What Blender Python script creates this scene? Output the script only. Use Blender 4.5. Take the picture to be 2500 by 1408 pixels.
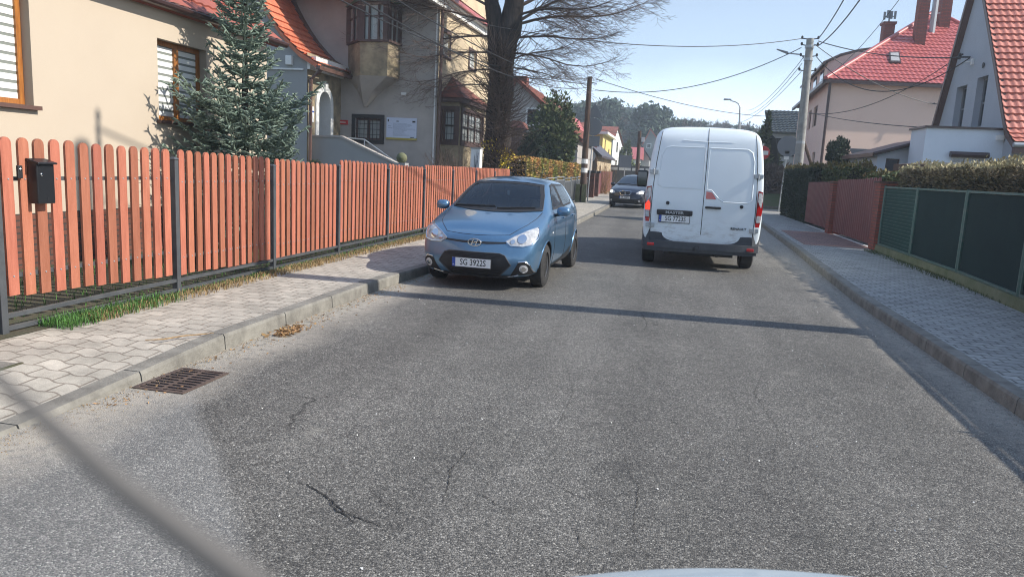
import bpy, bmesh, math, random
import numpy as np
from mathutils import Vector, Matrix, noise as mnoise
from mathutils.bvhtree import BVHTree
from mathutils.geometry import tessellate_polygon

# ------------------------------------------------------------------ camera, sky, sun, exposure
for o in list(bpy.data.objects): bpy.data.objects.remove(o)
scene = bpy.context.scene
C = scene.collection
F, CX, CY, H = 1805.0, 1250.0, 704.0, 1.6
_dn = np.array([700 - CX, 11800 - CY, F]); _dn /= np.linalg.norm(_dn); _up = -_dn
_fw = np.array([1640 - CX, 435 - CY, F]); _fw -= (_fw @ _up) * _up; _fw /= np.linalg.norm(_fw)
_rt = np.cross(_fw, _up)
W = np.stack([_rt, _fw, _up])
cam = bpy.data.cameras.new('camera'); camo = bpy.data.objects.new('camera', cam); C.objects.link(camo)
M4 = Matrix.Identity(4)
for i in range(3):
    M4[i][0] = W[i][0]; M4[i][1] = -W[i][1]; M4[i][2] = -W[i][2]
M4[2][3] = H
camo.matrix_world = M4
cam.sensor_width = 36; cam.lens = 26.0; cam.clip_start = 0.05; cam.clip_end = 3000
cam.dof.use_dof = True; cam.dof.focus_distance = 5.5; cam.dof.aperture_fstop = 7.0
scene.camera = camo
SUN_EL, SUN_SLOPE = math.radians(36), 0.03
sdir = Vector((math.cos(SUN_EL), math.cos(SUN_EL) * SUN_SLOPE, math.sin(SUN_EL))).normalized()
sl = bpy.data.lights.new('sun', 'SUN'); sl.energy = 4.4; sl.angle = math.radians(0.5); sl.color = (1.0, 0.945, 0.86)
so = bpy.data.objects.new('sun', sl); C.objects.link(so)
so.rotation_euler = sdir.to_track_quat('Z', 'Y').to_euler()
world = bpy.data.worlds.new('World'); scene.world = world; world.use_nodes = True
wn = world.node_tree; bg = wn.nodes['Background']
sky = wn.nodes.new('ShaderNodeTexSky'); sky.sky_type = 'NISHITA'; sky.sun_disc = False
sky.sun_elevation = SUN_EL; sky.sun_rotation = math.atan2(sdir.x, sdir.y); sky.air_density = 1.0; sky.dust_density = 1.0; sky.ozone_density = 1.6
# thin white haze over the whole sky, strongest towards the horizon
_tc = wn.nodes.new('ShaderNodeTexCoord'); _sx = wn.nodes.new('ShaderNodeSeparateXYZ'); wn.links.new(_tc.outputs['Generated'], _sx.inputs[0])
_cl = wn.nodes.new('ShaderNodeTexNoise'); _cl.inputs['Scale'].default_value = 1.6; _cl.inputs['Detail'].default_value = 5; wn.links.new(_tc.outputs['Generated'], _cl.inputs[0])
_ad = wn.nodes.new('ShaderNodeMath'); _ad.operation = 'MULTIPLY_ADD'; _ad.inputs[1].default_value = -0.16; wn.links.new(_cl.outputs[0], _ad.inputs[0]); wn.links.new(_sx.outputs[2], _ad.inputs[2])
_cr = wn.nodes.new('ShaderNodeValToRGB'); _e = _cr.color_ramp.elements; _e[0].position = 0.0; _e[0].color = (.90, 1.10, 1.36, 1); _e[1].position = 1.0; _e[1].color = (.20, .33, .60, 1)
for _p, _c in ((.06, (.49, .64, .84)), (.22, (.285, .372, .51))): _q = _e.new(_p); _q.color = (*_c, 1)
wn.links.new(_ad.outputs[0], _cr.inputs[0])
_sc = wn.nodes.new('ShaderNodeVectorMath'); _sc.operation = 'SCALE'; _sc.inputs['Scale'].default_value = 1 / 0.12; wn.links.new(_cr.outputs[0], _sc.inputs[0])
_mx = wn.nodes.new('ShaderNodeMix'); _mx.data_type = 'RGBA'; _mx.inputs[0].default_value = 0.8; wn.links.new(sky.outputs[0], _mx.inputs[6]); wn.links.new(_sc.outputs[0], _mx.inputs[7])
wn.links.new(_mx.outputs[2], bg.inputs[0]); bg.inputs[1].default_value = 0.12
scene.view_settings.view_transform = 'Standard'; scene.view_settings.look = 'None'
scene.view_settings.exposure = 0.55; scene.view_settings.gamma = 1
scene.render.engine = 'CYCLES'
scene.cycles.pixel_filter_type = 'BLACKMAN_HARRIS'; scene.cycles.filter_width = 1.05; scene.cycles.max_bounces = 6; scene.cycles.use_denoising = True

# ------------------------------------------------------------------ photo measurements -> places in the street
def ray(x, y): return W @ np.array([x - CX, y - CY, F])
def PZ(x, y, z=0.0):
    r = ray(x, y); t = (z - H) / r[2]; return (r[0] * t, r[1] * t, z)
def PY(x, y, Y):
    r = ray(x, y); t = Y / r[1]; return (r[0] * t, Y, r[2] * t + H)
def PX(x, y, X):
    r = ray(x, y); t = X / r[0]; return (X, r[1] * t, r[2] * t + H)
R = random.Random(7)
def lerp(a, b, t): return a + (b - a) * t
def pw(pts, t):
    if t <= pts[0][0]: return pts[0][1]
    for (a, b), (c, d) in zip(pts, pts[1:]):
        if t <= c: return lerp(b, d, (t - a) / (c - a))
    return pts[-1][1]

# ------------------------------------------------------------------ materials
def nd(nt, t, **kw):
    n = nt.nodes.new(t)
    for k, v in kw.items():
        if k.startswith('i_'):
            key = k[2:]; key = int(key) if key.isdigit() else key.replace('_', ' ')
            n.inputs[key].default_value = v
        else: setattr(n, k, v)
    return n
def mat(name, col, rough=0.7, col2=None, scale=6.0, detail=6, bump=0.0, bscale=None, metal=0.0, coat=0.0, spec=0.5,
        island=0.0, emis=None, stretch=None, lo=0.35, hi=0.65, trans=0.0):
    m = bpy.data.materials.new(name); m.use_nodes = True; nt = m.node_tree; b = nt.nodes['Principled BSDF']; L = nt.links.new
    b.inputs['Base Color'].default_value = (*col, 1); b.inputs['Roughness'].default_value = rough
    b.inputs['Metallic'].default_value = metal; b.inputs['Coat Weight'].default_value = coat
    b.inputs['Coat Roughness'].default_value = 0.04
    b.inputs['Specular IOR Level'].default_value = spec
    if trans: b.inputs['Transmission Weight'].default_value = trans
    tc = nd(nt, 'ShaderNodeTexCoord'); mp = nd(nt, 'ShaderNodeMapping'); L(tc.outputs['Object'], mp.inputs[0])
    if stretch: mp.inputs['Scale'].default_value = stretch
    last = None
    if col2 is not None:
        n = nd(nt, 'ShaderNodeTexNoise', i_Scale=scale, i_Detail=detail, i_Roughness=0.65); L(mp.outputs[0], n.inputs[0])
        mr = nd(nt, 'ShaderNodeMapRange', i_1=lo, i_2=hi); L(n.outputs[0], mr.inputs[0])
        mx = nd(nt, 'ShaderNodeMix', data_type='RGBA'); mx.inputs[6].default_value = (*col, 1); mx.inputs[7].default_value = (*col2, 1)
        L(mr.outputs[0], mx.inputs[0]); last = mx.outputs[2]
    if island:
        g = nd(nt, 'ShaderNodeNewGeometry'); hs = nd(nt, 'ShaderNodeHueSaturation')
        mr = nd(nt, 'ShaderNodeMapRange', i_3=1 - island, i_4=1 + island); L(g.outputs['Random Per Island'], mr.inputs[0]); L(mr.outputs[0], hs.inputs['Value'])
        mr2 = nd(nt, 'ShaderNodeMapRange', i_3=0.5 - island * 0.02, i_4=0.5 + island * 0.02)
        w = nd(nt, 'ShaderNodeTexWhiteNoise', noise_dimensions='1D'); L(g.outputs['Random Per Island'], w.inputs['W']); L(w.outputs[0], mr2.inputs[0]); L(mr2.outputs[0], hs.inputs['Hue'])
        if last is None: hs.inputs['Color'].default_value = (*col, 1)
        else: L(last, hs.inputs['Color'])
        last = hs.outputs[0]
    if last is not None: L(last, b.inputs['Base Color'])
    if bump:
        n2 = nd(nt, 'ShaderNodeTexNoise', i_Scale=bscale or scale * 4, i_Detail=5.0); L(mp.outputs[0], n2.inputs[0])
        bp = nd(nt, 'ShaderNodeBump', i_Strength=bump, i_Distance=0.02); L(n2.outputs[0], bp.inputs['Height']); L(bp.outputs[0], b.inputs['Normal'])
    if emis: b.inputs['Emission Color'].default_value = (*emis[:3], 1); b.inputs['Emission Strength'].default_value = emis[3]
    return m

def asphalt():
    m = bpy.data.materials.new('asphalt'); m.use_nodes = True; nt = m.node_tree; b = nt.nodes['Principled BSDF']; L = nt.links.new
    tc = nd(nt, 'ShaderNodeTexCoord'); P = tc.outputs['Object']
    # pebbles in the worn surface
    v = nd(nt, 'ShaderNodeTexVoronoi', i_Scale=125.0); L(P, v.inputs[0])
    sp = nd(nt, 'ShaderNodeSeparateColor'); L(v.outputs['Color'], sp.inputs[0])
    cr = nd(nt, 'ShaderNodeValToRGB'); e = cr.color_ramp.elements
    e[0].position = 0.0; e[0].color = (0.05, 0.05, 0.049, 1); e[1].position = 1.0; e[1].color = (0.32, 0.305, 0.27, 1)
    for p_, c_ in ((0.35, 0.088), (0.62, 0.128), (0.88, 0.185)):
        q = e.new(p_); q.color = (c_ * 1.03, c_ * 0.975, c_ * 0.875, 1)
    L(sp.outputs[0], cr.inputs[0])
    # broad wear
    n1 = nd(nt, 'ShaderNodeTexNoise', i_Scale=0.55, i_Detail=4.0, i_Roughness=0.6); L(P, n1.inputs[0])
    n2 = nd(nt, 'ShaderNodeTexNoise', i_Scale=9.0, i_Detail=5.0, i_Roughness=0.7); L(P, n2.inputs[0])
    n3 = nd(nt, 'ShaderNodeTexNoise', i_Scale=110.0, i_Detail=3.0); L(P, n3.inputs[0])
    m1 = nd(nt, 'ShaderNodeMapRange', i_1=0.3, i_2=0.7, i_3=0.86, i_4=1.2); L(n1.outputs[0], m1.inputs[0])
    m2 = nd(nt, 'ShaderNodeMapRange', i_1=0.3, i_2=0.7, i_3=0.84, i_4=1.16); L(n2.outputs[0], m2.inputs[0])
    m3 = nd(nt, 'ShaderNodeMapRange', i_1=0.34, i_2=0.66, i_3=0.58, i_4=1.42); L(n3.outputs[0], m3.inputs[0])
    a = nd(nt, 'ShaderNodeMath', operation='MULTIPLY'); L(m1.outputs[0], a.inputs[0]); L(m2.outputs[0], a.inputs[1])
    a2 = nd(nt, 'ShaderNodeMath', operation='MULTIPLY'); L(a.outputs[0], a2.inputs[0]); L(m3.outputs[0], a2.inputs[1])
    vm = nd(nt, 'ShaderNodeVectorMath', operation='SCALE'); L(cr.outputs[0], vm.inputs[0]); L(a2.outputs[0], vm.inputs['Scale'])
    # older lighter surface on the left: a seam wandering along the lane
    sx = nd(nt, 'ShaderNodeSeparateXYZ'); L(P, sx.inputs[0])
    nw = nd(nt, 'ShaderNodeTexNoise', i_Scale=1.3, i_Detail=6.0); L(P, nw.inputs[0])
    def mth(op, x, y):
        k = nd(nt, 'ShaderNodeMath', operation=op)
        for i, s in enumerate((x, y)):
            if isinstance(s, (int, float)): k.inputs[i].default_value = s
            else: L(s, k.inputs[i])
        return k.outputs[0]
    wob = mth('MULTIPLY', mth('SUBTRACT', nw.outputs[0], 0.5), 0.5)
    # edge line: x = -1.35 - 0.42*(y-2)  (lighter to its left)
    line = mth('ADD', mth('ADD', sx.outputs[0], mth('MULTIPLY', sx.outputs[1], 0.85)), mth('SUBTRACT', mth('MULTIPLY', wob, 0.5), 0.62))
    old = nd(nt, 'ShaderNodeMapRange', i_1=-0.10, i_2=0.03, i_3=1.0, i_4=0.0); L(line, old.inputs[0])
    # wheel tracks polished along the lane
    mpt = nd(nt, 'ShaderNodeMapping'); mpt.inputs['Scale'].default_value = (1.0, 0.07, 1.0); L(P, mpt.inputs[0])
    nt_ = nd(nt, 'ShaderNodeTexNoise', i_Scale=1.25, i_Detail=3.0); L(mpt.outputs[0], nt_.inputs[0])
    mt_ = nd(nt, 'ShaderNodeMapRange', i_1=0.32, i_2=0.68, i_3=0.80, i_4=1.20); L(nt_.outputs[0], mt_.inputs[0])
    # fine web of hairline cracks in some places
    dv = nd(nt, 'ShaderNodeTexNoise', i_Scale=6.0, i_Detail=4.0); L(P, dv.inputs[0])
    dmx = nd(nt, 'ShaderNodeVectorMath', operation='MULTIPLY_ADD'); L(dv.outputs['Color'], dmx.inputs[0]); dmx.inputs[1].default_value = (.22, .22, 0); L(P, dmx.inputs[2])
    ve = nd(nt, 'ShaderNodeTexVoronoi', feature='DISTANCE_TO_EDGE', i_Scale=1.5); L(dmx.outputs[0], ve.inputs[0])
    ce = nd(nt, 'ShaderNodeMapRange', i_1=0.0, i_2=0.007, i_3=1.0, i_4=0.0); L(ve.outputs['Distance'], ce.inputs[0])
    nm = nd(nt, 'ShaderNodeTexNoise', i_Scale=0.8, i_Detail=3.0); L(P, nm.inputs[0])
    cm = nd(nt, 'ShaderNodeMapRange', i_1=0.5, i_2=0.62, i_3=0.0, i_4=0.75); L(nm.outputs[0], cm.inputs[0])
    crk = mth('MULTIPLY', ce.outputs[0], cm.outputs[0])
    vs2 = nd(nt, 'ShaderNodeVectorMath', operation='SCALE'); L(vm.outputs[0], vs2.inputs[0]); L(mth('MULTIPLY', mt_.outputs[0], mth('SUBTRACT', 1.0, crk)), vs2.inputs['Scale'])
    # a few pale worn spots and dark oil spots
    nsp = nd(nt, 'ShaderNodeTexNoise', i_Scale=2.2, i_Detail=7.0, i_Roughness=0.6); L(P, nsp.inputs[0])
    psp = nd(nt, 'ShaderNodeMapRange', i_1=0.63, i_2=0.72, i_3=0.0, i_4=0.5); L(nsp.outputs[0], psp.inputs[0])
    osp = nd(nt, 'ShaderNodeMapRange', i_1=0.27, i_2=0.36, i_3=0.5, i_4=0.0); L(nsp.outputs[0], osp.inputs[0])
    msp = nd(nt, 'ShaderNodeMix', data_type='RGBA'); L(psp.outputs[0], msp.inputs[0]); L(vs2.outputs[0], msp.inputs[6]); msp.inputs[7].default_value = (0.24, 0.225, 0.195, 1)
    mos = nd(nt, 'ShaderNodeMix', data_type='RGBA'); L(osp.outputs[0], mos.inputs[0]); L(msp.outputs[2], mos.inputs[6]); mos.inputs[7].default_value = (0.045, 0.045, 0.045, 1)
    # dust in both gutters
    gl = nd(nt, 'ShaderNodeMapRange', i_1=-3.28, i_2=-2.85, i_3=1.0, i_4=0.0); L(mth('ADD', sx.outputs[0], wob), gl.inputs[0])
    gr = nd(nt, 'ShaderNodeMapRange', i_1=2.05, i_2=2.5, i_3=0.0, i_4=1.0); L(mth('ADD', sx.outputs[0], wob), gr.inputs[0])
    ns = nd(nt, 'ShaderNodeTexNoise', i_Scale=14.0, i_Detail=8.0, i_Roughness=0.75); L(P, ns.inputs[0])
    nsr = nd(nt, 'ShaderNodeMapRange', i_1=0.30, i_2=0.52); L(ns.outputs[0], nsr.inputs[0])
    dust = mth('MULTIPLY', mth('MAXIMUM', gl.outputs[0], mth('MULTIPLY', gr.outputs[0], 0.8)), nsr.outputs[0])
    mx = nd(nt, 'ShaderNodeMix', data_type='RGBA', blend_type='ADD'); L(mth('MULTIPLY', old.outputs[0], 0.9), mx.inputs[0]); L(mos.outputs[2], mx.inputs[6]); mx.inputs[7].default_value = (0.075, 0.076, 0.075, 1)
    mx2 = nd(nt, 'ShaderNodeMix', data_type='RGBA'); L(mth('MULTIPLY', dust, 0.9), mx2.inputs[0]); L(mx.outputs[2], mx2.inputs[6]); mx2.inputs[7].default_value = (0.40, 0.36, 0.30, 1)
    L(mx2.outputs[2], b.inputs['Base Color'])
    b.inputs['Roughness'].default_value = 0.78; b.inputs['Specular IOR Level'].default_value = 0.35
    bp = nd(nt, 'ShaderNodeBump', i_Strength=0.8, i_Distance=0.005); L(v.outputs['Distance'], bp.inputs['Height']); bp.invert = True
    L(bp.outputs[0], b.inputs['Normal'])
    return m

def paving(name, c1, c2, cj, bw, bh, wave, period, rot=0.0, mortar=0.012):
    m = bpy.data.materials.new(name); m.use_nodes = True; nt = m.node_tree; b = nt.nodes['Principled BSDF']; L = nt.links.new
    tc = nd(nt, 'ShaderNodeTexCoord'); mp = nd(nt, 'ShaderNodeMapping'); L(tc.outputs['Object'], mp.inputs[0]); mp.inputs['Rotation'].default_value = (0, 0, rot)
    sx = nd(nt, 'ShaderNodeSeparateXYZ'); L(mp.outputs[0], sx.inputs[0])
    def mth(op, x, y=0.0):
        k = nd(nt, 'ShaderNodeMath', operation=op)
        for i, s in enumerate((x, y)):
            if isinstance(s, (int, float)): k.inputs[i].default_value = s
            else: L(s, k.inputs[i])
        return k.outputs[0]
    wx = mth('MULTIPLY', mth('SINE', mth('MULTIPLY', sx.outputs[0], 2 * math.pi / period)), wave)
    wy = mth('MULTIPLY', mth('SINE', mth('MULTIPLY', sx.outputs[1], math.pi / bh)), wave * 0.1)
    cb = nd(nt, 'ShaderNodeCombineXYZ'); L(mth('ADD', sx.outputs[0], wy), cb.inputs[0]); L(mth('ADD', sx.outputs[1], wx), cb.inputs[1])
    br = nd(nt, 'ShaderNodeTexBrick', i_Scale=1.0); L(cb.outputs[0], br.inputs[0])
    br.inputs['Color1'].default_value = (*c1, 1); br.inputs['Color2'].default_value = (*c2, 1); br.inputs['Mortar'].default_value = (*cj, 1)
    br.inputs['Mortar Size'].default_value = mortar; br.inputs['Mortar Smooth'].default_value = 0.3
    br.inputs['Brick Width'].default_value = bw; br.inputs['Row Height'].default_value = bh
    n = nd(nt, 'ShaderNodeTexNoise', i_Scale=4.0, i_Detail=8.0, i_Roughness=0.7); L(tc.outputs['Object'], n.inputs[0])
    mr = nd(nt, 'ShaderNodeMapRange', i_1=0.3, i_2=0.7, i_3=0.66, i_4=1.28); L(n.outputs[0], mr.inputs[0])
    n2 = nd(nt, 'ShaderNodeTexNoise', i_Scale=160.0, i_Detail=2.0); L(tc.outputs['Object'], n2.inputs[0])
    mr2 = nd(nt, 'ShaderNodeMapRange', i_1=0.3, i_2=0.7, i_3=0.82, i_4=1.18); L(n2.outputs[0], mr2.inputs[0])
    vm = nd(nt, 'ShaderNodeVectorMath', operation='SCALE'); L(br.outputs[0], vm.inputs[0]); L(mth('MULTIPLY', mr.outputs[0], mr2.outputs[0]), vm.inputs['Scale'])
    # sand and dirt filling some joints
    n4 = nd(nt, 'ShaderNodeTexNoise', i_Scale=2.3, i_Detail=6.0, i_Roughness=0.7); L(tc.outputs['Object'], n4.inputs[0])
    mr4 = nd(nt, 'ShaderNodeMapRange', i_1=0.5, i_2=0.72, i_3=0.0, i_4=0.65); L(n4.outputs[0], mr4.inputs[0])
    mx = nd(nt, 'ShaderNodeMix', data_type='RGBA'); L(mr4.outputs[0], mx.inputs[0]); L(vm.outputs[0], mx.inputs[6]); mx.inputs[7].default_value = (*[c * 0.98 for c in c1], 1)
    L(mx.outputs[2], b.inputs['Base Color'])
    b.inputs['Roughness'].default_value = 0.85
    bp = nd(nt, 'ShaderNodeBump', i_Strength=0.6, i_Distance=0.006); bp.invert = True; L(br.outputs['Fac'], bp.inputs['Height']); L(bp.outputs[0], b.inputs['Normal'])
    return m

def brick(name, c1, c2, cj, bw=0.25, bh=0.075, axes='YZ'):
    m = bpy.data.materials.new(name); m.use_nodes = True; nt = m.node_tree; b = nt.nodes['Principled BSDF']; L = nt.links.new
    tc = nd(nt, 'ShaderNodeTexCoord'); sx = nd(nt, 'ShaderNodeSeparateXYZ'); L(tc.outputs['Object'], sx.inputs[0])
    ad = nd(nt, 'ShaderNodeMath', operation='ADD'); L(sx.outputs[0], ad.inputs[0]); L(sx.outputs[1], ad.inputs[1])
    cb = nd(nt, 'ShaderNodeCombineXYZ'); L(ad.outputs[0], cb.inputs[0]); L(sx.outputs[2], cb.inputs[1])
    br = nd(nt, 'ShaderNodeTexBrick', i_Scale=1.0); L(cb.outputs[0], br.inputs[0])
    br.inputs['Color1'].default_value = (*c1, 1); br.inputs['Color2'].default_value = (*c2, 1); br.inputs['Mortar'].default_value = (*cj, 1)
    br.inputs['Mortar Size'].default_value = 0.01; br.inputs['Brick Width'].default_value = bw; br.inputs['Row Height'].default_value = bh
    L(br.outputs[0], b.inputs['Base Color']); b.inputs['Roughness'].default_value = 0.85
    bp = nd(nt, 'ShaderNodeBump', i_Strength=0.5, i_Distance=0.01); bp.invert = True; L(br.outputs['Fac'], bp.inputs['Height']); L(bp.outputs[0], b.inputs['Normal'])
    return m

M = {}
M['asphalt'] = asphalt()
M['pave_left'] = paving('grey interlocking paving', (0.45, 0.41, 0.345), (0.37, 0.34, 0.285), (0.21, 0.18, 0.145), 0.205, 0.16, 0.015, 0.205, 0.0, 0.009)
M['pave_right'] = paving('grey block paving', (0.37, 0.365, 0.34), (0.31, 0.305, 0.285), (0.12, 0.115, 0.105), 0.2, 0.125, 0.007, 0.2, 0.0, 0.01)
M['pave_red'] = paving('red block paving', (0.30, 0.17, 0.14), (0.23, 0.14, 0.12), (0.07, 0.05, 0.04), 0.2, 0.11, 0.0, 0.2, 0.0, 0.008)
M['kerb'] = mat('kerb concrete', (0.26, 0.245, 0.21), 0.85, (0.15, 0.14, 0.12), 5, bump=0.35, bscale=60)
M['concrete'] = mat('concrete', (0.36, 0.355, 0.33), 0.85, (0.25, 0.245, 0.225), 4, bump=0.3, bscale=50)
M['concrete_moss'] = mat('mossy concrete', (0.17, 0.17, 0.10), 0.9, (0.10, 0.115, 0.05), 3, bump=0.4, bscale=40)
M['soil'] = mat('soil', (0.09, 0.07, 0.045), 0.95, (0.05, 0.06, 0.03), 5, bump=0.6, bscale=40)
M['lawn'] = mat('lawn', (0.055, 0.10, 0.025), 0.95, (0.09, 0.10, 0.045), 3, bump=0.8, bscale=60)
M['grass'] = mat('grass blades', (0.075, 0.19, 0.03), 0.6, (0.05, 0.13, 0.025), 20, island=0.35)
M['drygrass'] = mat('dry grass blades', (0.36, 0.26, 0.12), 0.8, (0.24, 0.16, 0.075), 20, island=0.3)
M['picket'] = mat('stained picket wood', (0.50, 0.18, 0.11), 0.6, (0.33, 0.105, 0.06), 3.2, bump=0.4, bscale=22, island=0.27, stretch=(6, 6, 0.7), lo=0.3, hi=0.75, spec=0.35)
M['steel'] = mat('graphite painted steel', (0.055, 0.06, 0.066), 0.5, (0.085, 0.09, 0.095), 5)
M['black'] = mat('black painted metal', (0.012, 0.013, 0.015), 0.35)
M['plastic'] = mat('black plastic', (0.02, 0.02, 0.022), 0.55)
M['chrome'] = mat('chrome', (0.75, 0.75, 0.76), 0.12, metal=1.0)
M['cream'] = mat('cream render', (0.52, 0.435, 0.335), 0.9, (0.50, 0.415, 0.32), 0.8, bump=0.12, bscale=90)
M['reveal'] = mat('taupe reveal', (0.36, 0.31, 0.25), 0.9)
M['oak'] = mat('golden oak window frame', (0.42, 0.165, 0.035), 0.4, (0.26, 0.09, 0.02), 4, stretch=(8, 8, 1))
M['brownsheet'] = mat('brown sheet', (0.12, 0.065, 0.05), 0.45)
M['gutter'] = mat('brown gutter', (0.055, 0.03, 0.028), 0.35)
M['glass'] = mat('window glass', (0.045, 0.055, 0.065), 0.04, coat=0.6, spec=0.8)
M['glassdark'] = mat('dark glass', (0.012, 0.018, 0.026), 0.05, coat=0.6, spec=0.7)
M['blindgrey'] = mat('grey blind cloth', (0.20, 0.215, 0.19), 0.8)
M['curtain'] = mat('net curtain', (0.42, 0.44, 0.42), 0.5, (0.28, 0.30, 0.29), 3, stretch=(14, 14, 0.6), coat=0.4)
M['tile_brown'] = mat('brownish red tile', (0.36, 0.105, 0.07), 0.6, (0.27, 0.08, 0.055), 2, bump=0.1)
M['white'] = mat('white paint', (0.78, 0.78, 0.76), 0.6, (0.7, 0.7, 0.67), 4)
M['greyren'] = mat('grey weathered render', (0.47, 0.43, 0.395), 0.92, (0.33, 0.30, 0.275), 0.9, bump=0.2, bscale=50, lo=0.3, hi=0.7)
M['greyren2'] = mat('blue grey render', (0.34, 0.345, 0.34), 0.92, (0.30, 0.305, 0.30), 0.7, bump=0.12, bscale=50)
M['sandren'] = mat('sand render', (0.62, 0.50, 0.33), 0.92, (0.50, 0.40, 0.27), 1.2, bump=0.2, bscale=50)
M['stainren'] = mat('stained ochre render', (0.40, 0.32, 0.20), 0.92, (0.17, 0.14, 0.095), 2.0, bump=0.2, bscale=40)
M['peach'] = mat('peach render', (0.80, 0.60, 0.50), 0.92, (0.76, 0.56, 0.465), 0.4)
M['whiteren'] = mat('white render', (0.66, 0.72, 0.79), 0.9, (0.60, 0.66, 0.73), 0.7)
M['bluegrey'] = mat('blue grey gable render', (0.42, 0.455, 0.50), 0.9, (0.38, 0.41, 0.455), 0.6)
M['tile_orange'] = mat('orange clay tile', (0.60, 0.20, 0.095), 0.65, (0.44, 0.12, 0.06), 3, bump=0.2, island=0.15)
M['tile_red'] = mat('glazed red tile', (0.50, 0.125, 0.11), 0.42, (0.43, 0.10, 0.09), 2, coat=0.15)
M['tile_coral'] = mat('coral red tile', (0.60, 0.21, 0.15), 0.6, (0.48, 0.155, 0.11), 2)
M['tile_dark'] = mat('dark green grey tile', (0.055, 0.07, 0.072), 0.55, (0.035, 0.045, 0.05), 3)
M['tile_old'] = mat('old clay tile', (0.30, 0.085, 0.05), 0.8, (0.14, 0.055, 0.04), 2.5)
M['sheet_red'] = mat('faded red sheet', (0.205, 0.072, 0.068), 0.6, (0.165, 0.06, 0.058), 1.5)
M['mesh_green'] = mat('green screening mesh', (0.009, 0.024, 0.025), 0.8, (0.012, 0.030, 0.030), 2, spec=0.15, bump=0.3, bscale=60)
M['mesh_teal'] = mat('teal wire mesh screen', (0.016, 0.062, 0.055), 0.7, (0.012, 0.045, 0.04), 2, spec=0.2)
M['frame_green'] = mat('worn green frame', (0.055, 0.12, 0.10), 0.6, (0.12, 0.14, 0.125), 9, lo=0.45, hi=0.7)
M['brickred'] = brick('red clinker brick', (0.30, 0.075, 0.05), (0.22, 0.055, 0.04), (0.11, 0.07, 0.055))
M['brickdark'] = brick('dark clinker brick', (0.16, 0.06, 0.04), (0.11, 0.045, 0.03), (0.05, 0.04, 0.035))
M['woodpole'] = mat('weathered pole wood', (0.105, 0.062, 0.042), 0.85, (0.05, 0.032, 0.024), 4, stretch=(10, 10, 0.6), bump=0.4)
M['bark'] = mat('bark', (0.055, 0.042, 0.033), 0.95, (0.022, 0.018, 0.016), 3, stretch=(4, 4, 0.8), bump=0.9, bscale=16)
M['twig'] = mat('twig', (0.12, 0.085, 0.068), 0.9, island=0.3)
M['needle'] = mat('blue spruce needles', (0.115, 0.165, 0.128), 0.8, (0.20, 0.25, 0.19), 5, island=0.4)
M['thuja'] = mat('thuja sprays', (0.045, 0.08, 0.025), 0.75, (0.115, 0.13, 0.032), 2.0, island=0.45)
M['thujadark'] = mat('dark thuja sprays', (0.018, 0.036, 0.018), 0.75, (0.028, 0.05, 0.02), 2.0, island=0.4)
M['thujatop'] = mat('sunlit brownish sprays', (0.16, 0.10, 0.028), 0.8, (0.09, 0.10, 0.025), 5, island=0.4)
M['olive'] = mat('dry olive hedge', (0.20, 0.155, 0.09), 0.85, (0.12, 0.105, 0.05), 3, island=0.4)
M['drytop'] = mat('dry straw hedge tips', (0.46, 0.39, 0.22), 0.85, (0.31, 0.27, 0.14), 5, island=0.35)
M['copperhedge'] = mat('copper and green hedge', (0.55, 0.29, 0.10), 0.8, (0.27, 0.28, 0.06), 1.4, island=0.4, lo=0.42, hi=0.58)
M['forsythia'] = mat('forsythia flowers', (0.62, 0.46, 0.03), 0.7, island=0.2)
M['pine'] = mat('pine needles', (0.028, 0.055, 0.03), 0.85, (0.05, 0.08, 0.045), 0.4, island=0.35)
M['brush'] = mat('brown brush', (0.12, 0.085, 0.06), 0.9, island=0.35)
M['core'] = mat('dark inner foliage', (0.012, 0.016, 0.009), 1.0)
M['copper'] = mat('copper patina', (0.20, 0.33, 0.25), 0.7, (0.13, 0.24, 0.18), 4)
M['darkwood'] = mat('dark brown window wood', (0.06, 0.038, 0.032), 0.7, (0.11, 0.06, 0.05), 5, stretch=(8, 8, 1))
M['redpaint'] = mat('red sign paint', (0.50, 0.03, 0.03), 0.5)
M['signgrey'] = mat('galvanised sign back', (0.20, 0.215, 0.23), 0.5, metal=0.3)
M['galv'] = mat('galvanised post', (0.42, 0.44, 0.45), 0.45, metal=0.5)
M['cable'] = mat('black cable', (0.02, 0.02, 0.022), 0.6)
M['rust'] = mat('rusty cast iron', (0.12, 0.085, 0.066), 0.8, (0.07, 0.045, 0.038), 14, bump=0.4)
M['leaf_dry'] = mat('dry leaves', (0.40, 0.235, 0.105), 0.85, (0.22, 0.13, 0.06), 30, island=0.4)
M['plate'] = mat('plate white', (0.80, 0.81, 0.80), 0.4)
M['blue'] = mat('plate blue', (0.02, 0.07, 0.35), 0.4)
M['ink'] = mat('ink', (0.01, 0.01, 0.012), 0.5)
M['tyre'] = mat('tyre rubber', (0.02, 0.02, 0.021), 0.85, (0.04, 0.038, 0.036), 12, bump=0.2)
M['rim'] = mat('silver rim', (0.42, 0.42, 0.43), 0.3, metal=0.8)
M['paint_blue'] = mat('light blue metallic paint', (0.10, 0.21, 0.345), 0.3, (0.11, 0.225, 0.36), 30, metal=0.55, coat=1.0)
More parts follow.
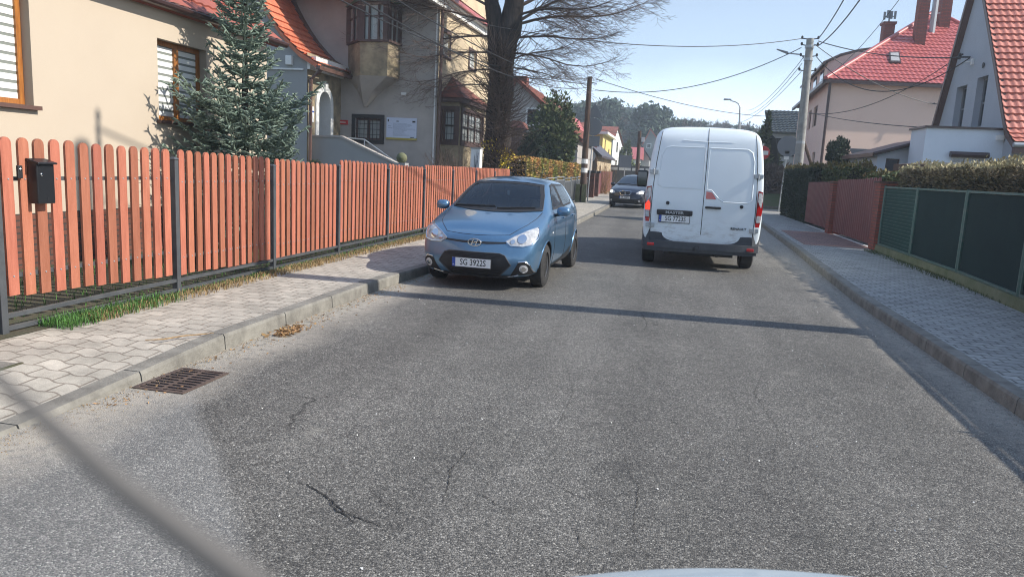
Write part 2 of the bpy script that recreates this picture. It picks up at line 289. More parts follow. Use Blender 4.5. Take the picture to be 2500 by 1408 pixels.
def lined(m, dark=(0.02, 0.02, 0.022)):   # the inner side of a body shell is dark trim
    nt = m.node_tree; b = nt.nodes['Principled BSDF']; L = nt.links.new; src = b.inputs['Base Color'].links[0].from_socket
    g = nd(nt, 'ShaderNodeNewGeometry'); mx = nd(nt, 'ShaderNodeMix', data_type='RGBA'); L(g.outputs['Backfacing'], mx.inputs[0]); L(src, mx.inputs[6]); mx.inputs[7].default_value = (*dark, 1); L(mx.outputs[2], b.inputs['Base Color'])
    iv = nd(nt, 'ShaderNodeMath', operation='SUBTRACT'); iv.inputs[0].default_value = 1.0; L(g.outputs['Backfacing'], iv.inputs[1]); L(iv.outputs[0], b.inputs['Coat Weight'])
    mm = nd(nt, 'ShaderNodeMath', operation='MULTIPLY'); mm.inputs[1].default_value = b.inputs['Metallic'].default_value; L(iv.outputs[0], mm.inputs[0]); L(mm.outputs[0], b.inputs['Metallic'])
lined(M['paint_blue'])
def clearglass(name, tint, extra):
    m = bpy.data.materials.new(name); m.use_nodes = True; nt = m.node_tree; L = nt.links.new; nt.nodes.clear(); o = nd(nt, 'ShaderNodeOutputMaterial'); t = nd(nt, 'ShaderNodeBsdfTransparent'); t.inputs[0].default_value = (*tint, 1)
    g = nd(nt, 'ShaderNodeBsdfGlossy', i_Roughness=0.03); f = nd(nt, 'ShaderNodeFresnel', i_IOR=1.5); a = nd(nt, 'ShaderNodeMath', operation='ADD'); a.inputs[1].default_value = extra; L(f.outputs[0], a.inputs[0]); mx = nd(nt, 'ShaderNodeMixShader'); L(a.outputs[0], mx.inputs[0]); L(t.outputs[0], mx.inputs[1]); L(g.outputs[0], mx.inputs[2]); L(mx.outputs[0], o.inputs[0]); return m
M['carglass'] = clearglass('tinted car glass', (0.50, 0.58, 0.60), 0.05)
M['trim'] = mat('dark cabin trim', (0.035, 0.035, 0.038), 0.8)
M['seatcloth'] = mat('grey seat cloth', (0.075, 0.078, 0.085), 0.9)
M['paint_navy'] = mat('navy metallic paint', (0.008, 0.011, 0.028), 0.3, metal=0.3, coat=1.0)
M['paint_white'] = mat('white van paint', (0.80, 0.87, 0.90), 0.4, (0.76, 0.83, 0.86), 1.2, coat=0.5)
def grime(m):
    nt = m.node_tree; b = nt.nodes['Principled BSDF']; L = nt.links.new; src = b.inputs['Base Color'].links[0].from_socket; tc = nd(nt, 'ShaderNodeTexCoord'); sx = nd(nt, 'ShaderNodeSeparateXYZ'); L(tc.outputs['Object'], sx.inputs[0])
    z = nd(nt, 'ShaderNodeMapRange', i_1=0.62, i_2=0.98, i_3=1.0, i_4=0.0); L(sx.outputs[2], z.inputs[0]); mp = nd(nt, 'ShaderNodeMapping'); mp.inputs['Scale'].default_value = (1.6, 1, 4.5); L(tc.outputs['Object'], mp.inputs[0]); n = nd(nt, 'ShaderNodeTexNoise', i_Scale=3.0, i_Detail=8.0, i_Roughness=0.7); L(mp.outputs[0], n.inputs[0]); nr = nd(nt, 'ShaderNodeMapRange', i_1=0.5, i_2=0.8, i_3=0.0, i_4=0.8); L(n.outputs[0], nr.inputs[0])
    k = nd(nt, 'ShaderNodeMath', operation='MULTIPLY'); L(z.outputs[0], k.inputs[0]); L(nr.outputs[0], k.inputs[1]); n2 = nd(nt, 'ShaderNodeTexNoise', i_Scale=1.5, i_Detail=6.0); L(tc.outputs['Object'], n2.inputs[0]); n2r = nd(nt, 'ShaderNodeMapRange', i_1=0.5, i_2=0.75, i_3=0.0, i_4=0.04); L(n2.outputs[0], n2r.inputs[0]); a = nd(nt, 'ShaderNodeMath', operation='ADD'); L(k.outputs[0], a.inputs[0]); L(n2r.outputs[0], a.inputs[1])
    mx = nd(nt, 'ShaderNodeMix', data_type='RGBA'); L(a.outputs[0], mx.inputs[0]); L(src, mx.inputs[6]); mx.inputs[7].default_value = (0.30, 0.27, 0.22, 1); L(mx.outputs[2], b.inputs['Base Color'])
grime(M['paint_white'])
M['paint_pale'] = mat('pale blue bonnet paint', (0.60, 0.70, 0.76), 0.25, coat=1.0)
M['bumper'] = mat('grey bumper plastic', (0.05, 0.056, 0.065), 0.6, (0.07, 0.075, 0.085), 8)
M['lens_red'] = mat('red lens', (0.50, 0.012, 0.012), 0.15, coat=1.0)
M['lens_deep'] = mat('dark red lens', (0.22, 0.008, 0.014), 0.15, coat=1.0)
M['lens_clear'] = mat('clear lens', (0.62, 0.62, 0.62), 0.12, (0.35, 0.35, 0.36), 25, coat=1.0)
M['lamp_on'] = mat('lit headlight', (0.9, 0.9, 0.85), 0.2, emis=(1, 0.95, 0.85, 3.0))
M['brake_on'] = mat('lit brake lamp', (0.85, 0.03, 0.02), 0.2, emis=(1, 0.05, 0.02, 1.0))
M['yellow'] = mat('yellow render', (0.72, 0.56, 0.20), 0.9)
M['brownren'] = mat('brown render', (0.24, 0.17, 0.12), 0.9, (0.18, 0.13, 0.095), 2)
M['graffiti'] = mat('graffiti ink', (0.03, 0.035, 0.06), 0.6)
M['boardwhite'] = mat('notice board sheet', (0.55, 0.60, 0.72), 0.5)
M['boardtext'] = mat('notice print', (0.28, 0.33, 0.42), 0.6)
M['yellowtrim'] = mat('mustard strip', (0.42, 0.34, 0.07), 0.6)
M['crack'] = mat('open crack', (0.016, 0.016, 0.016), 0.95)
M['wiper'] = mat('grey wiper rubber', (0.13, 0.12, 0.11), 0.9)

# ------------------------------------------------------------------ mesh builder
class MB:
    def __init__(s): s.v = []; s.f = []; s.mi = []
    def add(s, vs, fs, mi=0):
        o = len(s.v); s.v.extend([tuple(map(float, v)) for v in vs]); s.f.extend([tuple(i + o for i in f) for f in fs]); s.mi.extend([mi] * len(fs)); return s
    def quad(s, a, b, c, d, mi=0): return s.add([a, b, c, d], [(0, 1, 2, 3)], mi)
    def poly(s, pts, mi=0): return s.add(pts, [tuple(range(len(pts)))], mi)
    def box(s, x0, x1, y0, y1, z0, z1, mi=0):
        if x0 > x1: x0, x1 = x1, x0
        if y0 > y1: y0, y1 = y1, y0
        if z0 > z1: z0, z1 = z1, z0
        return s.add([(x0, y0, z0), (x1, y0, z0), (x1, y1, z0), (x0, y1, z0), (x0, y0, z1), (x1, y0, z1), (x1, y1, z1), (x0, y1, z1)],
                     [(0, 3, 2, 1), (4, 5, 6, 7), (0, 1, 5, 4), (1, 2, 6, 5), (2, 3, 7, 6), (3, 0, 4, 7)], mi)
    def hexa(s, p, mi=0):  # 8 points: bottom ring then top ring
        return s.add(p, [(0, 3, 2, 1), (4, 5, 6, 7), (0, 1, 5, 4), (1, 2, 6, 5), (2, 3, 7, 6), (3, 0, 4, 7)], mi)
    def prism(s, pts, vec, mi=0):
        n = len(pts); a = [Vector(p) for p in pts]; b = [p + Vector(vec) for p in a]
        fs = [tuple(range(n))[::-1], tuple(range(n, 2 * n))] + [(i, (i + 1) % n, n + (i + 1) % n, n + i) for i in range(n)]
        return s.add(a + b, fs, mi)
    def beam(s, a, b, w, h, mi=0):
        a = Vector(a); b = Vector(b); d = (b - a).normalized(); up = Vector((0, 0, 1)) if abs(d.z) < 0.95 else Vector((0, 1, 0))
        r = d.cross(up).normalized() * w / 2; u = r.cross(d).normalized() * h / 2
        return s.hexa([a - r - u, a + r - u, b + r - u, b - r - u, a - r + u, a + r + u, b + r + u, b - r + u], mi)
    def tube(s, pts, rad, n=6, mi=0, caps=True):
        pts = [Vector(p) for p in pts]; k = len(pts)
        if not hasattr(rad, '__len__'): rad = [rad] * k
        vs = []; prev = None
        for i, p in enumerate(pts):
            d = (pts[min(i + 1, k - 1)] - pts[max(i - 1, 0)])
            d = d.normalized() if d.length > 1e-9 else Vector((0, 0, 1))
            if prev is None: u = d.orthogonal().normalized()
            else:
                u = prev - d * prev.dot(d)
                u = u.normalized() if u.length > 1e-6 else d.orthogonal().normalized()
            prev = u; w = d.cross(u)
            for j in range(n):
                a = 2 * math.pi * j / n; vs.append(p + (u * math.cos(a) + w * math.sin(a)) * rad[i])
        fs = [(i * n + j, i * n + (j + 1) % n, (i + 1) * n + (j + 1) % n, (i + 1) * n + j) for i in range(k - 1) for j in range(n)]
        if caps: fs += [tuple(range(n))[::-1], tuple((k - 1) * n + j for j in range(n))]
        return s.add(vs, fs, mi)
    def lathe(s, prof, c, axis='Z', n=24, mi=0):
        vs = []; k = len(prof)
        for r, h in prof:
            for j in range(n):
                a = 2 * math.pi * j / n; x, y = r * math.cos(a), r * math.sin(a)
                p = {'Z': (x, y, h), 'Y': (x, h, y), 'X': (h, x, y)}[axis]
                vs.append((c[0] + p[0], c[1] + p[1], c[2] + p[2]))
        fs = [(i * n + j, i * n + (j + 1) % n, (i + 1) * n + (j + 1) % n, (i + 1) * n + j) for i in range(k - 1) for j in range(n)]
        if prof[0][0] > 1e-6: fs.append(tuple(range(n))[::-1])
        if prof[-1][0] > 1e-6: fs.append(tuple((k - 1) * n + j for j in range(n)))
        return s.add(vs, fs, mi)
    def disc(s, c, r, ny=-1, n=28, mi=0, t=0.0):
        return s.lathe([(r, -t), (r, t)] if t else [(0, 0), (r, 0)], c, 'Y', n, mi)
    def build(s, name, mats, parent=None, smooth=None, bevel=0.0, recalc=True):
        me = bpy.data.meshes.new(name)
        off = Vector(parent.get('_o', (0, 0, 0))) if parent is not None else Vector((0, 0, 0))
        me.from_pydata([(v[0] - off.x, v[1] - off.y, v[2] - off.z) for v in s.v], [], s.f)
        if not isinstance(mats, (list, tuple)): mats = [mats]
        for m_ in mats: me.materials.append(M[m_] if isinstance(m_, str) else m_)
        me.polygons.foreach_set('material_index', s.mi)
        if recalc or bevel:
            bm = bmesh.new(); bm.from_mesh(me)
            if bevel: bmesh.ops.remove_doubles(bm, verts=bm.verts, dist=1e-5)
            bmesh.ops.recalc_face_normals(bm, faces=bm.faces); bm.to_mesh(me); bm.free()
        if smooth is not None:
            me.polygons.foreach_set('use_smooth', [True] * len(me.polygons)); me.set_sharp_from_angle(angle=math.radians(smooth))
        me.update()
        o = bpy.data.objects.new(name, me); C.objects.link(o)
        if parent is not None: o.parent = parent
        if bevel:
            b = o.modifiers.new('bevel', 'BEVEL'); b.width = bevel; b.segments = 2; b.limit_method = 'ANGLE'; b.angle_limit = math.radians(40)
        return o

def npmesh(name, V, Fa, mats, parent=None, mi=None):
    me = bpy.data.meshes.new(name); V = np.asarray(V, dtype=np.float32); Fa = np.asarray(Fa, dtype=np.int32)
    if parent is not None: V = V - np.array(parent.get('_o', (0, 0, 0)), dtype=np.float32)
    k = Fa.shape[1]
    me.vertices.add(len(V)); me.vertices.foreach_set('co', V.ravel())
    me.loops.add(Fa.size); me.loops.foreach_set('vertex_index', Fa.ravel())
    me.polygons.add(len(Fa)); me.polygons.foreach_set('loop_start', np.arange(0, Fa.size, k, dtype=np.int32)); me.polygons.foreach_set('loop_total', np.full(len(Fa), k, dtype=np.int32))
    if not isinstance(mats, (list, tuple)): mats = [mats]
    for m_ in mats: me.materials.append(M[m_])
    if mi is not None: me.polygons.foreach_set('material_index', np.asarray(mi, dtype=np.int32))
    me.update(calc_edges=True); me.validate()
    o = bpy.data.objects.new(name, me); C.objects.link(o)
    if parent is not None: o.parent = parent
    return o

def tag(o, label=None, cat=None, group=None, kind=None):
    if label: o['label'] = label
    if cat: o['category'] = cat
    if group: o['group'] = group
    if kind: o['kind'] = kind
    return o
def thing(name, label, cat, loc=(0, 0, 0), rz=0.0, group=None, local=False):
    o = bpy.data.objects.new(name, None); C.objects.link(o); o.location = loc; o.rotation_euler = (0, 0, rz)
    o.empty_display_size = 0.2
    o['_o'] = (0.0, 0.0, 0.0) if local else tuple(loc)
    return tag(o, label, cat, group)
def structure(o, label=None): o['kind'] = 'structure'; return o

def leaf_quads(P, size, rng, tri=False, elong=1.0, dirs=None):
    """small leaf-sized faces at the points P, randomly turned"""
    P = np.asarray(P); n = len(P)
    a = rng.normal(size=(n, 3)); a /= np.linalg.norm(a, axis=1, keepdims=True)
    if dirs is not None:
        a = a * 0.6 + dirs; a /= np.linalg.norm(a, axis=1, keepdims=True)
    b = rng.normal(size=(n, 3)); b -= (b * a).sum(1, keepdims=True) * a; b /= np.linalg.norm(b, axis=1, keepdims=True)
    s = size * rng.uniform(0.6, 1.4, (n, 1)); a = a * s * elong; b = b * s
    if tri:
        V = np.stack([P - b * 0.5, P + b * 0.5, P + a], 1).reshape(-1, 3); return V, np.arange(3 * n).reshape(n, 3)
    V = np.stack([P - a - b * 0.3, P + b * 0.6 - a * 0.1, P + a, P - b * 0.6 + a * 0.1], 1).reshape(-1, 3)
    return V, np.arange(4 * n).reshape(n, 4)
def text_mesh(txt, size, name, material, parent, matrix, ext=0.001, bold=0.0, sx=1.0):
    cu = bpy.data.curves.new(name, 'FONT'); cu.body = txt; cu.size = size; cu.extrude = ext; cu.offset = bold
    cu.align_x = 'CENTER'; cu.align_y = 'CENTER'; cu.resolution_u = 3
    o = bpy.data.objects.new(name, cu); C.objects.link(o)
    dg = bpy.context.evaluated_depsgraph_get(); me = bpy.data.meshes.new_from_object(o.evaluated_get(dg)); bpy.data.objects.remove(o)
    me.transform(matrix @ Matrix.Diagonal((sx, 1, 1, 1))); me.materials.clear(); me.materials.append(M[material]); me.name = name
    off = Vector(parent.get('_o', (0, 0, 0))) if parent is not None else Vector((0, 0, 0))
    me.transform(Matrix.Translation(-off))
    o = bpy.data.objects.new(name, me); C.objects.link(o)
    if parent is not None: o.parent = parent
    return o
MAT_BACK = Matrix(((1, 0, 0, 0), (0, 0, -1, 0), (0, 1, 0, 0), (0, 0, 0, 1)))   # xy text -> faces -Y
# ------------------------------------------------------------------ planes for walls
class Pl:
    def __init__(s, o, u, n): s.o = Vector(o); s.u = Vector(u).normalized(); s.n = Vector(n).normalized()
    def p(s, a, z, out=0.0): return s.o + s.u * a + s.n * out + Vector((0, 0, z))
    def at(s, x, y):
        r = Vector(ray(x, y)); c = Vector((0, 0, H)); t = (s.o - c).dot(s.n) / r.dot(s.n); q = c + r * t
        return ((q - s.o).dot(s.u), q.z)
    def rect(s, x0, y0, x1, y1):
        a, z = s.at(x0, y0); b, w = s.at(x1, y1); return (min(a, b), max(a, b), min(z, w), max(z, w))
    def box(s, mb, a0, a1, z0, z1, o0, o1, mi=0):
        return mb.hexa([s.p(a0, z0, o0), s.p(a1, z0, o0), s.p(a1, z0, o1), s.p(a0, z0, o1), s.p(a0, z1, o0), s.p(a1, z1, o0), s.p(a1, z1, o1), s.p(a0, z1, o1)], mi)
    def wall(s, mb, a0, a1, z0, z1, holes=(), depth=0.18, mi=0, mr=None):
        mr = mi if mr is None else mr
        A = sorted({a0, a1, *[h[0] for h in holes], *[h[1] for h in holes]}); Z = sorted({z0, z1, *[h[2] for h in holes], *[h[3] for h in holes]})
        for i in range(len(A) - 1):
            for j in range(len(Z) - 1):
                ca, cz = (A[i] + A[i + 1]) / 2, (Z[j] + Z[j + 1]) / 2
                if ca < a0 or ca > a1 or cz < z0 or cz > z1: continue
                if any(h[0] < ca < h[1] and h[2] < cz < h[3] for h in holes): continue
                mb.quad(s.p(A[i], Z[j]), s.p(A[i + 1], Z[j]), s.p(A[i + 1], Z[j + 1]), s.p(A[i], Z[j + 1]), mi)
        for h in holes:
            for (q0, q1) in (((h[0], h[2]), (h[1], h[2])), ((h[1], h[2]), (h[1], h[3])), ((h[1], h[3]), (h[0], h[3])), ((h[0], h[3]), (h[0], h[2]))):
                mb.quad(s.p(*q0), s.p(*q1), s.p(*q1, -depth), s.p(*q0, -depth), mr)
def window(parent, pl, h, depth=0.18, fm='white', gm='glass', nx=2, nz=1, fw=0.06, sill=None, surround=None, sw=0.1, bars=None, blinds=False):
    a0, a1, z0, z1 = h; mb = MB(); d0, d1 = -depth + 0.002, -depth + 0.055
    pl.box(mb, a0, a0 + fw, z0, z1, d0, d1); pl.box(mb, a1 - fw, a1, z0, z1, d0, d1)
    pl.box(mb, a0 + fw, a1 - fw, z0, z0 + fw, d0, d1); pl.box(mb, a0 + fw, a1 - fw, z1 - fw, z1, d0, d1)
    for i in range(1, nx):
        c = lerp(a0, a1, i / nx); pl.box(mb, c - fw * 0.7, c + fw * 0.7, z0 + fw, z1 - fw, d0, d1 + 0.006)
    for i in range(1, nz):
        c = lerp(z0, z1, i / nz); pl.box(mb, a0 + fw, a1 - fw, c - fw * 0.4, c + fw * 0.4, d0, d1 + 0.003)
    if surround:
        pl.box(mb, a0 - sw, a0, z0 - sw, z1 + sw, 0.0, 0.03, 1); pl.box(mb, a1, a1 + sw, z0 - sw, z1 + sw, 0.0, 0.03, 1)
        pl.box(mb, a0, a1, z1, z1 + sw, 0.0, 0.03, 1); pl.box(mb, a0, a1, z0 - sw, z0, 0.0, 0.03, 1)
    w = mb.build('window', [fm, surround or fm], parent)
    g = MB(); pl.box(g, a0 + fw * 0.5, a1 - fw * 0.5, z0 + fw * 0.5, z1 - fw * 0.5, d0 - 0.02, d0 + 0.02)
    c_ = g.build('pane', gm, w); c_['_o'] = w.get('_o', (0, 0, 0)); _fix(c_, parent)
    if bars:
        b = MB()
        n = bars
        for i in range(1, n): c = lerp(a0, a1, i / n); pl.box(b, c - 0.008, c + 0.008, z0, z1, d1 + 0.02, d1 + 0.036)
        for i in range(1, 4): c = lerp(z0, z1, i / 4); pl.box(b, a0, a1, c - 0.008, c + 0.008, d1 + 0.037, d1 + 0.05)
        _fix(b.build('grille', 'black', w), parent)
    if blinds:
        b = MB(); n = int((z1 - z0 - fw) / 0.105)
        pl.box(b, a0 + fw, a1 - fw, z0 + fw, z1 - fw, d0 + 0.0205, d0 + 0.022, 1)
        for i in range(n): c = z0 + fw + i * 0.105; pl.box(b, a0 + fw, a1 - fw, c, c + 0.07, d0 + 0.0225, d0 + 0.026)
        _fix(b.build('blind', ['white', 'blindgrey'], w), parent)
    if sill:
        b = MB(); pl.box(b, a0 - 0.05, a1 + 0.05, z0 - 0.05, z0 - 0.002, -depth, 0.07); _fix(b.build('sill', sill, w), parent)
    return w
def _fix(ch, root):   # a sub-part's mesh is brought into its thing's frame
    off = Vector(root.get('_o', (0, 0, 0))) if root is not None else Vector((0, 0, 0))
    if off.length > 0: ch.data.transform(Matrix.Translation(-off))
    return ch

# tiled roof surface: rows up the slope (v), columns along the eave (u); clip polygon in (u, v)
def tiles(mb, o, u, v, poly, pu=0.2, pv=0.33, au=0.018, av=0.03, prof=None, mi=0, nu=6, under=0.12):
    o = Vector(o); u = Vector(u).normalized(); v = Vector(v).normalized(); n = u.cross(v).normalized()
    if n.z < 0: n = -n
    us = [p[0] for p in poly]; vs = [p[1] for p in poly]; u0, u1, v0, v1 = min(us), max(us), min(vs), max(vs)
    bm = bmesh.new()
    cu = max(2, int((u1 - u0) / pu * nu)); rows = max(1, int(math.ceil((v1 - v0) / pv)))
    tv = []
    for r in range(rows): tv += [(v0 + r * pv + 0.001, 1.0), (v0 + (r + 0.5) * pv, 0.5), (v0 + (r + 1) * pv - 0.001, 0.0)]
    grid = []
    for (vv, hh) in tv:
        row = []
        for i in range(cu + 1):
            uu = u0 + (u1 - u0) * i / cu
            z = au * (0.5 + 0.5 * math.cos(2 * math.pi * uu / pu)) + av * hh
            row.append(bm.verts.new((uu, vv, z)))
        grid.append(row)
    for r in range(len(grid) - 1):
        for i in range(cu): bm.faces.new((grid[r][i], grid[r][i + 1], grid[r + 1][i + 1], grid[r + 1][i]))
    k = len(poly); area = sum(poly[i][0] * poly[(i + 1) % k][1] - poly[(i + 1) % k][0] * poly[i][1] for i in range(k))
    P = poly if area > 0 else poly[::-1]
    for i in range(k):
        a = Vector((*P[i], 0)); b = Vector((*P[(i + 1) % k], 0)); nn = Vector(((b - a).y, -(b - a).x, 0))
        if nn.length < 1e-6: continue
        bmesh.ops.bisect_plane(bm, geom=bm.verts[:] + bm.edges[:] + bm.faces[:], plane_co=a, plane_no=nn.normalized(), clear_outer=True)
    bm.verts.index_update()
    def tr(c):
        if prof: off, lift = prof(c.y); return o + u * c.x + off + n * (c.z) + Vector((0, 0, lift))
        return o + u * c.x + v * c.y + n * c.z
    mb.add([tr(x.co) for x in bm.verts], [tuple(x.index for x in f.verts) for f in bm.faces], mi); bm.free()
    if not prof:   # the boards under the tiles
        a = [o + u * p[0] + v * p[1] - n * 0.004 for p in P]; b = [q - n * under for q in a]; m = len(a)
        mb.add(a + b, [tuple(range(m, 2 * m))] + [(i, (i + 1) % m, m + (i + 1) % m, m + i) for i in range(m)], mi)
    return mb

# ------------------------------------------------------------------ the setting: ground, road, pavements
KL = [(-12, -3.5), (8.8, -3.5), (10.4, -3.4), (15, -3.0), (20, -2.68), (30, -2.7), (45, -2.85), (60, -2.9), (90, -2.9)]
KR = [(-12, 2.6), (10.5, 2.6), (14.2, 2.74), (18, 2.92), (22, 3.04), (27, 3.2), (37, 3.4)]
def kz(Y): return pw([(-12, 0.02), (3.6, 0.02), (5.2, 0.125), (9.2, 0.13), (9.7, 0.12), (90, 0.12)], Y)
mb = MB(); mb.quad((-900, -300, -0.03), (900, -300, -0.03), (900, 1500, -0.03), (-900, 1500, -0.03)); structure(mb.build('ground', 'lawn'))
mb = MB(); ys = [-12 + i * 1.0 for i in range(104)]
for a, b in zip(ys, ys[1:]):
    for s in range(1): mb.quad((pw(KL, a) - 0.05, a, 0), (pw(KR, a) + 0.05, a, 0), (pw(KR, b) + 0.05, b, 0), (pw(KL, b) - 0.05, b, 0))
structure(mb.build('road', 'asphalt'))
mb = MB(); mb.quad((3.45, 38.2, 0.0), (70, 41.5, 0.0), (70, 46.5, 0.0), (3.45, 44.6, 0.0)); structure(mb.build('side_street', 'asphalt'))
# left pavement (dips to the road at the driveway)
mb = MB(); ys = [-8 + i * 0.5 for i in range(130)]
for a, b in zip(ys, ys[1:]):
    xa, xb = pw(KL, a) - 0.15, pw(KL, b) - 0.15
    mb.quad((xa, a, kz(a)), (xb, b, kz(b)), (-4.3, b, lerp(kz(b), 0.13, 0.75)), (-4.3, a, lerp(kz(a), 0.13, 0.75)))
    mb.quad((-4.3, a, lerp(kz(a), 0.13, 0.75)), (-4.3, b, lerp(kz(b), 0.13, 0.75)), (-4.86, b, 0.13), (-4.86, a, 0.13))
structure(mb.build('pavement', 'pave_left'))
mb = MB()
for a, b in zip(ys, ys[1:]): mb.quad((-4.85, a, 0.134), (-4.85, b, 0.134), (-16, b, 0.10), (-16, a, 0.10))
structure(mb.build('garden_soil', 'soil'))
# kerbs: one stone after another with open joints
def kerbs(K, side, y0, y1, zf, name):
    mb = MB(); y = y0
    while y < y1:
        a, b = y + 0.006, y + 1.0 - 0.006; xa, xb = pw(K, a), pw(K, b)
        za, zb = zf(a), zf(b); w = 0.15 * side; ch = 0.02 * side
        P = lambda x, yy, z: (x, yy, z)
        # profile: foot, bevelled nose, top, back
        r0 = [P(xa, a, -0.02), P(xa + ch * 0.4, a, za - 0.025), P(xa + ch, a, za), P(xa + w, a, za), P(xa + w, a, -0.02)]
        r1 = [P(xb, b, -0.02), P(xb + ch * 0.4, b, zb - 0.025), P(xb + ch, b, zb), P(xb + w, b, zb), P(xb + w, b, -0.02)]
        mb.add(r0 + r1, [(0, 1, 2, 3, 4)[::-1], (5, 6, 7, 8, 9)] + [(i, i + 1, i + 6, i + 5) for i in range(4)])
        y += 1.0
    o = mb.build(name, 'kerb'); structure(o); return o
kerbs(KL, -1, -8.64, 60, lambda y: kz(y) + 0.004, 'kerb')
kerbs(KR, 1, -8.1, 37, lambda y: 0.125, 'kerb')
mb = MB()
for a, b in zip(ys, ys[1:]):
    if b > 37.5: break
    mb.quad((pw(KR, a) + 0.15, a, 0.12), (6.5, a, 0.12), (6.5, b, 0.12), (pw(KR, b) + 0.15, b, 0.12))
structure(mb.build('pavement', 'pave_right'))
mb = MB(); mb.poly([(3.25, 18.9, 0.125), (4.95, 18.9, 0.125), (4.95, 24.0, 0.125), (3.4, 24.0, 0.125)]); structure(mb.build('driveway_paving', 'pave_red'))
mb = MB(); mb.quad((5.2, -8, 0.14), (26, -8, 0.14), (26, 36.8, 0.14), (5.2, 36.8, 0.14)); structure(mb.build('garden_soil', 'soil'))
# thin sand line at the foot of both kerbs
rng = np.random.default_rng(3)
def grit(name, K, side, y0, y1, n, mat_):
    Y = rng.uniform(y0, y1, n); X = np.array([pw(K, y) for y in Y]) - side * np.abs(rng.normal(0, 0.12, n)) - side * 0.004
    Pn = np.stack([X, Y, np.full(n, 0.004)], 1); V, Fc = leaf_quads(Pn, 0.006, rng, tri=True); V[:, 2] = np.clip(V[:, 2], 0.002, 0.012)
    return npmesh(name, V, Fc, mat_)
tag(grit('gutter_grit', KL, -1, 2.5, 20, 9000, 'drygrass'), 'loose sand and grit lying along the left gutter', 'grit', kind='stuff')
tag(grit('gutter_grit', KR, 1, 4.5, 20, 5000, 'kerb'), 'loose sand and grit lying along the shaded right gutter', 'grit', kind='stuff')
# cracks in the road surface
def crack(pts, w, seed):
    r = random.Random(seed); mb = MB(); P = []
    pts = [Vector(PZ(x, y, 0)) for x, y in pts]
    for a, b in zip(pts, pts[1:]):
        n = max(3, int((b - a).length / 0.018))
        for i in range(n): t = i / n; P.append(a.lerp(b, t) + Vector((r.gauss(0, .0045), r.gauss(0, .0045), 0)))
    P.append(pts[-1])
    wd = [w * 1.35 * (0.25 + r.random()) * math.sin(math.pi * min(0.97, max(0.08, i / len(P)))) for i in range(len(P))]
    for i in range(len(P) - 1):
        d = (P[i + 1] - P[i]); d = d.normalized() if d.length > 1e-6 else Vector((1, 0, 0)); q = Vector((-d.y, d.x, 0))
        z = Vector((0, 0, 0.004)); mb.quad(P[i] - q * wd[i] + z, P[i] + q * wd[i] + z, P[i + 1] + q * wd[i + 1] + z, P[i + 1] - q * wd[i + 1] + z)
    return structure(mb.build('road_crack', 'crack', recalc=False))
crack([(700, 1165), (760, 1190), (800, 1215), (835, 1245), (870, 1262), (920, 1280), (955, 1300)], 0.0035, 1)
crack([(800, 1215), (815, 1238), (855, 1265), (868, 1280)], 0.0028, 2)
crack([(1160, 1075), (1125, 1120), (1098, 1150), (1092, 1195), (1075, 1240)], 0.002, 3)
crack([(1150, 1190), (1185, 1215), (1230, 1240), (1260, 1252)], 0.002, 4)
crack([(1225, 1160), (1330, 1170), (1420, 1215), (1500, 1230)], 0.0012, 7)
crack([(1560, 755), (1580, 790), (1570, 815)], 0.002, 8)
crack([(1480, 690), (1560, 700), (1600, 715), (1700, 722)], 0.0035, 9)
crack([(1500, 1090), (1560, 1190), (1545, 1290), (1600, 1400)], 0.0012, 10)
crack([(1880, 870), (1840, 960), (1900, 1050), (1880, 1160)], 0.0012, 11)
crack([(1400, 1290), (1420, 1330), (1450, 1360)], 0.0015, 5)
crack([(1380, 880), (1400, 960), (1360, 1040), (1290, 1090)], 0.0012, 6)

# ------------------------------------------------------------------ left pavement furniture: drain, hatch, leaves, twig
def drain():
    c = [Vector(PZ(*p, 0)) for p in ((338, 948), (418, 915), (560, 908), (432, 955))]
    x0, x1, y0, y1 = -3.47, -3.08, 4.22, 4.76
    t = thing('storm_drain', 'rusty slotted iron storm drain grate beside the left kerb', 'drain', ((x0 + x1) / 2, (y0 + y1) / 2, 0))
    mb = MB(); mb.box(x0, x1, y0, y0 + 0.03, 0.0, 0.009); mb.box(x0, x1, y1 - 0.03, y1, 0.0, 0.009); mb.box(x0, x0 + 0.03, y0 + 0.03, y1 - 0.03, 0.0, 0.009); mb.box(x1 - 0.03, x1, y0 + 0.03, y1 - 0.03, 0.0, 0.009)
    mb.build('frame', 'rust', t, bevel=0.002)
    mb = MB(); n = 9; st = (y1 - y0 - 0.06) / n
    mb.box((x0 + x1) / 2 - 0.012, (x0 + x1) / 2 + 0.012, y0 + 0.03, y1 - 0.03, 0.0045, 0.0095)
    for i in range(n): y = y0 + 0.03 + i * st; mb.box(x0 + 0.03, x1 - 0.03, y + st * 0.3, y + st * 0.72, 0.0042, 0.008)
    mb.build('grate', 'rust', t)
    mb = MB(); mb.quad((x0 + 0.03, y0 + 0.03, 0.003), (x1 - 0.03, y0 + 0.03, 0.003), (x1 - 0.03, y1 - 0.03, 0.003), (x0 + 0.03, y1 - 0.03, 0.003)); mb.build('shaft', 'ink', t)
drain()
def hatch():
    t = thing('manhole_cover', 'square sandy concrete chamber cover set in the paving by the first fence post', 'manhole', (-4.6, 4.0, 0.1))
    mb = MB(); mb.box(-4.95, -4.28, 3.5, 4.12, 0.095, 0.118); mb.build('frame', 'kerb', t, bevel=0.004)
    mb = MB(); mb.box(-4.88, -4.35, 3.5, 4.04, 0.118, 0.1215); mb.build('cover', 'pave_left', t)
    mb = MB(); mb.box(-4.28, -4.262, 3.5, 4.15, 0.1, 0.1175); mb.box(-4.35, -4.34, 3.5, 4.04, 0.1215, 0.123); mb.build('joint', 'soil', t)
hatch()
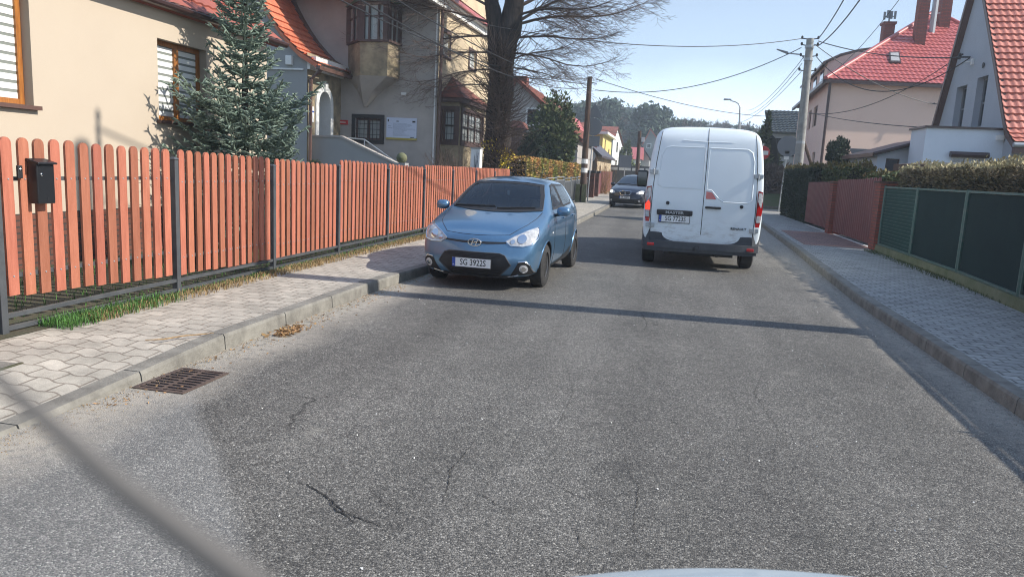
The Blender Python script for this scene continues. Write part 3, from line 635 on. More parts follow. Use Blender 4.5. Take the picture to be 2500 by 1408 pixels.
def litter(name, label, cat, c, rx, ry, n, size, mt, z, kind=None):
    Pn = np.stack([c[0] + rng.normal(0, rx, n), c[1] + rng.normal(0, ry, n), z + np.abs(rng.normal(0, 0.006, n))], 1)
    V, Fc = leaf_quads(Pn, size, rng, elong=1.6); V[:, 2] = np.clip(V[:, 2], z + 0.001, z + 0.03)
    return tag(npmesh(name, V, Fc, mt), label, cat, kind=kind)
c = PZ(705, 810); litter('leaf_litter', 'small heap of dry tan leaves in the left gutter', 'leaves', c, 0.05, 0.13, 150, 0.021, 'leaf_dry', 0.002, 'stuff')
c = PZ(745, 798); litter('leaf_litter', 'few scattered dry leaves beyond the heap in the gutter', 'leaves', c, 0.07, 0.25, 45, 0.012, 'leaf_dry', 0.002, 'stuff')
mb = MB(); pts = [Vector(PZ(x, y, 0.137)) for x, y in ((355, 832), (400, 830), (445, 822), (490, 818), (522, 815))]; mb.tube([p + Vector((0, 0, 0.008)) for p in pts], [0.003, 0.006, 0.005, 0.005, 0.002], 5)
tag(mb.build('fallen_twig', 'leaf_dry', smooth=40), 'thin reddish twig lying on the left paving', 'twig')
n_ = 260; Pn = np.stack([rng.uniform(-3.3, 2.5, n_), rng.uniform(2.3, 14, n_) , np.full(n_, .005)], 1); V, Fc = leaf_quads(Pn, 0.006, rng); V[:, 2] = np.clip(V[:, 2], .002, .01); tag(npmesh('pebbles', V, Fc, 'white'), 'tiny pale stone chips scattered on the asphalt', 'gravel', kind='stuff')
n_ = 500; Yp_ = rng.uniform(3.8, 12, n_); Pn = np.stack([np.array([pw(KL, y) for y in Yp_]) + np.abs(rng.normal(0, .16, n_)) + .01, Yp_, np.full(n_, .005)], 1); V, Fc = leaf_quads(Pn, 0.009, rng, elong=1.5); V[:, 2] = np.clip(V[:, 2], .002, .012); tag(npmesh('leaf_crumbs', V, Fc, 'leaf_dry'), 'crumbs of dry leaves along the left gutter', 'leaves', kind='stuff')
# grass at the fence foot
def tufts(name, label, y0, y1, n, h, mt, xs=(-4.98, -4.72), wob=1.0, cat='grass'):
    Y = rng.uniform(y0, y1, n); X = rng.uniform(0, 1, n) ** 1.6 * (xs[1] - xs[0]) + xs[0]
    dens = np.array([0.5 + 0.5 * math.sin(y * 2.1 + 1) * math.sin(y * 0.83) for y in Y]); keep = rng.uniform(0, 1, n) < (0.35 + 0.65 * dens) if wob else np.ones(n, bool)
    X, Y = X[keep], Y[keep]; n = len(X); L_ = h * rng.uniform(0.4, 1.2, n); a = rng.uniform(0, 2 * math.pi, n); lean = rng.uniform(0.1, 0.9, n)
    dx, dy = np.cos(a), np.sin(a); w = 0.0035
    b0 = np.stack([X - dy * w, Y + dx * w, np.full(n, 0.125)], 1); b1 = np.stack([X + dy * w, Y - dx * w, np.full(n, 0.125)], 1)
    mid = np.stack([X + dx * L_ * lean * 0.3, Y + dy * L_ * lean * 0.3, 0.13 + L_ * 0.6], 1); tip = np.stack([X + dx * L_ * lean, Y + dy * L_ * lean, 0.13 + L_ * (1.0 - 0.45 * lean)], 1)
    m0 = mid + (b0 - b1) * 0.4; m1 = mid - (b0 - b1) * 0.4
    V = np.stack([b0, b1, m1, m0, tip], 1).reshape(-1, 3); i = np.arange(n)[:, None] * 5
    Fc = np.concatenate([np.concatenate([i, i + 1, i + 2, i + 3], 1), np.concatenate([i + 3, i + 2, i + 4, i + 4], 1)])
    me = bpy.data.meshes.new(name); me.from_pydata(V.tolist(), [], [tuple(f[:3]) if f[2] == f[3] else tuple(f) for f in Fc.tolist()]); me.materials.append(M[mt])
    o = bpy.data.objects.new(name, me); C.objects.link(o); return tag(o, label, cat, kind='stuff')
tufts('grass', 'bright green grass tuft at the foot of the picket fence', 5.0, 6.5, 2300, 0.095, 'grass', (-4.98, -4.66))
tufts('grass', 'low green grass in patches under the picket fence', 6.5, 24, 5200, 0.06, 'grass', (-4.98, -4.8))
tufts('dry_grass', 'straw coloured dry grass along the picket fence', 5.3, 15, 7500, 0.07, 'drygrass', (-4.9, -4.66))
tufts('grass', 'green grass behind the picket fence', 4.4, 22, 7000, 0.085, 'grass', (-7.2, -5.05), 0)

tufts('weeds', 'dark weeds and moss at the foot of the low wall on the right', 9.5, 18.4, 2600, 0.05, 'lawn', (4.66, 4.42))
# ------------------------------------------------------------------ stained picket fence
def topz(Y): return pw([(3.5, 1.66), (4.93, 1.65), (6.75, 1.62), (8.6, 1.58), (10.66, 1.52), (10.68, 1.60), (12.7, 1.565), (14.72, 1.53), (14.74, 1.575), (23.2, 1.56)], Y)
posts = [4.70, 6.80, 8.74, 10.67, 12.72, 14.73, 16.8, 18.9, 21.0, 23.1]
fx = -5.0
t = thing('picket_fence', 'long reddish brown round topped picket fence on grey steel posts', 'fence', (fx, 4.7, 0.1))
def pickets(y0, y1, zb, n=None, r=R):
    mb = MB(); n = n or 13; pitch = (y1 - y0) / n; w = pitch * 0.63
    for i in range(n):
        c = y0 + (i + 0.5) * pitch + r.uniform(-.003, .003); zt = topz(c) + r.uniform(-.006, .006); z0 = zb(c) + r.uniform(-.008, .008); x = fx + 0.0
        lean = r.uniform(-.004, .004); prof = []
        for k in range(9): a = math.pi * k / 8; prof.append((c - math.cos(a) * w / 2 + lean, zt - w / 2 + math.sin(a) * w / 2))
        ring = [(c - w / 2, z0)] + prof + [(c + w / 2, z0)]
        mb.prism([(x, p[0], p[1]) for p in ring], (-0.022, 0, 0))
    return mb
def zbot(Y): return pw([(4.7, 0.42), (6.7, 0.32), (8.6, 0.28), (10.6, 0.24), (10.7, 0.32), (14, 0.28), (23, 0.3)], Y)
for a, b in zip(posts, posts[1:]):
    p_ = pickets(a + 0.05, b - 0.04, zbot)
    mb = MB()
    for z, dx in ((topz((a + b) / 2) - 0.31, -0.045), (zbot((a + b) / 2) + 0.2, -0.045), (0.265, 0.0), (0.165, 0.0)):
        if dx == 0.0: z = lerp(z, z, 0)
        mb.box(fx + dx - 0.02, fx + dx + 0.02, a + 0.03, b - 0.03, z - 0.016, z + 0.016)
    mb.build('rail', 'steel', t)
    n = 13; pitch = (b - a - 0.09) / n; p_.mi_pick = len(p_.f)
    mb = p_
    for i in range(n):
        c = a + 0.05 + (i + 0.5) * pitch
        for z in (topz((a + b) / 2) - 0.31, zbot((a + b) / 2) + 0.2): mb.lathe([(0.0, 0.006), (0.006, 0.005), (0.008, 0.0)], (fx, c, z), 'X', 8, 1)
    o = p_.build('picket_panel', ['picket', 'galv'], t)
for y in posts:
    mb = MB(); mb.box(fx - 0.035, fx + 0.03, y - 0.03, y + 0.03, 0.02, topz(y + 0.05) - 0.10)
    zt = topz(y + 0.05) - 0.10; mb.hexa([(fx - 0.045, y - 0.04, zt), (fx + 0.04, y - 0.04, zt), (fx + 0.04, y + 0.04, zt), (fx - 0.045, y + 0.04, zt), (fx - 0.02, y - 0.02, zt + 0.025), (fx + 0.015, y - 0.02, zt + 0.025), (fx + 0.015, y + 0.02, zt + 0.025), (fx - 0.02, y + 0.02, zt + 0.025)])
    mb.build('post', 'steel', t, bevel=0.004)
t = thing('garden_gate', 'picket gate piece left of the first steel fence post', 'gate', (fx, 3.6, 0.1))
mb = MB()
for c in (4.56, 4.40, 4.24, 4.08, 3.92, 3.76):
    w = 0.095; ring = [(c - w / 2, 0.22)] + [(c - math.cos(math.pi * k / 8) * w / 2, 1.6 + math.sin(math.pi * k / 8) * w / 2) for k in range(9)] + [(c + w / 2, 0.22)]
    mb.prism([(fx + 0.01, p[0], p[1]) for p in ring], (-0.022, 0, 0))
mb.build('picket_panel', 'picket', t)
mb = MB(); mb.box(fx - 0.05, fx - 0.013, 3.6, 4.64, 1.3, 1.34); mb.box(fx - 0.05, fx - 0.013, 3.6, 4.64, 0.5, 0.54); mb.box(fx - 0.05, fx - 0.013, 4.61, 4.65, 0.15, 1.5); mb.build('frame', 'steel', t)
# mailbox and bell
a0 = PX(76, 385, -4.93); a1 = PX(142, 497, -4.88)
y0, y1, z0, z1 = a0[1] + 0.02, a1[1], a1[2], a0[2]
t = thing('mailbox', 'black steel letter box hung on the picket fence', 'mailbox', (fx + 0.07, (y0 + y1) / 2, z0))
mb = MB(); mb.box(fx + 0.004, fx + 0.10, y0, y1, z0, z1 - 0.03); mb.build('box', 'black', t, bevel=0.008)
mb = MB(); mb.hexa([(fx + 0.004, y0 - 0.01, z1 - 0.03), (fx + 0.125, y0 - 0.01, z1 - 0.05), (fx + 0.125, y1 + 0.01, z1 - 0.05), (fx + 0.004, y1 + 0.01, z1 - 0.03), (fx + 0.004, y0 - 0.01, z1 - 0.005), (fx + 0.125, y0 - 0.01, z1 - 0.035), (fx + 0.125, y1 + 0.01, z1 - 0.035), (fx + 0.004, y1 + 0.01, z1 - 0.005)]); mb.build('lid', 'black', t, bevel=0.004)
mb = MB(); mb.lathe([(0.012, 0), (0.012, 0.006), (0.008, 0.008)], (fx + 0.1, y0 + 0.04, z1 - 0.13), 'X', 12); mb.build('lock', 'chrome', t)
mb = MB(); mb.box(fx + 0.1005, fx + 0.103, y0 + 0.1, y1 - 0.08, z0 + 0.025, z0 + 0.05); mb.build('name_plate', 'plastic', t)
b = PX(50, 420, -4.98)
t = thing('doorbell', 'small black doorbell with round silver button on the first picket', 'doorbell', (b[0], b[1], b[2] - 0.05))
mb = MB(); mb.box(fx + 0.002, fx + 0.022, b[1] - 0.022, b[1] + 0.022, b[2] - 0.05, b[2] + 0.05); mb.build('housing', 'plastic', t, bevel=0.004)
mb = MB(); mb.lathe([(0.011, 0.0), (0.011, 0.006), (0.006, 0.009)], (fx + 0.022, b[1], b[2] + 0.02), 'X', 14); mb.build('button', 'chrome', t)

# ------------------------------------------------------------------ cream house
def cream_house():
    X = -7.5; pl = Pl((X, 0, 0), (0, 1, 0), (1, 0, 0)); ye = pl.at(652, 300)[0]
    t = thing('cream_house', 'cream rendered house with brown window frames behind the spruce', 'house', (X, ye, 0.1))
    w1 = pl.rect(-160, -60, 76, 243); w1 = (w1[0], pl.at(76, 120)[0], pl.at(76, 245)[1], pl.at(76, -42)[1])
    w2 = (pl.at(385, 150)[0], pl.at(505, 200)[0], pl.at(385, 292)[1], pl.at(385, 93)[1]); w1 = (w1[1] - 1.25, w1[1], w2[2], w1[3])
    ze = pl.at(655, 96)[1]
    mb = MB(); pl.wall(mb, -1.0, ye, 0.78, ze, [w1, w2], 0.2, 0, 1)
    mb.quad((X, ye, 0.78), (X - 8, ye, 0.78), (X - 8, ye, ze), (X, ye, ze), 0)
    mb.poly([(X, ye, ze), (X - 8, ye, ze), (X - 4, ye, ze + 3.6)], 0)
    mb.build('wall', ['cream', 'reveal'], t)
    mb = MB(); mb.box(X - 8, X + 0.0, -1.0, ye - 0.02, 0.0, 0.78); mb.box(X - 0.02, X - 0.005, -1, ye - 0.03, 0.74, 0.80); mb.build('plinth', 'brickdark', t)
    for w in (w1, w2): window(t, pl, w, 0.18, 'oak', 'glass', 2, 1, 0.07, 'brownsheet', blinds=True)
    # roof: slope rising away from the street
    mb = MB(); sv = Vector((-4.35, 0, 3.7)).normalized(); tiles(mb, (X + 0.13, -1.5, ze - 0.02), (0, 1, 0), sv, [(0, 0), (ye + 1.8, 0), (ye + 1.8, 5.7), (0, 5.7)], 0.21, 0.34, 0.02, 0.03)
    r = mb.build('roof', 'tile_brown', t)
    mb = MB(); gz = ze - 0.07; pts = []
    for k in range(7): a = math.pi * k / 6; pts.append((X + 0.20 - math.cos(a) * 0.07, -1.5, gz - math.sin(a) * 0.07 + 0.03))
    mb.prism(pts + [(X + 0.26, -1.5, gz + 0.045), (X + 0.14, -1.5, gz + 0.045)], (0, ye + 1.85, 0)); mb.build('gutter', 'gutter', t)
    mb = MB(); mb.box(X + 0.002, X + 0.14, -1.2, ye + 0.25, ze - 0.085, ze - 0.05); mb.box(X + 0.10, X + 0.145, -1.2, ye + 0.25, ze - 0.05, ze + 0.03); mb.build('soffit', 'brownsheet', t)
    return ye
YE = cream_house()

# ------------------------------------------------------------------ grey building with the arched entrance, oriel and street facade
def old_building():
    X1, Y1 = -8.0, 24.7
    plF = Pl((0, Y1, 0), (1, 0, 0), (0, -1, 0)); plS = Pl((X1, 0, 0), (0, 1, 0), (1, 0, 0))
    t = thing('old_villa', 'weathered grey villa with corner oriel and orange tiled porch roof', 'house', (X1, Y1, 0.1))
    xl = -16.0; ztop = 13.0
    wF = plF.rect(868, 288, 929, 343)
    mb = MB(); plF.wall(mb, xl, X1, 0, ztop, [wF], 0.12, 0)
    # street facade (faces the sun): openings
    up1 = plS.rect(1079, 75, 1097, 142); up2 = plS.rect(1146, 122, 1160, 172)
    Y2 = plS.at(1196, 200)[0]
    plS.wall(mb, Y1, Y2, 0, 9.5, [up1, up2], 0.12, 1)
    mb.build('wall', ['greyren', 'sandren'], t)
    window(t, plF, wF, 0.12, 'darkwood', 'curtain', 2, 1, 0.07, None, 'plastic', 0.13, bars=6)
    window(t, plS, up1, 0.12, 'white', 'curtain', 2, 1, 0.05, 'brownsheet', 'darkwood', 0.1); window(t, plS, up2, 0.12, 'white', 'curtain', 2, 1, 0.05, 'brownsheet', 'darkwood', 0.1)
    # street gable verge with its cornice and red tiles
    a = plS.at(1085, 0); b = plS.at(1196, 78); sl = (b[1] - a[1]) / (b[0] - a[0])
    mb = MB(); A = (a[0] - 2.0, a[1] - 2.0 * sl); B = (b[0] + 0.3, b[1] + 0.3 * sl)
    def strip(z0, z1, o0, o1, mi): mb.hexa([plS.p(A[0], A[1] + z0, o0), plS.p(B[0], B[1] + z0, o0), plS.p(B[0], B[1] + z0, o1), plS.p(A[0], A[1] + z0, o1), plS.p(A[0], A[1] + z1, o0), plS.p(B[0], B[1] + z1, o0), plS.p(B[0], B[1] + z1, o1), plS.p(A[0], A[1] + z1, o1)], mi)
    strip(-0.35, -0.12, 0.0, 0.14, 0); strip(-0.12, 0.05, 0.0, 0.28, 0); mb.build('cornice', 'white', t)
    mb = MB(); v = Vector((0, B[0] - A[0], B[1] - A[1])); tiles(mb, plS.p(A[0], A[1] + 0.06, 0.4), -v, (-1, 0, 0), [(-v.length, 0), (0, 0), (0, 6), (-v.length, 6)], 0.2, 0.3, 0.02, 0.03); mb.build('roof', 'tile_red', t)
    # downpipes at the corner
    mb = MB(); mb.tube([(X1 + 0.10, Y1 - 0.02, 0.15), (X1 + 0.10, Y1 - 0.02, 10)], 0.055, 8); mb.build('drainpipe', 'brownsheet', t, smooth=40)
    mb = MB(); mb.tube([(X1 - 0.07, Y1 - 0.05, 0.15), (X1 - 0.07, Y1 - 0.05, 10)], 0.028, 6); mb.build('conduit', 'white', t)
    # oriel: lower box, glazed storey, copper roof, corbel
    q = plF.rect(850, 112, 952, 195); za, zb = q[2], q[3]; zg = plF.at(900, 18)[1] - 0.1; yo = Y1 - 0.85
    def PYx(x, Y): return PY(x, 150, Y)[0]
    L0, L1, R1, R0 = plF.at(850, 150)[0], PYx(879, yo), PYx(946, yo), plF.at(955, 150)[0]
    R0 = max(R0, R1 + 0.12)
    def ring(z, g=0.0, s=1.0): cx = (L1 + R1) / 2; return [((L0 - g - cx) * s + cx, Y1, z), ((L1 - g - cx) * s + cx, Y1 - (0.85 + g) * s, z), ((R1 + g - cx) * s + cx, Y1 - (0.85 + g) * s, z), ((R0 + g - cx) * s + cx, Y1, z)]
    def loft(mb, r0, r1, mi=0, caps=True):
        n = len(r0); fs = [(i, (i + 1) % n, n + (i + 1) % n, n + i) for i in range(n)]
        if caps: fs += [tuple(range(n))[::-1], tuple(range(n, 2 * n))]
        mb.add(r0 + r1, fs, mi)
    mb = MB(); loft(mb, ring(za + 0.02), ring(zb), 0); o = mb.build('oriel', ['stainren', 'greyren'], t)
    m2 = MB(); loft(m2, ring(zb, 0.07), ring(zb + 0.07, 0.07)); _fix(m2.build('ledge', 'darkwood', o), t); m2 = MB(); loft(m2, ring(zg, 0.06), ring(zg + 0.10, 0.06)); _fix(m2.build('eaves_board', 'darkwood', o), t)
    m2 = MB(); loft(m2, ring(zb + 0.07, -0.03), ring(zg, -0.03)); _fix(m2.build('glazing', 'curtain', o), t)
    m2 = MB()
    rr = ring(zb + 0.07); seg = [(0, 1), (1, 2), (2, 3)]
    for i, j in seg:
        A_, B_ = Vector(rr[i]), Vector(rr[j]); n = 3 if (i, j) == (1, 2) else 2
        for k in range(n + 1):
            p = A_.lerp(B_, k / n); w_ = 0.16 if (k in (0, n)) else 0.06; d = (B_ - A_).normalized(); nn = Vector((d.y, -d.x, 0))
            s0 = 0.0 if k else 0; c0 = p + (d * w_ / 2 if k == 0 else (-d * w_ / 2 if k == n else Vector()))
            m2.beam(c0 + nn * 0.015, c0 + nn * 0.015 + Vector((0, 0, zg - zb - 0.07)), w_, 0.07) if abs(d.x) > .5 else m2.box(c0.x - 0.05, c0.x + 0.05, c0.y - w_ / 2, c0.y + w_ / 2, zb + 0.07, zg)
    z_ = zb + 0.07 + (zg - zb) * 0.62; loft(m2, ring(z_, 0.02), ring(z_ + 0.05, 0.02)); _fix(m2.build('frame', 'darkwood', o), t)
    m2 = MB(); loft(m2, ring(zg + 0.10, 0.16), ring(zg + 0.5, 0.0, 0.45)); _fix(m2.build('canopy', 'copper', o), t)
    cz = plF.at(895, 262)[1]; m2 = MB(); cx = plF.at(893, 250)[0]
    rA = ring(za + 0.02); rM = [(lerp(p[0], cx, 0.55), lerp(p[1], Y1, 0.35) if p[1] < Y1 else p[1], lerp(za, cz, 0.45)) for p in rA]; rB = [(lerp(p[0], cx, 0.93), lerp(p[1], Y1, 0.8), cz) for p in rA]
    loft(m2, rM, rA); loft(m2, rB, rM); _fix(m2.build('corbel', 'greyren', o), t)
    # bay window with little red roof on the street side
    b = plS.rect(1046, 232, 1160, 352); b0 = (b[0], plS.at(1158, 300)[0]); zc0, zc1 = plS.at(1046, 352)[1], plS.at(1046, 232)[1]
    b0 = (Y1 + 0.35, Y1 + 3.9)
    plb = Pl((X1 + 0.7, 0, 0), (0, 1, 0), (1, 0, 0)); hb = (b0[0] + 0.35, b0[1] - 0.35, zc0 + 0.15, zc1 - 0.35)
    mb = MB(); plb.wall(mb, b0[0], b0[1], 0.1, zc1 - 0.1, [hb], 0.1, 0); pln = Pl((0, b0[0], 0), (1, 0, 0), (0, -1, 0)); hn = (X1 + 0.12, X1 + 0.58, zc0 + 0.15, zc1 - 0.35)
    pln.wall(mb, X1, X1 + 0.7, 0.1, zc1 - 0.1, [hn], 0.08, 0); mb.quad((X1, b0[1], 0.1), (X1 + 0.7, b0[1], 0.1), (X1 + 0.7, b0[1], zc1), (X1, b0[1], zc1)); bay = mb.build('bay', 'stainren', t)
    for pp, hh, nn_ in ((plb, hb, 3), (pln, hn, 1)): window(t, pp, hh, 0.08, 'darkwood', 'curtain', nn_, 2, 0.08, None, 'darkwood', 0.12, bars=7 if nn_ == 3 else 3)
    mb = MB(); mb.box(X1, X1 + 0.85, b0[0] - 0.15, b0[1] + 0.15, zc1 - 0.1, zc1 + 0.04); _fix(mb.build('eaves', 'darkwood', bay), t)
    zp = plS.at(1085, 186)[1]; ym = Y1 + 1.7
    mb = MB(); e = [(X1 + 0.9, b0[0] - 0.2, zc1 + 0.05), (X1 + 0.9, b0[1] + 0.2, zc1 + 0.05), (X1, b0[1] + 0.2, zc1 + 0.05), (X1, b0[0] - 0.2, zc1 + 0.05)]; ap = (X1 + 0.01, ym, zp + 0.1)
    mb.add(e + [ap], [(0, 1, 4), (3, 0, 4), (1, 2, 4), (0, 3, 2, 1)]); _fix(mb.build('roof', 'tile_old', bay), t)
    # entrance wing
    X2 = plF.at(832, 250)[0]; plE = Pl((X2, 0, 0), (0, 1, 0), (1, 0, 0)); Ye = plE.at(750, 250)[0]; plG = Pl((0, Ye, 0), (1, 0, 0), (0, -1, 0))
    ze = plE.at(790, 190)[1]; zg0 = plG.at(745, 152)[1]
    # gable wall with the swept verge, facing the camera
    cur = [plG.at(x, y) for x, y in ((752, 152), (735, 132), (712, 108), (690, 82), (668, 50), (650, 20), (632, -15), (600, -85), (575, -145))]
    pts = [plG.p(X2 - 5.5, 0), plG.p(X2, 0), plG.p(X2, cur[0][1])] + [plG.p(*c) for c in cur[1:]] + [plG.p(X2 - 5.5, cur[-1][1])]
    a_arch = (plE.at(767, 330)[0] + 0.15, plE.at(811, 330)[0] - 0.12); z_a0 = plE.at(790, 332)[1]; z_a1 = plE.at(790, 205)[1]
    mb = MB(); mb.poly(pts, 0); wing = mb.build('gable_wall', ['greyren2'], t)
    # arch wall: opening with a round head
    mb = MB(); N = 14; ac = (a_arch[0] + a_arch[1]) / 2; r_ = (a_arch[1] - a_arch[0]) / 2 - 0.1; zs = z_a1 - r_ - 0.25
    arc = [(ac - math.cos(math.pi * k / N) * r_, zs + math.sin(math.pi * k / N) * r_) for k in range(N + 1)]
    lo, hi = z_a0, zg0 + 0.3
    plE.wall(mb, Ye, ac - r_, 0, hi, (), 0.1, 0); plE.wall(mb, ac + r_, Y1, 0, hi, (), 0.1, 0); plE.wall(mb, ac - r_, ac + r_, 0, lo, (), 0.1, 0)
    for (p, q_) in zip(arc, arc[1:]): mb.quad(plE.p(*p), plE.p(*q_), plE.p(q_[0], hi), plE.p(p[0], hi), 0)
    mb.build('entrance_wall', 'stainren', t)
    mb = MB(); full = [(ac - r_, lo)] + arc + [(ac + r_, lo)]
    out_ = [(ac - r_ - 0.2, lo)] + [(ac - math.cos(math.pi * k / N) * (r_ + 0.2), zs + math.sin(math.pi * k / N) * (r_ + 0.2)) for k in range(N + 1)] + [(ac + r_ + 0.2, lo)]
    for i in range(len(full) - 1):
        mb.quad(plE.p(*full[i], 0.05), plE.p(*full[i + 1], 0.05), plE.p(*out_[i + 1], 0.05), plE.p(*out_[i], 0.05)); mb.quad(plE.p(*full[i], 0.05), plE.p(*full[i + 1], 0.05), plE.p(*full[i + 1], -0.7), plE.p(*full[i], -0.7))
        mb.quad(plE.p(*out_[i], 0.05), plE.p(*out_[i + 1], 0.05), plE.p(*out_[i + 1], 0), plE.p(*out_[i], 0))
    arch = mb.build('arch', 'white', t)
    mb = MB(); plE.box(mb, ac - r_ + 0.01, ac + r_ - 0.01, lo, zs + 0.3 * r_, -0.66, -0.6); mb.build('door', 'black', t)
    mb = MB(); plE.box(mb, ac - 0.1, ac + 0.1, zs + r_ - 0.02, zs + r_ + 0.28, 0.0, 0.11); _fix(mb.build('keystone', 'white', arch), t)
    mb = MB(); zc = plE.at(785, 165)[1]
    for k, (dz, out) in enumerate(((0.0, 0.10), (0.13, 0.2), (0.26, 0.3))): plE.box(mb, Ye, Y1, zc - 0.18 + dz, zc - 0.18 + dz + 0.128, 0.0, out)
    mb.build('cornice', 'white', t)
    # swept porch roof following the verge curve
    prof_pts = [plG.p(*c) for c in cur]; base = plG.p(X2 + 0.45, cur[0][1] - 0.12)
    C2 = [Vector((base.x, 0, base.z))] + [Vector((p.x, 0, p.z)) for p in prof_pts[1:]]
    L2 = [0.0]
    for a_, b_ in zip(C2, C2[1:]): L2.append(L2[-1] + (b_ - a_).length)
    def prof(v):
        for i in range(len(L2) - 1):
            if v <= L2[i + 1] or i == len(L2) - 2:
                q_ = C2[i].lerp(C2[i + 1], min(1.0, (v - L2[i]) / (L2[i + 1] - L2[i]))); return Vector((q_.x, 0, q_.z)), 0.06
    mb = MB(); Lr = L2[-1]; dep = Y1 - Ye + 0.15
    tiles(mb, (0, Ye - 0.15, 0), (0, 1, 0), (-0.6, 0, 0.8), [(0, 0), (dep, 0), (dep, Lr), (0, Lr)], 0.17, 0.30, 0.012, 0.05, prof=prof)
    # thickness at the verge
    for a_, b_ in zip(C2, C2[1:]):
        for yy in (Ye - 0.15,): mb.hexa([(a_.x, yy, a_.z - 0.10), (b_.x, yy, b_.z - 0.10), (b_.x, yy + 0.2, b_.z - 0.10), (a_.x, yy + 0.2, a_.z - 0.10), (a_.x, yy, a_.z + 0.055), (b_.x, yy, b_.z + 0.055), (b_.x, yy + 0.2, b_.z + 0.055), (a_.x, yy + 0.2, a_.z + 0.055)])
    mb.build('roof', 'tile_orange', t)
    mb = MB()
    for a_, b_ in zip(C2, C2[1:]): mb.beam((a_.x, Y1 - 0.12, a_.z + 0.09), (b_.x, Y1 - 0.12, b_.z + 0.09), 0.3, 0.12)
    mb.beam((base.x + 0.02, Ye - 0.2, base.z - 0.06), (base.x + 0.02, Y1, base.z - 0.06), 0.13, 0.12); mb.build('flashing', 'brownsheet', t)
    mb = MB(); mb.tube([(base.x, Ye + 0.05, base.z - 0.1), (X2 + 0.12, Ye + 0.02, base.z - 0.4), (X2 + 0.09, Ye + 0.0, 0.2)], 0.06, 8); mb.build('drainpipe', 'brownsheet', t, smooth=40)
    mb = MB(); aa = plG.at(640, 165); bb = plG.at(742, 170); mb.beam(plG.p(aa[0], bb[1], 0.04), plG.p(bb[0], bb[1], 0.04), 0.05, 0.05); mb.build('conduit', 'white', t)
    mb = MB(); c = plG.rect(701, 137, 716, 160); plG.box(mb, *c, 0.0, 0.12); ab = thing('alarm_box', 'small white alarm box on the grey gable wall', 'alarm', plG.p(c[0], c[2])); mb.build('housing', 'white', ab, bevel=0.01)
    # stair with side wall and handrail
    Ys = Ye + 0.3; pls = Pl((0, Ys, 0), (1, 0, 0), (0, -1, 0)); w = [pls.at(x, y) for x, y in ((753, 334), (832, 336), (968, 402))]
    st = thing('entrance_steps', 'grey rendered outdoor stair with sloping side wall and pale handrail', 'steps', pls.p(w[0][0], 0.1))
    mb = MB(); mb.prism([pls.p(w[0][0], 0.1), pls.p(w[2][0], 0.1), pls.p(*w[2]), pls.p(*w[1]), pls.p(*w[0])], (0, 0.2, 0)); mb.build('side_wall', 'greyren2', st)
    mb = MB()
    for p, q_ in ((w[0], w[1]), (w[1], w[2])): mb.beam(pls.p(*p, -0.1) + Vector((0, 0, 0.03)), pls.p(*q_, -0.1) + Vector((0, 0, 0.03)), 0.28, 0.06)
    mb.build('coping', 'greyren', st)
    mb = MB(); n = 8
    for k in range(n):
        a_ = lerp(w[2][0], w[1][0], k / n); b_ = lerp(w[2][0], w[1][0], (k + 1) / n); z_ = lerp(0.1, w[1][1] - 0.5, (k + 1) / n); mb.box(a_, b_, Ys + 0.2, Ys + 1.5, 0.1, z_)
    mb.box(w[0][0] + 0.02, w[1][0], Ys + 0.2, Ys + 1.5, 0.1, w[1][1] - 0.5); mb.build('treads', 'concrete', st)
    mb = MB(); p1 = PY(850, 337, Ys + 1.6); p2 = PY(890, 341, Ys + 1.6); p3 = PY(975, 402, Ys + 1.6); mb.tube([p1, p2, p3], 0.025, 6); mb.tube([p3, (p3[0], p3[1], 0.1)], 0.022, 6); mb.tube([p2, (p2[0], p2[1], 0.1)], 0.022, 6); mb.build('handrail', 'white', st)
    # signs
    def sign(name, label, cat, pl, rect, mats, th=0.04):
        g = thing(name, label, cat, pl.p(rect[0], rect[2])); mb = MB(); pl.box(mb, *rect, 0.0, th, 0); mb.build('panel', mats, g); return g
    rc = plF.rect(945, 287, 1017, 341); g = sign('notice_board', 'pale blue printed notice board with a mustard bottom strip on the grey wall', 'notice board', plF, rc, 'boardwhite')
    mb = MB(); plF.box(mb, rc[0] - 0.01, rc[1] + 0.01, rc[2] - 0.035, rc[2] + 0.03, 0.0, 0.055); mb.build('strip', 'yellowtrim', g)
    mb = MB(); a0, a1, z0, z1 = rc; wd, ht = a1 - a0, z1 - z0; rr = random.Random(4)
    plF.box(mb, a0 + .04 * wd, a0 + .08 * wd, z1 - .2 * ht, z1 - .08 * ht, 0.04, 0.043); plF.box(mb, a0 + .33 * wd, a0 + .41 * wd, z1 - .19 * ht, z1 - .15 * ht, 0.04, 0.043); plF.box(mb, a0 + .86 * wd, a0 + .96 * wd, z1 - .21 * ht, z1 - .13 * ht, 0.04, 0.043); plF.box(mb, a0 + .8 * wd, a0 + .93 * wd, z0 + .06 * ht, z0 + .09 * ht, 0.04, 0.043)
    mb.build('emblems', 'ink', g)
    mb = MB()
    for k in range(15):
        zz = z1 - (0.28 + k * 0.042) * ht; x_ = a0 + 0.22 * wd; xe = a0 + (0.55 + rr.random() * .4) * wd
        while x_ < xe: l_ = rr.uniform(0.02, 0.07) * wd; plF.box(mb, x_, x_ + l_, zz, zz + 0.017 * ht, 0.04, 0.042); x_ += l_ + 0.01 * wd
    plF.box(mb, a0 + .05 * wd, a0 + .16 * wd, z1 - .42 * ht, z1 - .395 * ht, .04, .042); plF.box(mb, a0 + .05 * wd, a0 + .2 * wd, z1 - .5 * ht, z1 - .48 * ht, .04, .042); mb.build('print', 'boardtext', g)
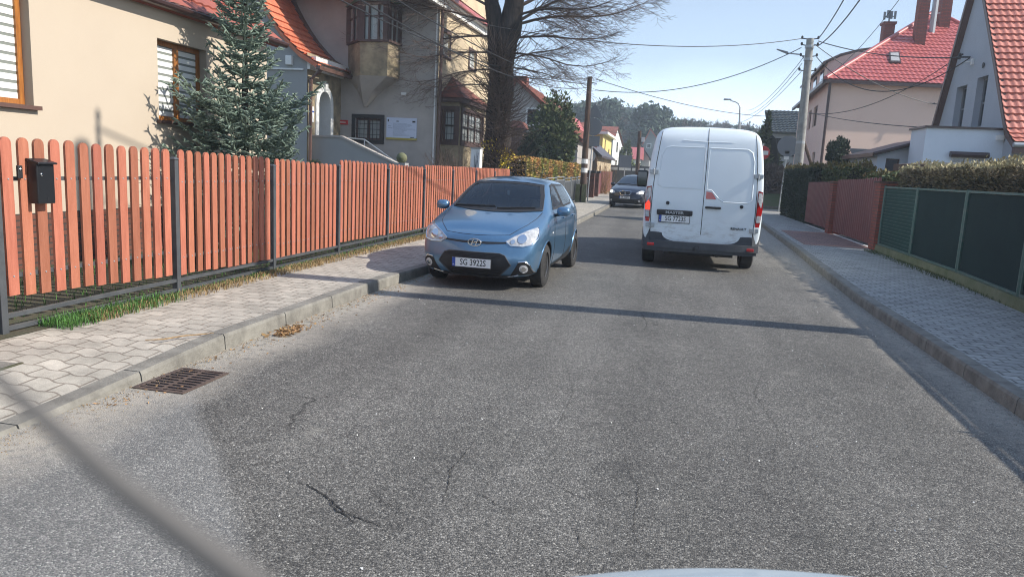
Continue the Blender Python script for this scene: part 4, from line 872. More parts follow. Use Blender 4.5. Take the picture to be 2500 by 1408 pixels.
    rc = plF.rect(821, 293, 850, 305); g = sign('red_plaque', 'small red plaque beside the dark framed ground window', 'sign', plF, rc, 'redpaint'); mb = MB(); a0, a1, z0, z1 = rc; plF.box(mb, a0 + .08, a1 - .08, lerp(z0, z1, .4), lerp(z0, z1, .6), .04, .043); mb.build('print', 'white', g)
    rc = plE.rect(754, 259, 764, 299); g = sign('info_sign', 'narrow white and blue sign left of the white arch', 'sign', plE, rc, 'white'); mb = MB(); a0, a1, z0, z1 = rc; plE.box(mb, a0, a1, lerp(z0, z1, .62), lerp(z0, z1, .72), .04, .044); mb.build('stripe', 'blue', g)
    # vent grille
    mb = MB(); plF.box(mb, *plF.rect(980, 226, 992, 234), 0.0, 0.03); mb.build('vent', 'white', t)
    g = PY(981, 386, 21.0)
    t3 = thing('stone_ball', 'dark stone ball on a low pillar at the foot of the stair', 'stone ball', (g[0], g[1], 0.1)); mb = MB(); mb.lathe([(0.001, -0.16)] + [(0.16 * math.sin(math.pi * k / 10), -0.16 * math.cos(math.pi * k / 10)) for k in range(1, 10)] + [(0.001, 0.16)], g, 'Z', 20); mb.build('ball', 'concrete_moss', t3, smooth=60)
    mb = MB(); mb.box(g[0] - .16, g[0] + .16, g[1] - .16, g[1] + .16, 0.1, g[2] - 0.14); mb.build('pillar', 'greyren2', t3)
    return Y1, X1
old_building()
for (px, py0, py1, w, Y, label) in ((1160, 363, 414, 21, 22.6, 'white utility cabinet with scribbled graffiti behind the picket fence'), (1257, 386, 430, 17, 27.0, 'white utility cabinet beside the sand coloured pillar')):
    a = PY(px - w / 2, py0, Y); b = PY(px + w / 2, py1, Y)
    u = thing('utility_cabinet', label, 'utility cabinet', (a[0], Y, 0.1)); mb = MB(); mb.box(a[0], b[0], Y, Y + 0.3, 0.1, a[2]); mb.build('cabinet', 'white', u, bevel=0.01)
    mb = MB(); mb.box(a[0] - .02, b[0] + .02, Y - .02, Y + .32, a[2], a[2] + 0.04); mb.build('cap', 'concrete', u)
    if w > 20:
        mb = MB(); r_ = random.Random(2); pts = [(r_.uniform(a[0] + .03, b[0] - .03), Y - 0.006, r_.uniform(0.95, a[2] - 0.05)) for _ in range(16)]; mb.tube(pts, 0.004, 4); mb.build('graffiti', 'graffiti', u)
a = PY(1238, 388, 27.3); b = PY(1250, 440, 27.3); u = thing('gate_pillar', 'sand coloured rendered pillar left of the white cabinet', 'pillar', (a[0], 27.3, 0.1)); mb = MB(); mb.box(a[0], b[0] + 0.05, 27.3, 27.7, 0.1, a[2]); mb.build('shaft', 'sandren', u); mb = MB(); mb.box(a[0] - .05, b[0] + .1, 27.25, 27.75, a[2], a[2] + .07); mb.build('cap', 'concrete', u)
# ------------------------------------------------------------------ vehicles: a lofted body, details laid onto it
def loft_car(stations, name, material, parent, levels=2, arches=(), bulge0=0.08, bulge1=0.05, arch_r=0.33):
    """stations: (y, [12 points (dy, x, z)]) from end to end; mirrored about x = 0"""
    V = []; nper = 22; Fs = []
    for y, pts in stations:
        half = [(x, y + dy, z) for dy, x, z in pts]
        V += half + [(-x, yy, z) for x, yy, z in half[-2:0:-1]]
    ns = len(stations)
    for i in range(ns - 1):
        for j in range(nper): a, b = i * nper + j, i * nper + (j + 1) % nper; Fs.append((a, b, b + nper, a + nper))
    def cap(base, sgn, bulge):
        # rows joining right point j with left point, j = 2..9, three interior columns
        idx = {}
        for j in range(2, 10):
            Rr, Ll = base + j, base + nper - j
            if j == 2: mid = [base + 1, base + 0, base + nper - 1]
            elif j == 9: mid = [base + 10, base + 11, base + 12]
            else:
                a, b = Vector(V[Rr]), Vector(V[Ll]); mid = []
                for k, tt in enumerate((0.25, 0.5, 0.75)):
                    p = a.lerp(b, tt); p.y += sgn * bulge * (1 - (2 * tt - 1) ** 2); V.append(tuple(p)); mid.append(len(V) - 1)
            idx[j] = [Rr] + mid + [Ll]
        for j in range(2, 9):
            for k in range(4): Fs.append((idx[j][k], idx[j][k + 1], idx[j + 1][k + 1], idx[j + 1][k]))
    cap(0, -1, bulge0); cap((ns - 1) * nper, 1, bulge1)
    me = bpy.data.meshes.new(name); me.from_pydata(V, [], Fs); bm = bmesh.new(); bm.from_mesh(me); bmesh.ops.recalc_face_normals(bm, faces=bm.faces); bm.to_mesh(me); bm.free()
    me.materials.append(M[material]); o = bpy.data.objects.new(name, me); C.objects.link(o)
    s = o.modifiers.new('s', 'SUBSURF'); s.levels = levels; s.render_levels = levels
    cut = None
    dg = bpy.context.evaluated_depsgraph_get(); me2 = bpy.data.meshes.new_from_object(o.evaluated_get(dg)); o.modifiers.clear(); o.data = me2; me2.name = name
    bvh = BVHTree.FromPolygons([v.co for v in me2.vertices], [tuple(p.vertices) for p in me2.polygons])
    if arches:
        mb = MB()
        for (ya, za, x0, x1) in arches: mb.lathe([(arch_r, x0), (arch_r, x1)], (0, ya, za), 'X', 40)
        cut = mb.build('cutter', 'plastic'); md = o.modifiers.new('b', 'BOOLEAN'); md.operation = 'DIFFERENCE'; md.object = cut; md.solver = 'EXACT'
        try: md.material_mode = 'TRANSFER'
        except Exception: pass
        dg = bpy.context.evaluated_depsgraph_get(); me3 = bpy.data.meshes.new_from_object(o.evaluated_get(dg)); o.modifiers.clear(); o.data = me3; bpy.data.objects.remove(cut); me3.name = name
        while len(me3.materials) < 2: me3.materials.append(M['plastic'])
    o.data.polygons.foreach_set('use_smooth', [True] * len(o.data.polygons)); o.data.set_sharp_from_angle(angle=math.radians(38))
    if parent is not None: o.parent = parent
    return o, bvh

def patch(name, poly, bvh, d, off, material, parent, step=0.035, th=0.0, smooth=True, start=6.0, rnd=0):
    """poly in (x, z) for d = -Y / +Y (front / rear view) or (y, z) for d = X side; laid onto the body"""
    if rnd:   # rounded corners
        P = []; n = len(poly)
        for i in range(n):
            p0, p1, p2 = Vector(poly[i - 1]), Vector(poly[i]), Vector(poly[(i + 1) % n]); l = min(rnd, (p0 - p1).length * .45, (p2 - p1).length * .45)
            a = p1 + (p0 - p1).normalized() * l; b = p1 + (p2 - p1).normalized() * l
            for k in range(5): t = k / 4; P.append(tuple((a * (1 - t) + p1 * t) * (1 - t) + (p1 * (1 - t) + b * t) * t))
        poly = P
    bm = bmesh.new(); vs = [bm.verts.new((p[0], p[1], 0)) for p in poly]; bm.faces.new(vs); bmesh.ops.triangulate(bm, faces=bm.faces[:])
    for ax in (0, 1):
        lo = min(p[ax] for p in poly); hi = max(p[ax] for p in poly); n = int((hi - lo) / step)
        for k in range(1, n + 1):
            co = [0, 0, 0]; co[ax] = lo + k * (hi - lo) / (n + 1); no = [0, 0, 0]; no[ax] = 1
            bmesh.ops.bisect_plane(bm, geom=bm.verts[:] + bm.edges[:] + bm.faces[:], plane_co=co, plane_no=no)
    d = Vector(d); vis = []
    for v in bm.verts:
        a, b = v.co.x, v.co.y
        if abs(d.y) > .5: o = Vector((a, -d.y * -start * -1 if False else (-start if d.y > 0 else start), b))
        else: o = Vector((-start if d.x > 0 else start, a, b))
        hit, nrm, _, _ = bvh.ray_cast(o, d)
        if hit is None:
            q = Vector((a, 0, b)) if abs(d.y) > .5 else Vector((0, a, b)); near, nrm, _, _ = bvh.find_nearest(Vector((a, (0.0 if d.y > 0 else 9.0), b)) if abs(d.y) > .5 else Vector((0.9 * -d.x, a, b))); hit = near
        if nrm.dot(d) > 0: nrm = -nrm
        v.co = hit + nrm * off
    bmesh.ops.recalc_face_normals(bm, faces=bm.faces)
    me = bpy.data.meshes.new(name); bm.to_mesh(me); bm.free()
    s = sum((p.normal.dot(d) * p.area for p in me.polygons))
    if s > 0: me.flip_normals()
    me.materials.append(M[material])
    if smooth: me.polygons.foreach_set('use_smooth', [True] * len(me.polygons))
    o = bpy.data.objects.new(name, me); C.objects.link(o)
    if parent is not None: o.parent = parent
    if th: s_ = o.modifiers.new('t', 'SOLIDIFY'); s_.thickness = th; s_.offset = -1
    return o
def seam(name, pts, bvh, d, w, off, material, parent, start=6.0, closed=False):
    """a thin line laid on the body"""
    P = []; pts = [Vector((*p, 0)) for p in pts]
    if closed: pts.append(pts[0])
    d = Vector(d)
    for a, b in zip(pts, pts[1:]):
        n = max(1, int((b - a).length / 0.04))
        P += [a.lerp(b, i / n) for i in range(n)]
    P.append(pts[-1]); Q = []
    for p in P:
        o = Vector((p.x, -start if d.y > 0 else start, p.y)) if abs(d.y) > .5 else Vector((-start if d.x > 0 else start, p.x, p.y))
        hit, nrm, _, _ = bvh.ray_cast(o, d)
        if hit is None: continue
        if nrm.dot(d) > 0: nrm = -nrm
        Q.append(hit + nrm * off)
    if len(Q) < 2: return None
    mb = MB(); mb.tube(Q, w, 5); return mb.build(name, material, parent, smooth=60)
def wheel(parent, x, y, r, w, side, spokes=8, material='rim', rim=0.62, hub='rim'):
    g = thing('wheel', None, None, (0, 0, 0), local=True); del g['_o']; g.parent = parent; g['_o'] = (0, 0, 0)
    mb = MB(); c = (x, y, r); h = w / 2
    mb.lathe([(r * rim, -h * .8), (r * rim * 1.02, -h), (r * .9, -h), (r * .985, -h * .8), (r, -h * .3), (r, h * .3), (r * .985, h * .8), (r * .9, h), (r * rim * 1.02, h), (r * rim, h * .8)], c, 'X', 40)
    mb.build('tyre', 'tyre', g, smooth=40)
    mb = MB(); o = h * 0.75 * side
    mb.lathe([(r * rim, -h * .8), (r * rim, h * .8)], c, 'X', 32, 0)
    mb.lathe([(r * rim, o), (r * rim * .92, o + .008 * side), (r * rim * .9, o - .02 * side)], c, 'X', 32, 0)
    mb.lathe([(0.0, o - .055 * side), (r * rim * .95, o - .055 * side)], c, 'X', 32, 1)
    for k in range(spokes):
        a = 2 * math.pi * k / spokes; u = Vector((0, math.cos(a), math.sin(a))); q = Vector((0, -math.sin(a), math.cos(a))); cc = Vector(c) + Vector((o - .022 * side, 0, 0))
        p0, p1 = cc + u * r * .1, cc + u * r * rim * .95; wi = r * .085; wo = r * 0.06; dx = Vector((.012 * side, 0, 0))
        mb.hexa([p0 - q * wi - dx, p0 + q * wi - dx, p1 + q * wo - dx, p1 - q * wo - dx, p0 - q * wi + dx, p0 + q * wi + dx, p1 + q * wo + dx, p1 - q * wo + dx], 0)
    mb.lathe([(0, o + .0 * side), (r * .12, o - .002 * side), (r * .17, o - .03 * side)], c, 'X', 20, 0)
    mb.build('rim', [material, 'plastic'], g, smooth=35); return g
def plate(parent, c, txt, w=0.52, h=0.114, d=-1, frame='plastic', size=0.112):
    """number plate facing -Y, c = centre of its face"""
    mb = MB(); mb.box(c[0] - w / 2 - .008, c[0] + w / 2 + .008, c[1] + .002, c[1] + .014, c[2] - h / 2 - .012, c[2] + h / 2 + .006); pf = mb.build('number_plate', frame, parent, bevel=0.003)
    mb = MB(); mb.box(c[0] - w / 2, c[0] + w / 2, c[1] - .002, c[1] + .001, c[2] - h / 2, c[2] + h / 2); mb.build('sheet', 'plate', pf)
    mb = MB(); mb.box(c[0] - w / 2, c[0] - w / 2 + .044, c[1] - .0035, c[1] - .0021, c[2] - h / 2, c[2] + h / 2); mb.build('band', 'blue', pf)
    text_mesh(txt, size, 'lettering', 'ink', pf, Matrix.Translation((c[0] + .022, c[1] - .003, c[2])) @ MAT_BACK, 0.0006, bold=0.001, sx=0.80)
    text_mesh('PL', 0.026, 'lettering', 'plate', pf, Matrix.Translation((c[0] - w / 2 + .022, c[1] - .0042, c[2] - .035)) @ MAT_BACK, 0.0004)
    return pf
def mirror_pod(parent, x, y, z, sx, sy, sz, material, side, arm=True):
    mb = MB(); n = 10; k = 7; vs = []; fs = []
    for i in range(k + 1):
        ph = math.pi * i / k
        for j in range(n):
            th = 2 * math.pi * j / n; cx, cz = math.sin(ph) * math.cos(th), math.sin(ph) * math.sin(th)
            sgn = lambda q, e: math.copysign(abs(q) ** e, q)
            vs.append((x + sgn(cx, .7) * sx, y - sgn(math.cos(ph), .8) * sy, z + sgn(cz, .7) * sz))
    fs = [(i * n + j, i * n + (j + 1) % n, (i + 1) * n + (j + 1) % n, (i + 1) * n + j) for i in range(k) for j in range(n)]
    mb.add(vs, fs); mr = mb.build('mirror', material, parent, smooth=60)
    if arm: m2 = MB(); m2.beam((x - side * sx * .6, y + .02, z - sz * .7), (x - side * (sx + .09), y + .05, z - sz * 1.05), .09, .04); m2.build('mirror_arm', 'plastic', mr)
    return mr

def inside(poly, x, y):
    r = False; n = len(poly)
    for i in range(n):
        (x0, y0), (x1, y1) = poly[i], poly[(i + 1) % n]
        if (y0 > y) != (y1 > y) and x < (x1 - x0) * (y - y0) / (y1 - y0) + x0: r = not r
    return r
def shrink(poly, k): cx = sum(p[0] for p in poly) / len(poly); cy = sum(p[1] for p in poly) / len(poly); return [(cx + (x - cx) * k[0], cy + (y - cy) * k[1]) for x, y in poly]
def cut_window(body, poly, axis, sign=0):
    me = body.data; bm = bmesh.new(); bm.from_mesh(me); kill = []
    for f in bm.faces:
        pts = [v.co for v in f.verts]
        if axis == 'Y': ok = all(inside(poly, p.x, p.z) for p in pts) and sum(p.y for p in pts) / len(pts) < 2.3 and f.normal.y < -.15
        else: ok = all(inside(poly, p.y, p.z) and p.x * sign > .3 for p in pts)
        if ok: kill.append(f)
    bmesh.ops.delete(bm, geom=kill, context='FACES'); bm.to_mesh(me); bm.free()
def frit(name, poly, k, bvh, d, off, parent):
    inner = shrink(poly, k); n = len(poly); o = None
    for_ = []
    bm = bmesh.new()
    def dense(P): 
        Q = []
        for i in range(n):
            a, b = Vector(P[i]), Vector(P[(i + 1) % n])
            for j in range(6): Q.append(a.lerp(b, j / 6))
        return Q
    A, B = dense(poly), dense(inner); m = len(A); d = Vector(d); vs = []
    for ring in (A, [a.lerp(b, .5) for a, b in zip(A, B)], B):
        for p in ring:
            o_ = Vector((p.x, -6 if d.y > 0 else 6, p.y)) if abs(d.y) > .5 else Vector((-6 if d.x > 0 else 6, p.x, p.y)); hit, nrm, _, _ = bvh.ray_cast(o_, d)
            if hit is None: hit, nrm, _, _ = bvh.find_nearest(Vector((p.x, 1, p.y)) if abs(d.y) > .5 else Vector((-.9 * d.x, p.x, p.y)))
            if nrm.dot(d) > 0: nrm = -nrm
            vs.append(hit + nrm * off)
    mb = MB(); mb.add(vs, [(r * m + i, r * m + (i + 1) % m, (r + 1) * m + (i + 1) % m, (r + 1) * m + i) for r in (0, 1) for i in range(m)]); return mb.build(name, 'plastic', parent)

def small_hatch(name, label, loc, rz, paint, w=0.83, L=3.665, hs=1.0, kind='a'):
    t = thing(name, label, 'car', loc, rz, local=True)
    # ---- body (front at y = 0, facing -Y)
    def st(y, zb, ws, z6, w6, z7, w7, z8, w8, z9, w9, zc, dy=None, wl=None):
        wl = wl or ws * 0.955; dy = dy or [0] * 12
        p = [(0, zb), (wl * .55, zb), (wl * .92, zb + .015), (wl, zb + .09), (ws, .50 * hs), (ws * .995, .70 * hs), (w6, z6), (w7, z7), (w8, z8), (w9, z9), (w9 * .5, lerp(z9, zc, .8)), (0, zc)]
        return (y, [(d, x, z) for d, (x, z) in zip(dy, p)])
    S = []
    s_ = w / .83
    S.append((0.0, [(.06, 0, .17), (.07, .30 * s_, .17), (.09, .52 * s_, .19), (.04, .585 * s_, .27), (.02, .62 * s_, .42), (.05, .60 * s_, .56), (.08, .56 * s_, .67), (.11, .49 * s_, .72), (.15, .42 * s_, .745), (.18, .33 * s_, .76), (.17, .17 * s_, .77), (.16, 0, .775)]))
    S.append((0.12, [(.02, 0, .165), (.02, .36 * s_, .165), (.04, .66 * s_, .18), (.0, .735 * s_, .27), (-.01, .765 * s_, .42), (.01, .755 * s_, .57), (.03, .715 * s_, .70), (.05, .63 * s_, .755), (.08, .53 * s_, .785), (.10, .42 * s_, .80), (.10, .21 * s_, .812), (.09, 0, .817)]))
    S.append(st(.30, .165, .80 * s_, .735, .785 * s_, .80, .72 * s_, .835, .60 * s_, .85, .47 * s_, .872))
    S.append(st(.52, .165, .825 * s_, .80, .815 * s_, .865, .755 * s_, .895, .64 * s_, .91, .5 * s_, .93))
    S.append(st(.80, .165, .83 * s_, .865, .82 * s_, .935, .765 * s_, .955, .665 * s_, .968, .54 * s_, .985))
    S.append(st(1.00, .165, .83 * s_, .90, .82 * s_, .975, .765 * s_, .995, .70 * s_, 1.01, .60 * s_, 1.035))
    S.append(st(1.12, .165, .83 * s_, .91, .82 * s_, .99, .765 * s_, 1.06, .70 * s_, 1.09, .60 * s_, 1.12))
    S.append(st(1.50, .165, .83 * s_, .925, .82 * s_, 1.01, .765 * s_, 1.25, .655 * s_, 1.315, .56 * s_, 1.355))
    S.append(st(1.78, .165, .83 * s_, .935, .82 * s_, 1.02, .765 * s_, 1.34, .62 * s_, 1.415, .53 * s_, 1.455))
    S.append(st(2.20, .165, .83 * s_, .95, .82 * s_, 1.03, .765 * s_, 1.37, .60 * s_, 1.445, .52 * s_, 1.49))
    S.append(st(2.80, .17, .83 * s_, .975, .82 * s_, 1.05, .765 * s_, 1.37, .595 * s_, 1.435, .51 * s_, 1.475))
    S.append(st(3.20, .19, .82 * s_, .985, .80 * s_, 1.07, .745 * s_, 1.34, .58 * s_, 1.395, .49 * s_, 1.43))
    S.append(st(3.48, .22, .78 * s_, .98, .755 * s_, 1.06, .69 * s_, 1.26, .55 * s_, 1.31, .46 * s_, 1.335))
    S.append(st(3.62, .27, .70 * s_, .93, .67 * s_, .99, .60 * s_, 1.06, .5 * s_, 1.09, .42 * s_, 1.10))
    k_ = L / 3.66
    S = [(y * k_, [(d, x, z * hs) for d, x, z in p]) for y, p in S]
    fy, ry, wr = .735 * k_, .735 * k_ + 2.385 * k_, 0.295 * (1 if kind == 'a' else 1.07)
    arches = [(fy, wr, .60 * s_, 1.2), (fy, wr, -1.2, -.60 * s_), (ry, wr, .60 * s_, 1.2), (ry, wr, -1.2, -.60 * s_)]
    body, bvh = loft_car(S, 'body', paint, t, 4 if kind == 'a' else 3, arches, .085, .05, wr + .045)
    for sx in (1, -1):
        wheel(t, sx * (w - .105), fy, wr, .185, sx, 9, 'rim'); wheel(t, sx * (w - .105), ry, wr, .185, sx, 9, 'rim')
    Fd = (0, 1, 0)
    def pf(nm, poly, off, mt, par=t, **k): return patch(nm, [(x * s_, z * hs) for x, z in poly], bvh, Fd, off, mt, par, **k)
    # windscreen, cowl, bonnet shut lines
    WSP = [(-.655, 1.035), (-.35, 1.012), (0, 1.005), (.35, 1.012), (.655, 1.035), (.60, 1.22), (.525, 1.365), (.28, 1.39), (0, 1.396), (-.28, 1.39), (-.525, 1.365), (-.60, 1.22)]
    ws = pf('windscreen', WSP, .004, 'carglass' if kind == 'a' else 'glassdark', step=.04)
    if kind == 'a': cut_window(body, [(x * s_, z * hs) for x, z in shrink(WSP, (.955, .92))], 'Y'); frit('black_edge', [(x * s_, z * hs) for x, z in WSP], (.92, .86), bvh, Fd, .006, ws)
    seam('seal', [(x * s_, z * hs) for x, z in [(-.655, 1.035), (-.35, 1.012), (0, 1.005), (.35, 1.012), (.655, 1.035), (.60, 1.22), (.525, 1.365), (.28, 1.39), (0, 1.396), (-.28, 1.39), (-.525, 1.365), (-.60, 1.22)]], bvh, Fd, .009, .003, 'plastic', ws, closed=True)
    pf('cowl', [(-.66, 1.02), (-.35, .993), (0, .985), (.35, .993), (.66, 1.02), (.655, 1.038), (.35, 1.014), (0, 1.007), (-.35, 1.014), (-.655, 1.038)], .008, 'plastic', step=.03)
    for a, b in (((-.62, 1.03), (-.02, 1.045)), ((.02, 1.02), (.55, 1.05))): seam('wiper_blade', [(a[0] * s_, a[1] * hs), (b[0] * s_, b[1] * hs)], bvh, Fd, .011, .018, 'plastic', t)
    return t, body, bvh, pf, s_, fy, ry, wr

# ---- the light blue hatchback
def blue_car():
    t, body, bvh, pf, s_, fy, ry, wr = small_hatch('parked_car', 'light blue metallic hatchback parked at the left kerb facing the camera', (-2.44, 9.32, 0.0), math.radians(-2.2), 'paint_blue')
    Fd = (0, 1, 0)
    sm = [(-.60, .72), (-.54, .775), (-.42, .812), (0, .822), (.42, .812), (.54, .775), (.60, .72)]
    seam('bonnet_line', [(-.43, .735), (-.2, .722), (0, .718), (.2, .722), (.43, .735)], bvh, Fd, .004, .0, 'plastic', t)
    for sx in (1, -1):
        seam('bonnet_line', [(sx * .43, .735), (sx * .50, .79), (sx * .60, .86), (sx * .655, .93), (sx * .67, 1.0)], bvh, Fd, .004, .0, 'plastic', t)
        hl = pf('headlight', [(sx * .40, .655), (sx * .47, .605), (sx * .62, .605), (sx * .715, .625), (sx * .765, .70), (sx * .765, .79), (sx * .735, .835), (sx * .63, .785), (sx * .50, .72)], .006, 'lens_clear', step=.025, rnd=.03)
        seam('chrome_edge', [(sx * .40, .655), (sx * .47, .605), (sx * .62, .60), (sx * .73, .625), (sx * .775, .70), (sx * .77, .79), (sx * .735, .835), (sx * .63, .787), (sx * .50, .722)], bvh, Fd, .008, .004, 'chrome', hl, closed=True)
        pf('bulb', [(sx * (.60 + .055 * math.cos(a)), .69 + .055 * math.sin(a)) for a in [i * math.pi / 8 for i in range(16)]], .012, 'chrome', hl, step=.02)
        pf('bulb', [(sx * (.49 + .028 * math.cos(a)), .652 + .028 * math.sin(a)) for a in [i * math.pi / 8 for i in range(16)]], .012, 'chrome', hl, step=.02)
        fl = pf('fog_light_surround', [(sx * .47, .205), (sx * .56, .225), (sx * .745, .235), (sx * .715, .36), (sx * .66, .405), (sx * .58, .395), (sx * .55, .33)], .004, 'plastic', step=.025, rnd=.03)
        seam('chrome_edge', [(sx * .58, .40), (sx * .665, .41), (sx * .72, .36), (sx * .75, .235)], bvh, Fd, .008, .008, 'chrome', fl)
        seam('chrome_edge', [(sx * .44, .20), (sx * .50, .212), (sx * .58, .228)], bvh, Fd, .007, .008, 'chrome', fl)
        pf('fog_lamp', [(sx * (.645) + .052 * math.cos(a), .315 + .052 * math.sin(a)) for a in [i * math.pi / 8 for i in range(16)]], .012, 'lens_clear', fl, step=.02)
        pf('ring', [(sx * (.645) + .028 * math.cos(a), .315 + .028 * math.sin(a)) for a in [i * math.pi / 8 for i in range(16)]], .018, 'chrome', fl, step=.02)
    pf('upper_grille', [(-.41, .628), (-.16, .61), (.16, .61), (.41, .628), (.41, .648), (.16, .64), (-.16, .64), (-.41, .648)], .004, 'plastic', step=.02)
    gr = pf('lower_grille', [(-.49, .355), (-.41, .475), (-.34, .50), (.34, .50), (.41, .475), (.49, .355), (.33, .20), (.28, .178), (-.28, .178), (-.33, .20)], .004, 'plastic', step=.03, rnd=.03)
    seam('rim', [(-.49, .355), (-.41, .475), (-.34, .50), (.34, .50), (.41, .475), (.49, .355), (.33, .20), (.28, .178), (-.28, .178), (-.33, .20)], bvh, Fd, .007, .006, 'steel', gr, closed=True)
    pf('intake', [(-.38, .29), (.38, .29), (.30, .205), (.26, .19), (-.26, .19), (-.30, .205)], .009, 'ink', gr, step=.03)
    for z in (.46, .475, .445): seam('slat', [(-.36, z), (.36, z)], bvh, Fd, .003, .008, 'ink', gr)
    for z in (.265, .24, .215): seam('slat', [(-.34 + (.28 - z) * .8, z), (.34 - (.28 - z) * .8, z)], bvh, Fd, .004, .012, 'plastic', gr)
    pf('lip', [(-.60, .168), (0, .158), (.60, .168), (.64, .20), (.40, .178), (0, .172), (-.40, .178), (-.64, .20)], .012, 'plastic', step=.03)
    # emblem: slanted letter in an oval ring
    hit, nrm, _, _ = bvh.ray_cast(Vector((0, -3, .625)), Vector(Fd)); yq = hit.y - .016
    mb = MB(); ring = [(.088 * math.cos(a), yq, .625 + .046 * math.sin(a)) for a in [2 * math.pi * i / 32 for i in range(33)]]; mb.tube(ring, .008, 6)
    em = mb.build('emblem', 'chrome', t, smooth=60)
    mb = MB()
    for dx in (-.03, .03): mb.beam((dx - .016, yq, .59), (dx + .016, yq, .66), .016, .008)
    mb.beam((-.03, yq, .616), (.03, yq, .634), .013, .008); mb.build('letter', 'chrome', em)
    plate(t, (-.01, -.104, .363), 'SG 3922S')
    # sides: glazing, doors, handles, mouldings
    for sx in (1, -1):
        D = (-sx, 0, 0)
        ps = lambda nm, poly, off, mt, par=t, **k: patch(nm, poly, bvh, D, off, mt, par, **k)
        for SW in ([(1.32, 1.03), (2.02, 1.05), (2.02, 1.385), (1.84, 1.37), (1.62, 1.265)], [(2.10, 1.052), (2.80, 1.075), (2.90, 1.16), (2.84, 1.33), (2.75, 1.375), (2.10, 1.388)]):
            w_ = ps('side_window', SW, .004, 'carglass', step=.05); cut_window(body, shrink(SW, (.93, .88)), 'X', sx); frit('black_edge', SW, (.90, .84), bvh, D, .0055, w_)
        ps('pillar_trim', [(2.015, 1.045), (2.105, 1.048), (2.105, 1.395), (2.015, 1.393)], .003, 'plastic', step=.05)
        seam('door_line', [(1.17, .95), (1.20, .60), (1.22, .26), (2.04, .25)], bvh, D, .004, 0, 'plastic', t); seam('door_line', [(2.06, 1.03), (2.06, .25)], bvh, D, .004, 0, 'plastic', t)
        seam('door_line', [(2.86, 1.05), (2.90, .80), (2.72, .55), (2.66, .26), (2.06, .25)], bvh, D, .004, 0, 'plastic', t)
        for y in (1.90, 2.70): seam('handle', [(y - .10, .90), (y + .08, .91)], bvh, D, .015, .014, 'paint_blue', t)
        ps('sill_moulding', [(1.25, .20), (2.60, .20), (2.62, .42), (2.35, .35), (1.9, .29), (1.3, .27)], .006, 'plastic', step=.05)
        seam('arch_lip', [(fy + (wr + .05) * math.cos(a), wr + (wr + .05) * math.sin(a)) for a in [math.pi * (i / 20) for i in range(21)]], bvh, D, .008, .0, 'paint_blue', t)
        seam('arch_lip', [(ry + (wr + .05) * math.cos(a), wr + (wr + .05) * math.sin(a)) for a in [math.pi * (i / 20) for i in range(21)]], bvh, D, .008, .0, 'paint_blue', t)
        ps('tail_light', [(3.33, .78), (3.50, .80), (3.48, 1.02), (3.36, .99)], .006, 'lens_red', step=.03)
        mirror_pod(t, sx * .915, 1.30, 1.02, .10, .075, .07, 'paint_blue', sx)
        ps('indicator', [(1.0, .72), (1.06, .72), (1.06, .74), (1.0, .74)], .006, 'white', step=.03)
    # cabin: dashboard, wheel, seats
    mb = MB(); mb.hexa([(-.70, 1.02, .80), (.70, 1.02, .80), (.66, 1.50, .80), (-.66, 1.50, .80), (-.68, 1.02, .975), (.68, 1.02, .975), (.64, 1.46, .955), (-.64, 1.46, .955)]); mb.build('dashboard', 'trim', t, bevel=.02)
    mb = MB(); mb.box(-.70, .70, 1.0, 3.3, .42, .48); mb.box(-.68, .68, 3.2, 3.3, .48, 1.0); mb.build('cabin_floor', 'trim', t)
    mb = MB(); c_ = Vector((.36, 1.60, 1.0)); ring = [c_ + Vector((.185 * math.cos(a), .08 * math.sin(a), .165 * math.sin(a))) for a in [2 * math.pi * i / 32 for i in range(33)]]; mb.tube(ring, .014, 7); mb.beam(c_ - Vector((.17, 0, 0)), c_ + Vector((.17, 0, 0)), .03, .05); mb.beam(c_, c_ + Vector((0, -.15, -.14)), .06, .06); mb.build('steering_wheel', 'trim', t, smooth=50)
    for sx_ in (.36, -.36):
        mb = MB(); mb.hexa([(sx_ - .24, 1.85, .50), (sx_ + .24, 1.85, .50), (sx_ + .24, 2.3, .50), (sx_ - .24, 2.3, .50), (sx_ - .23, 1.85, .66), (sx_ + .23, 1.85, .66), (sx_ + .23, 2.3, .62), (sx_ - .23, 2.3, .62)]); mb.hexa([(sx_ - .22, 2.2, .6), (sx_ + .22, 2.2, .6), (sx_ + .22, 2.34, .6), (sx_ - .22, 2.34, .6), (sx_ - .17, 2.40, 1.14), (sx_ + .17, 2.40, 1.14), (sx_ + .17, 2.48, 1.14), (sx_ - .17, 2.48, 1.14)]); se = mb.build('front_seat', 'seatcloth', t, bevel=.03)
        mb = MB(); mb.box(sx_ - .12, sx_ + .12, 2.40, 2.49, 1.18, 1.35); mb.build('headrest', 'seatcloth', se, bevel=.03)
    mb = MB(); mb.hexa([(-.62, 2.95, .6), (.62, 2.95, .6), (.62, 3.1, .6), (-.62, 3.1, .6), (-.58, 3.1, 1.08), (.58, 3.1, 1.08), (.58, 3.2, 1.08), (-.58, 3.2, 1.08)]); mb.build('rear_seat', 'seatcloth', t, bevel=.03)
    mb = MB(); mb.box(-.11, .11, 1.70, 1.73, 1.30, 1.36); mb.build('inside_mirror', 'trim', t, bevel=.01)
    mb = MB(); mb.box(-.02, .02, 1.62, 1.64, 1.20, 1.27); mb.build('mirror_pendant', 'white', t, bevel=.008)
    mb = MB(); mb.tube([(0.22, 2.9, 1.45), (0.22, 3.0, 1.62)], .005, 5); mb.build('aerial', 'plastic', t)
blue_car()

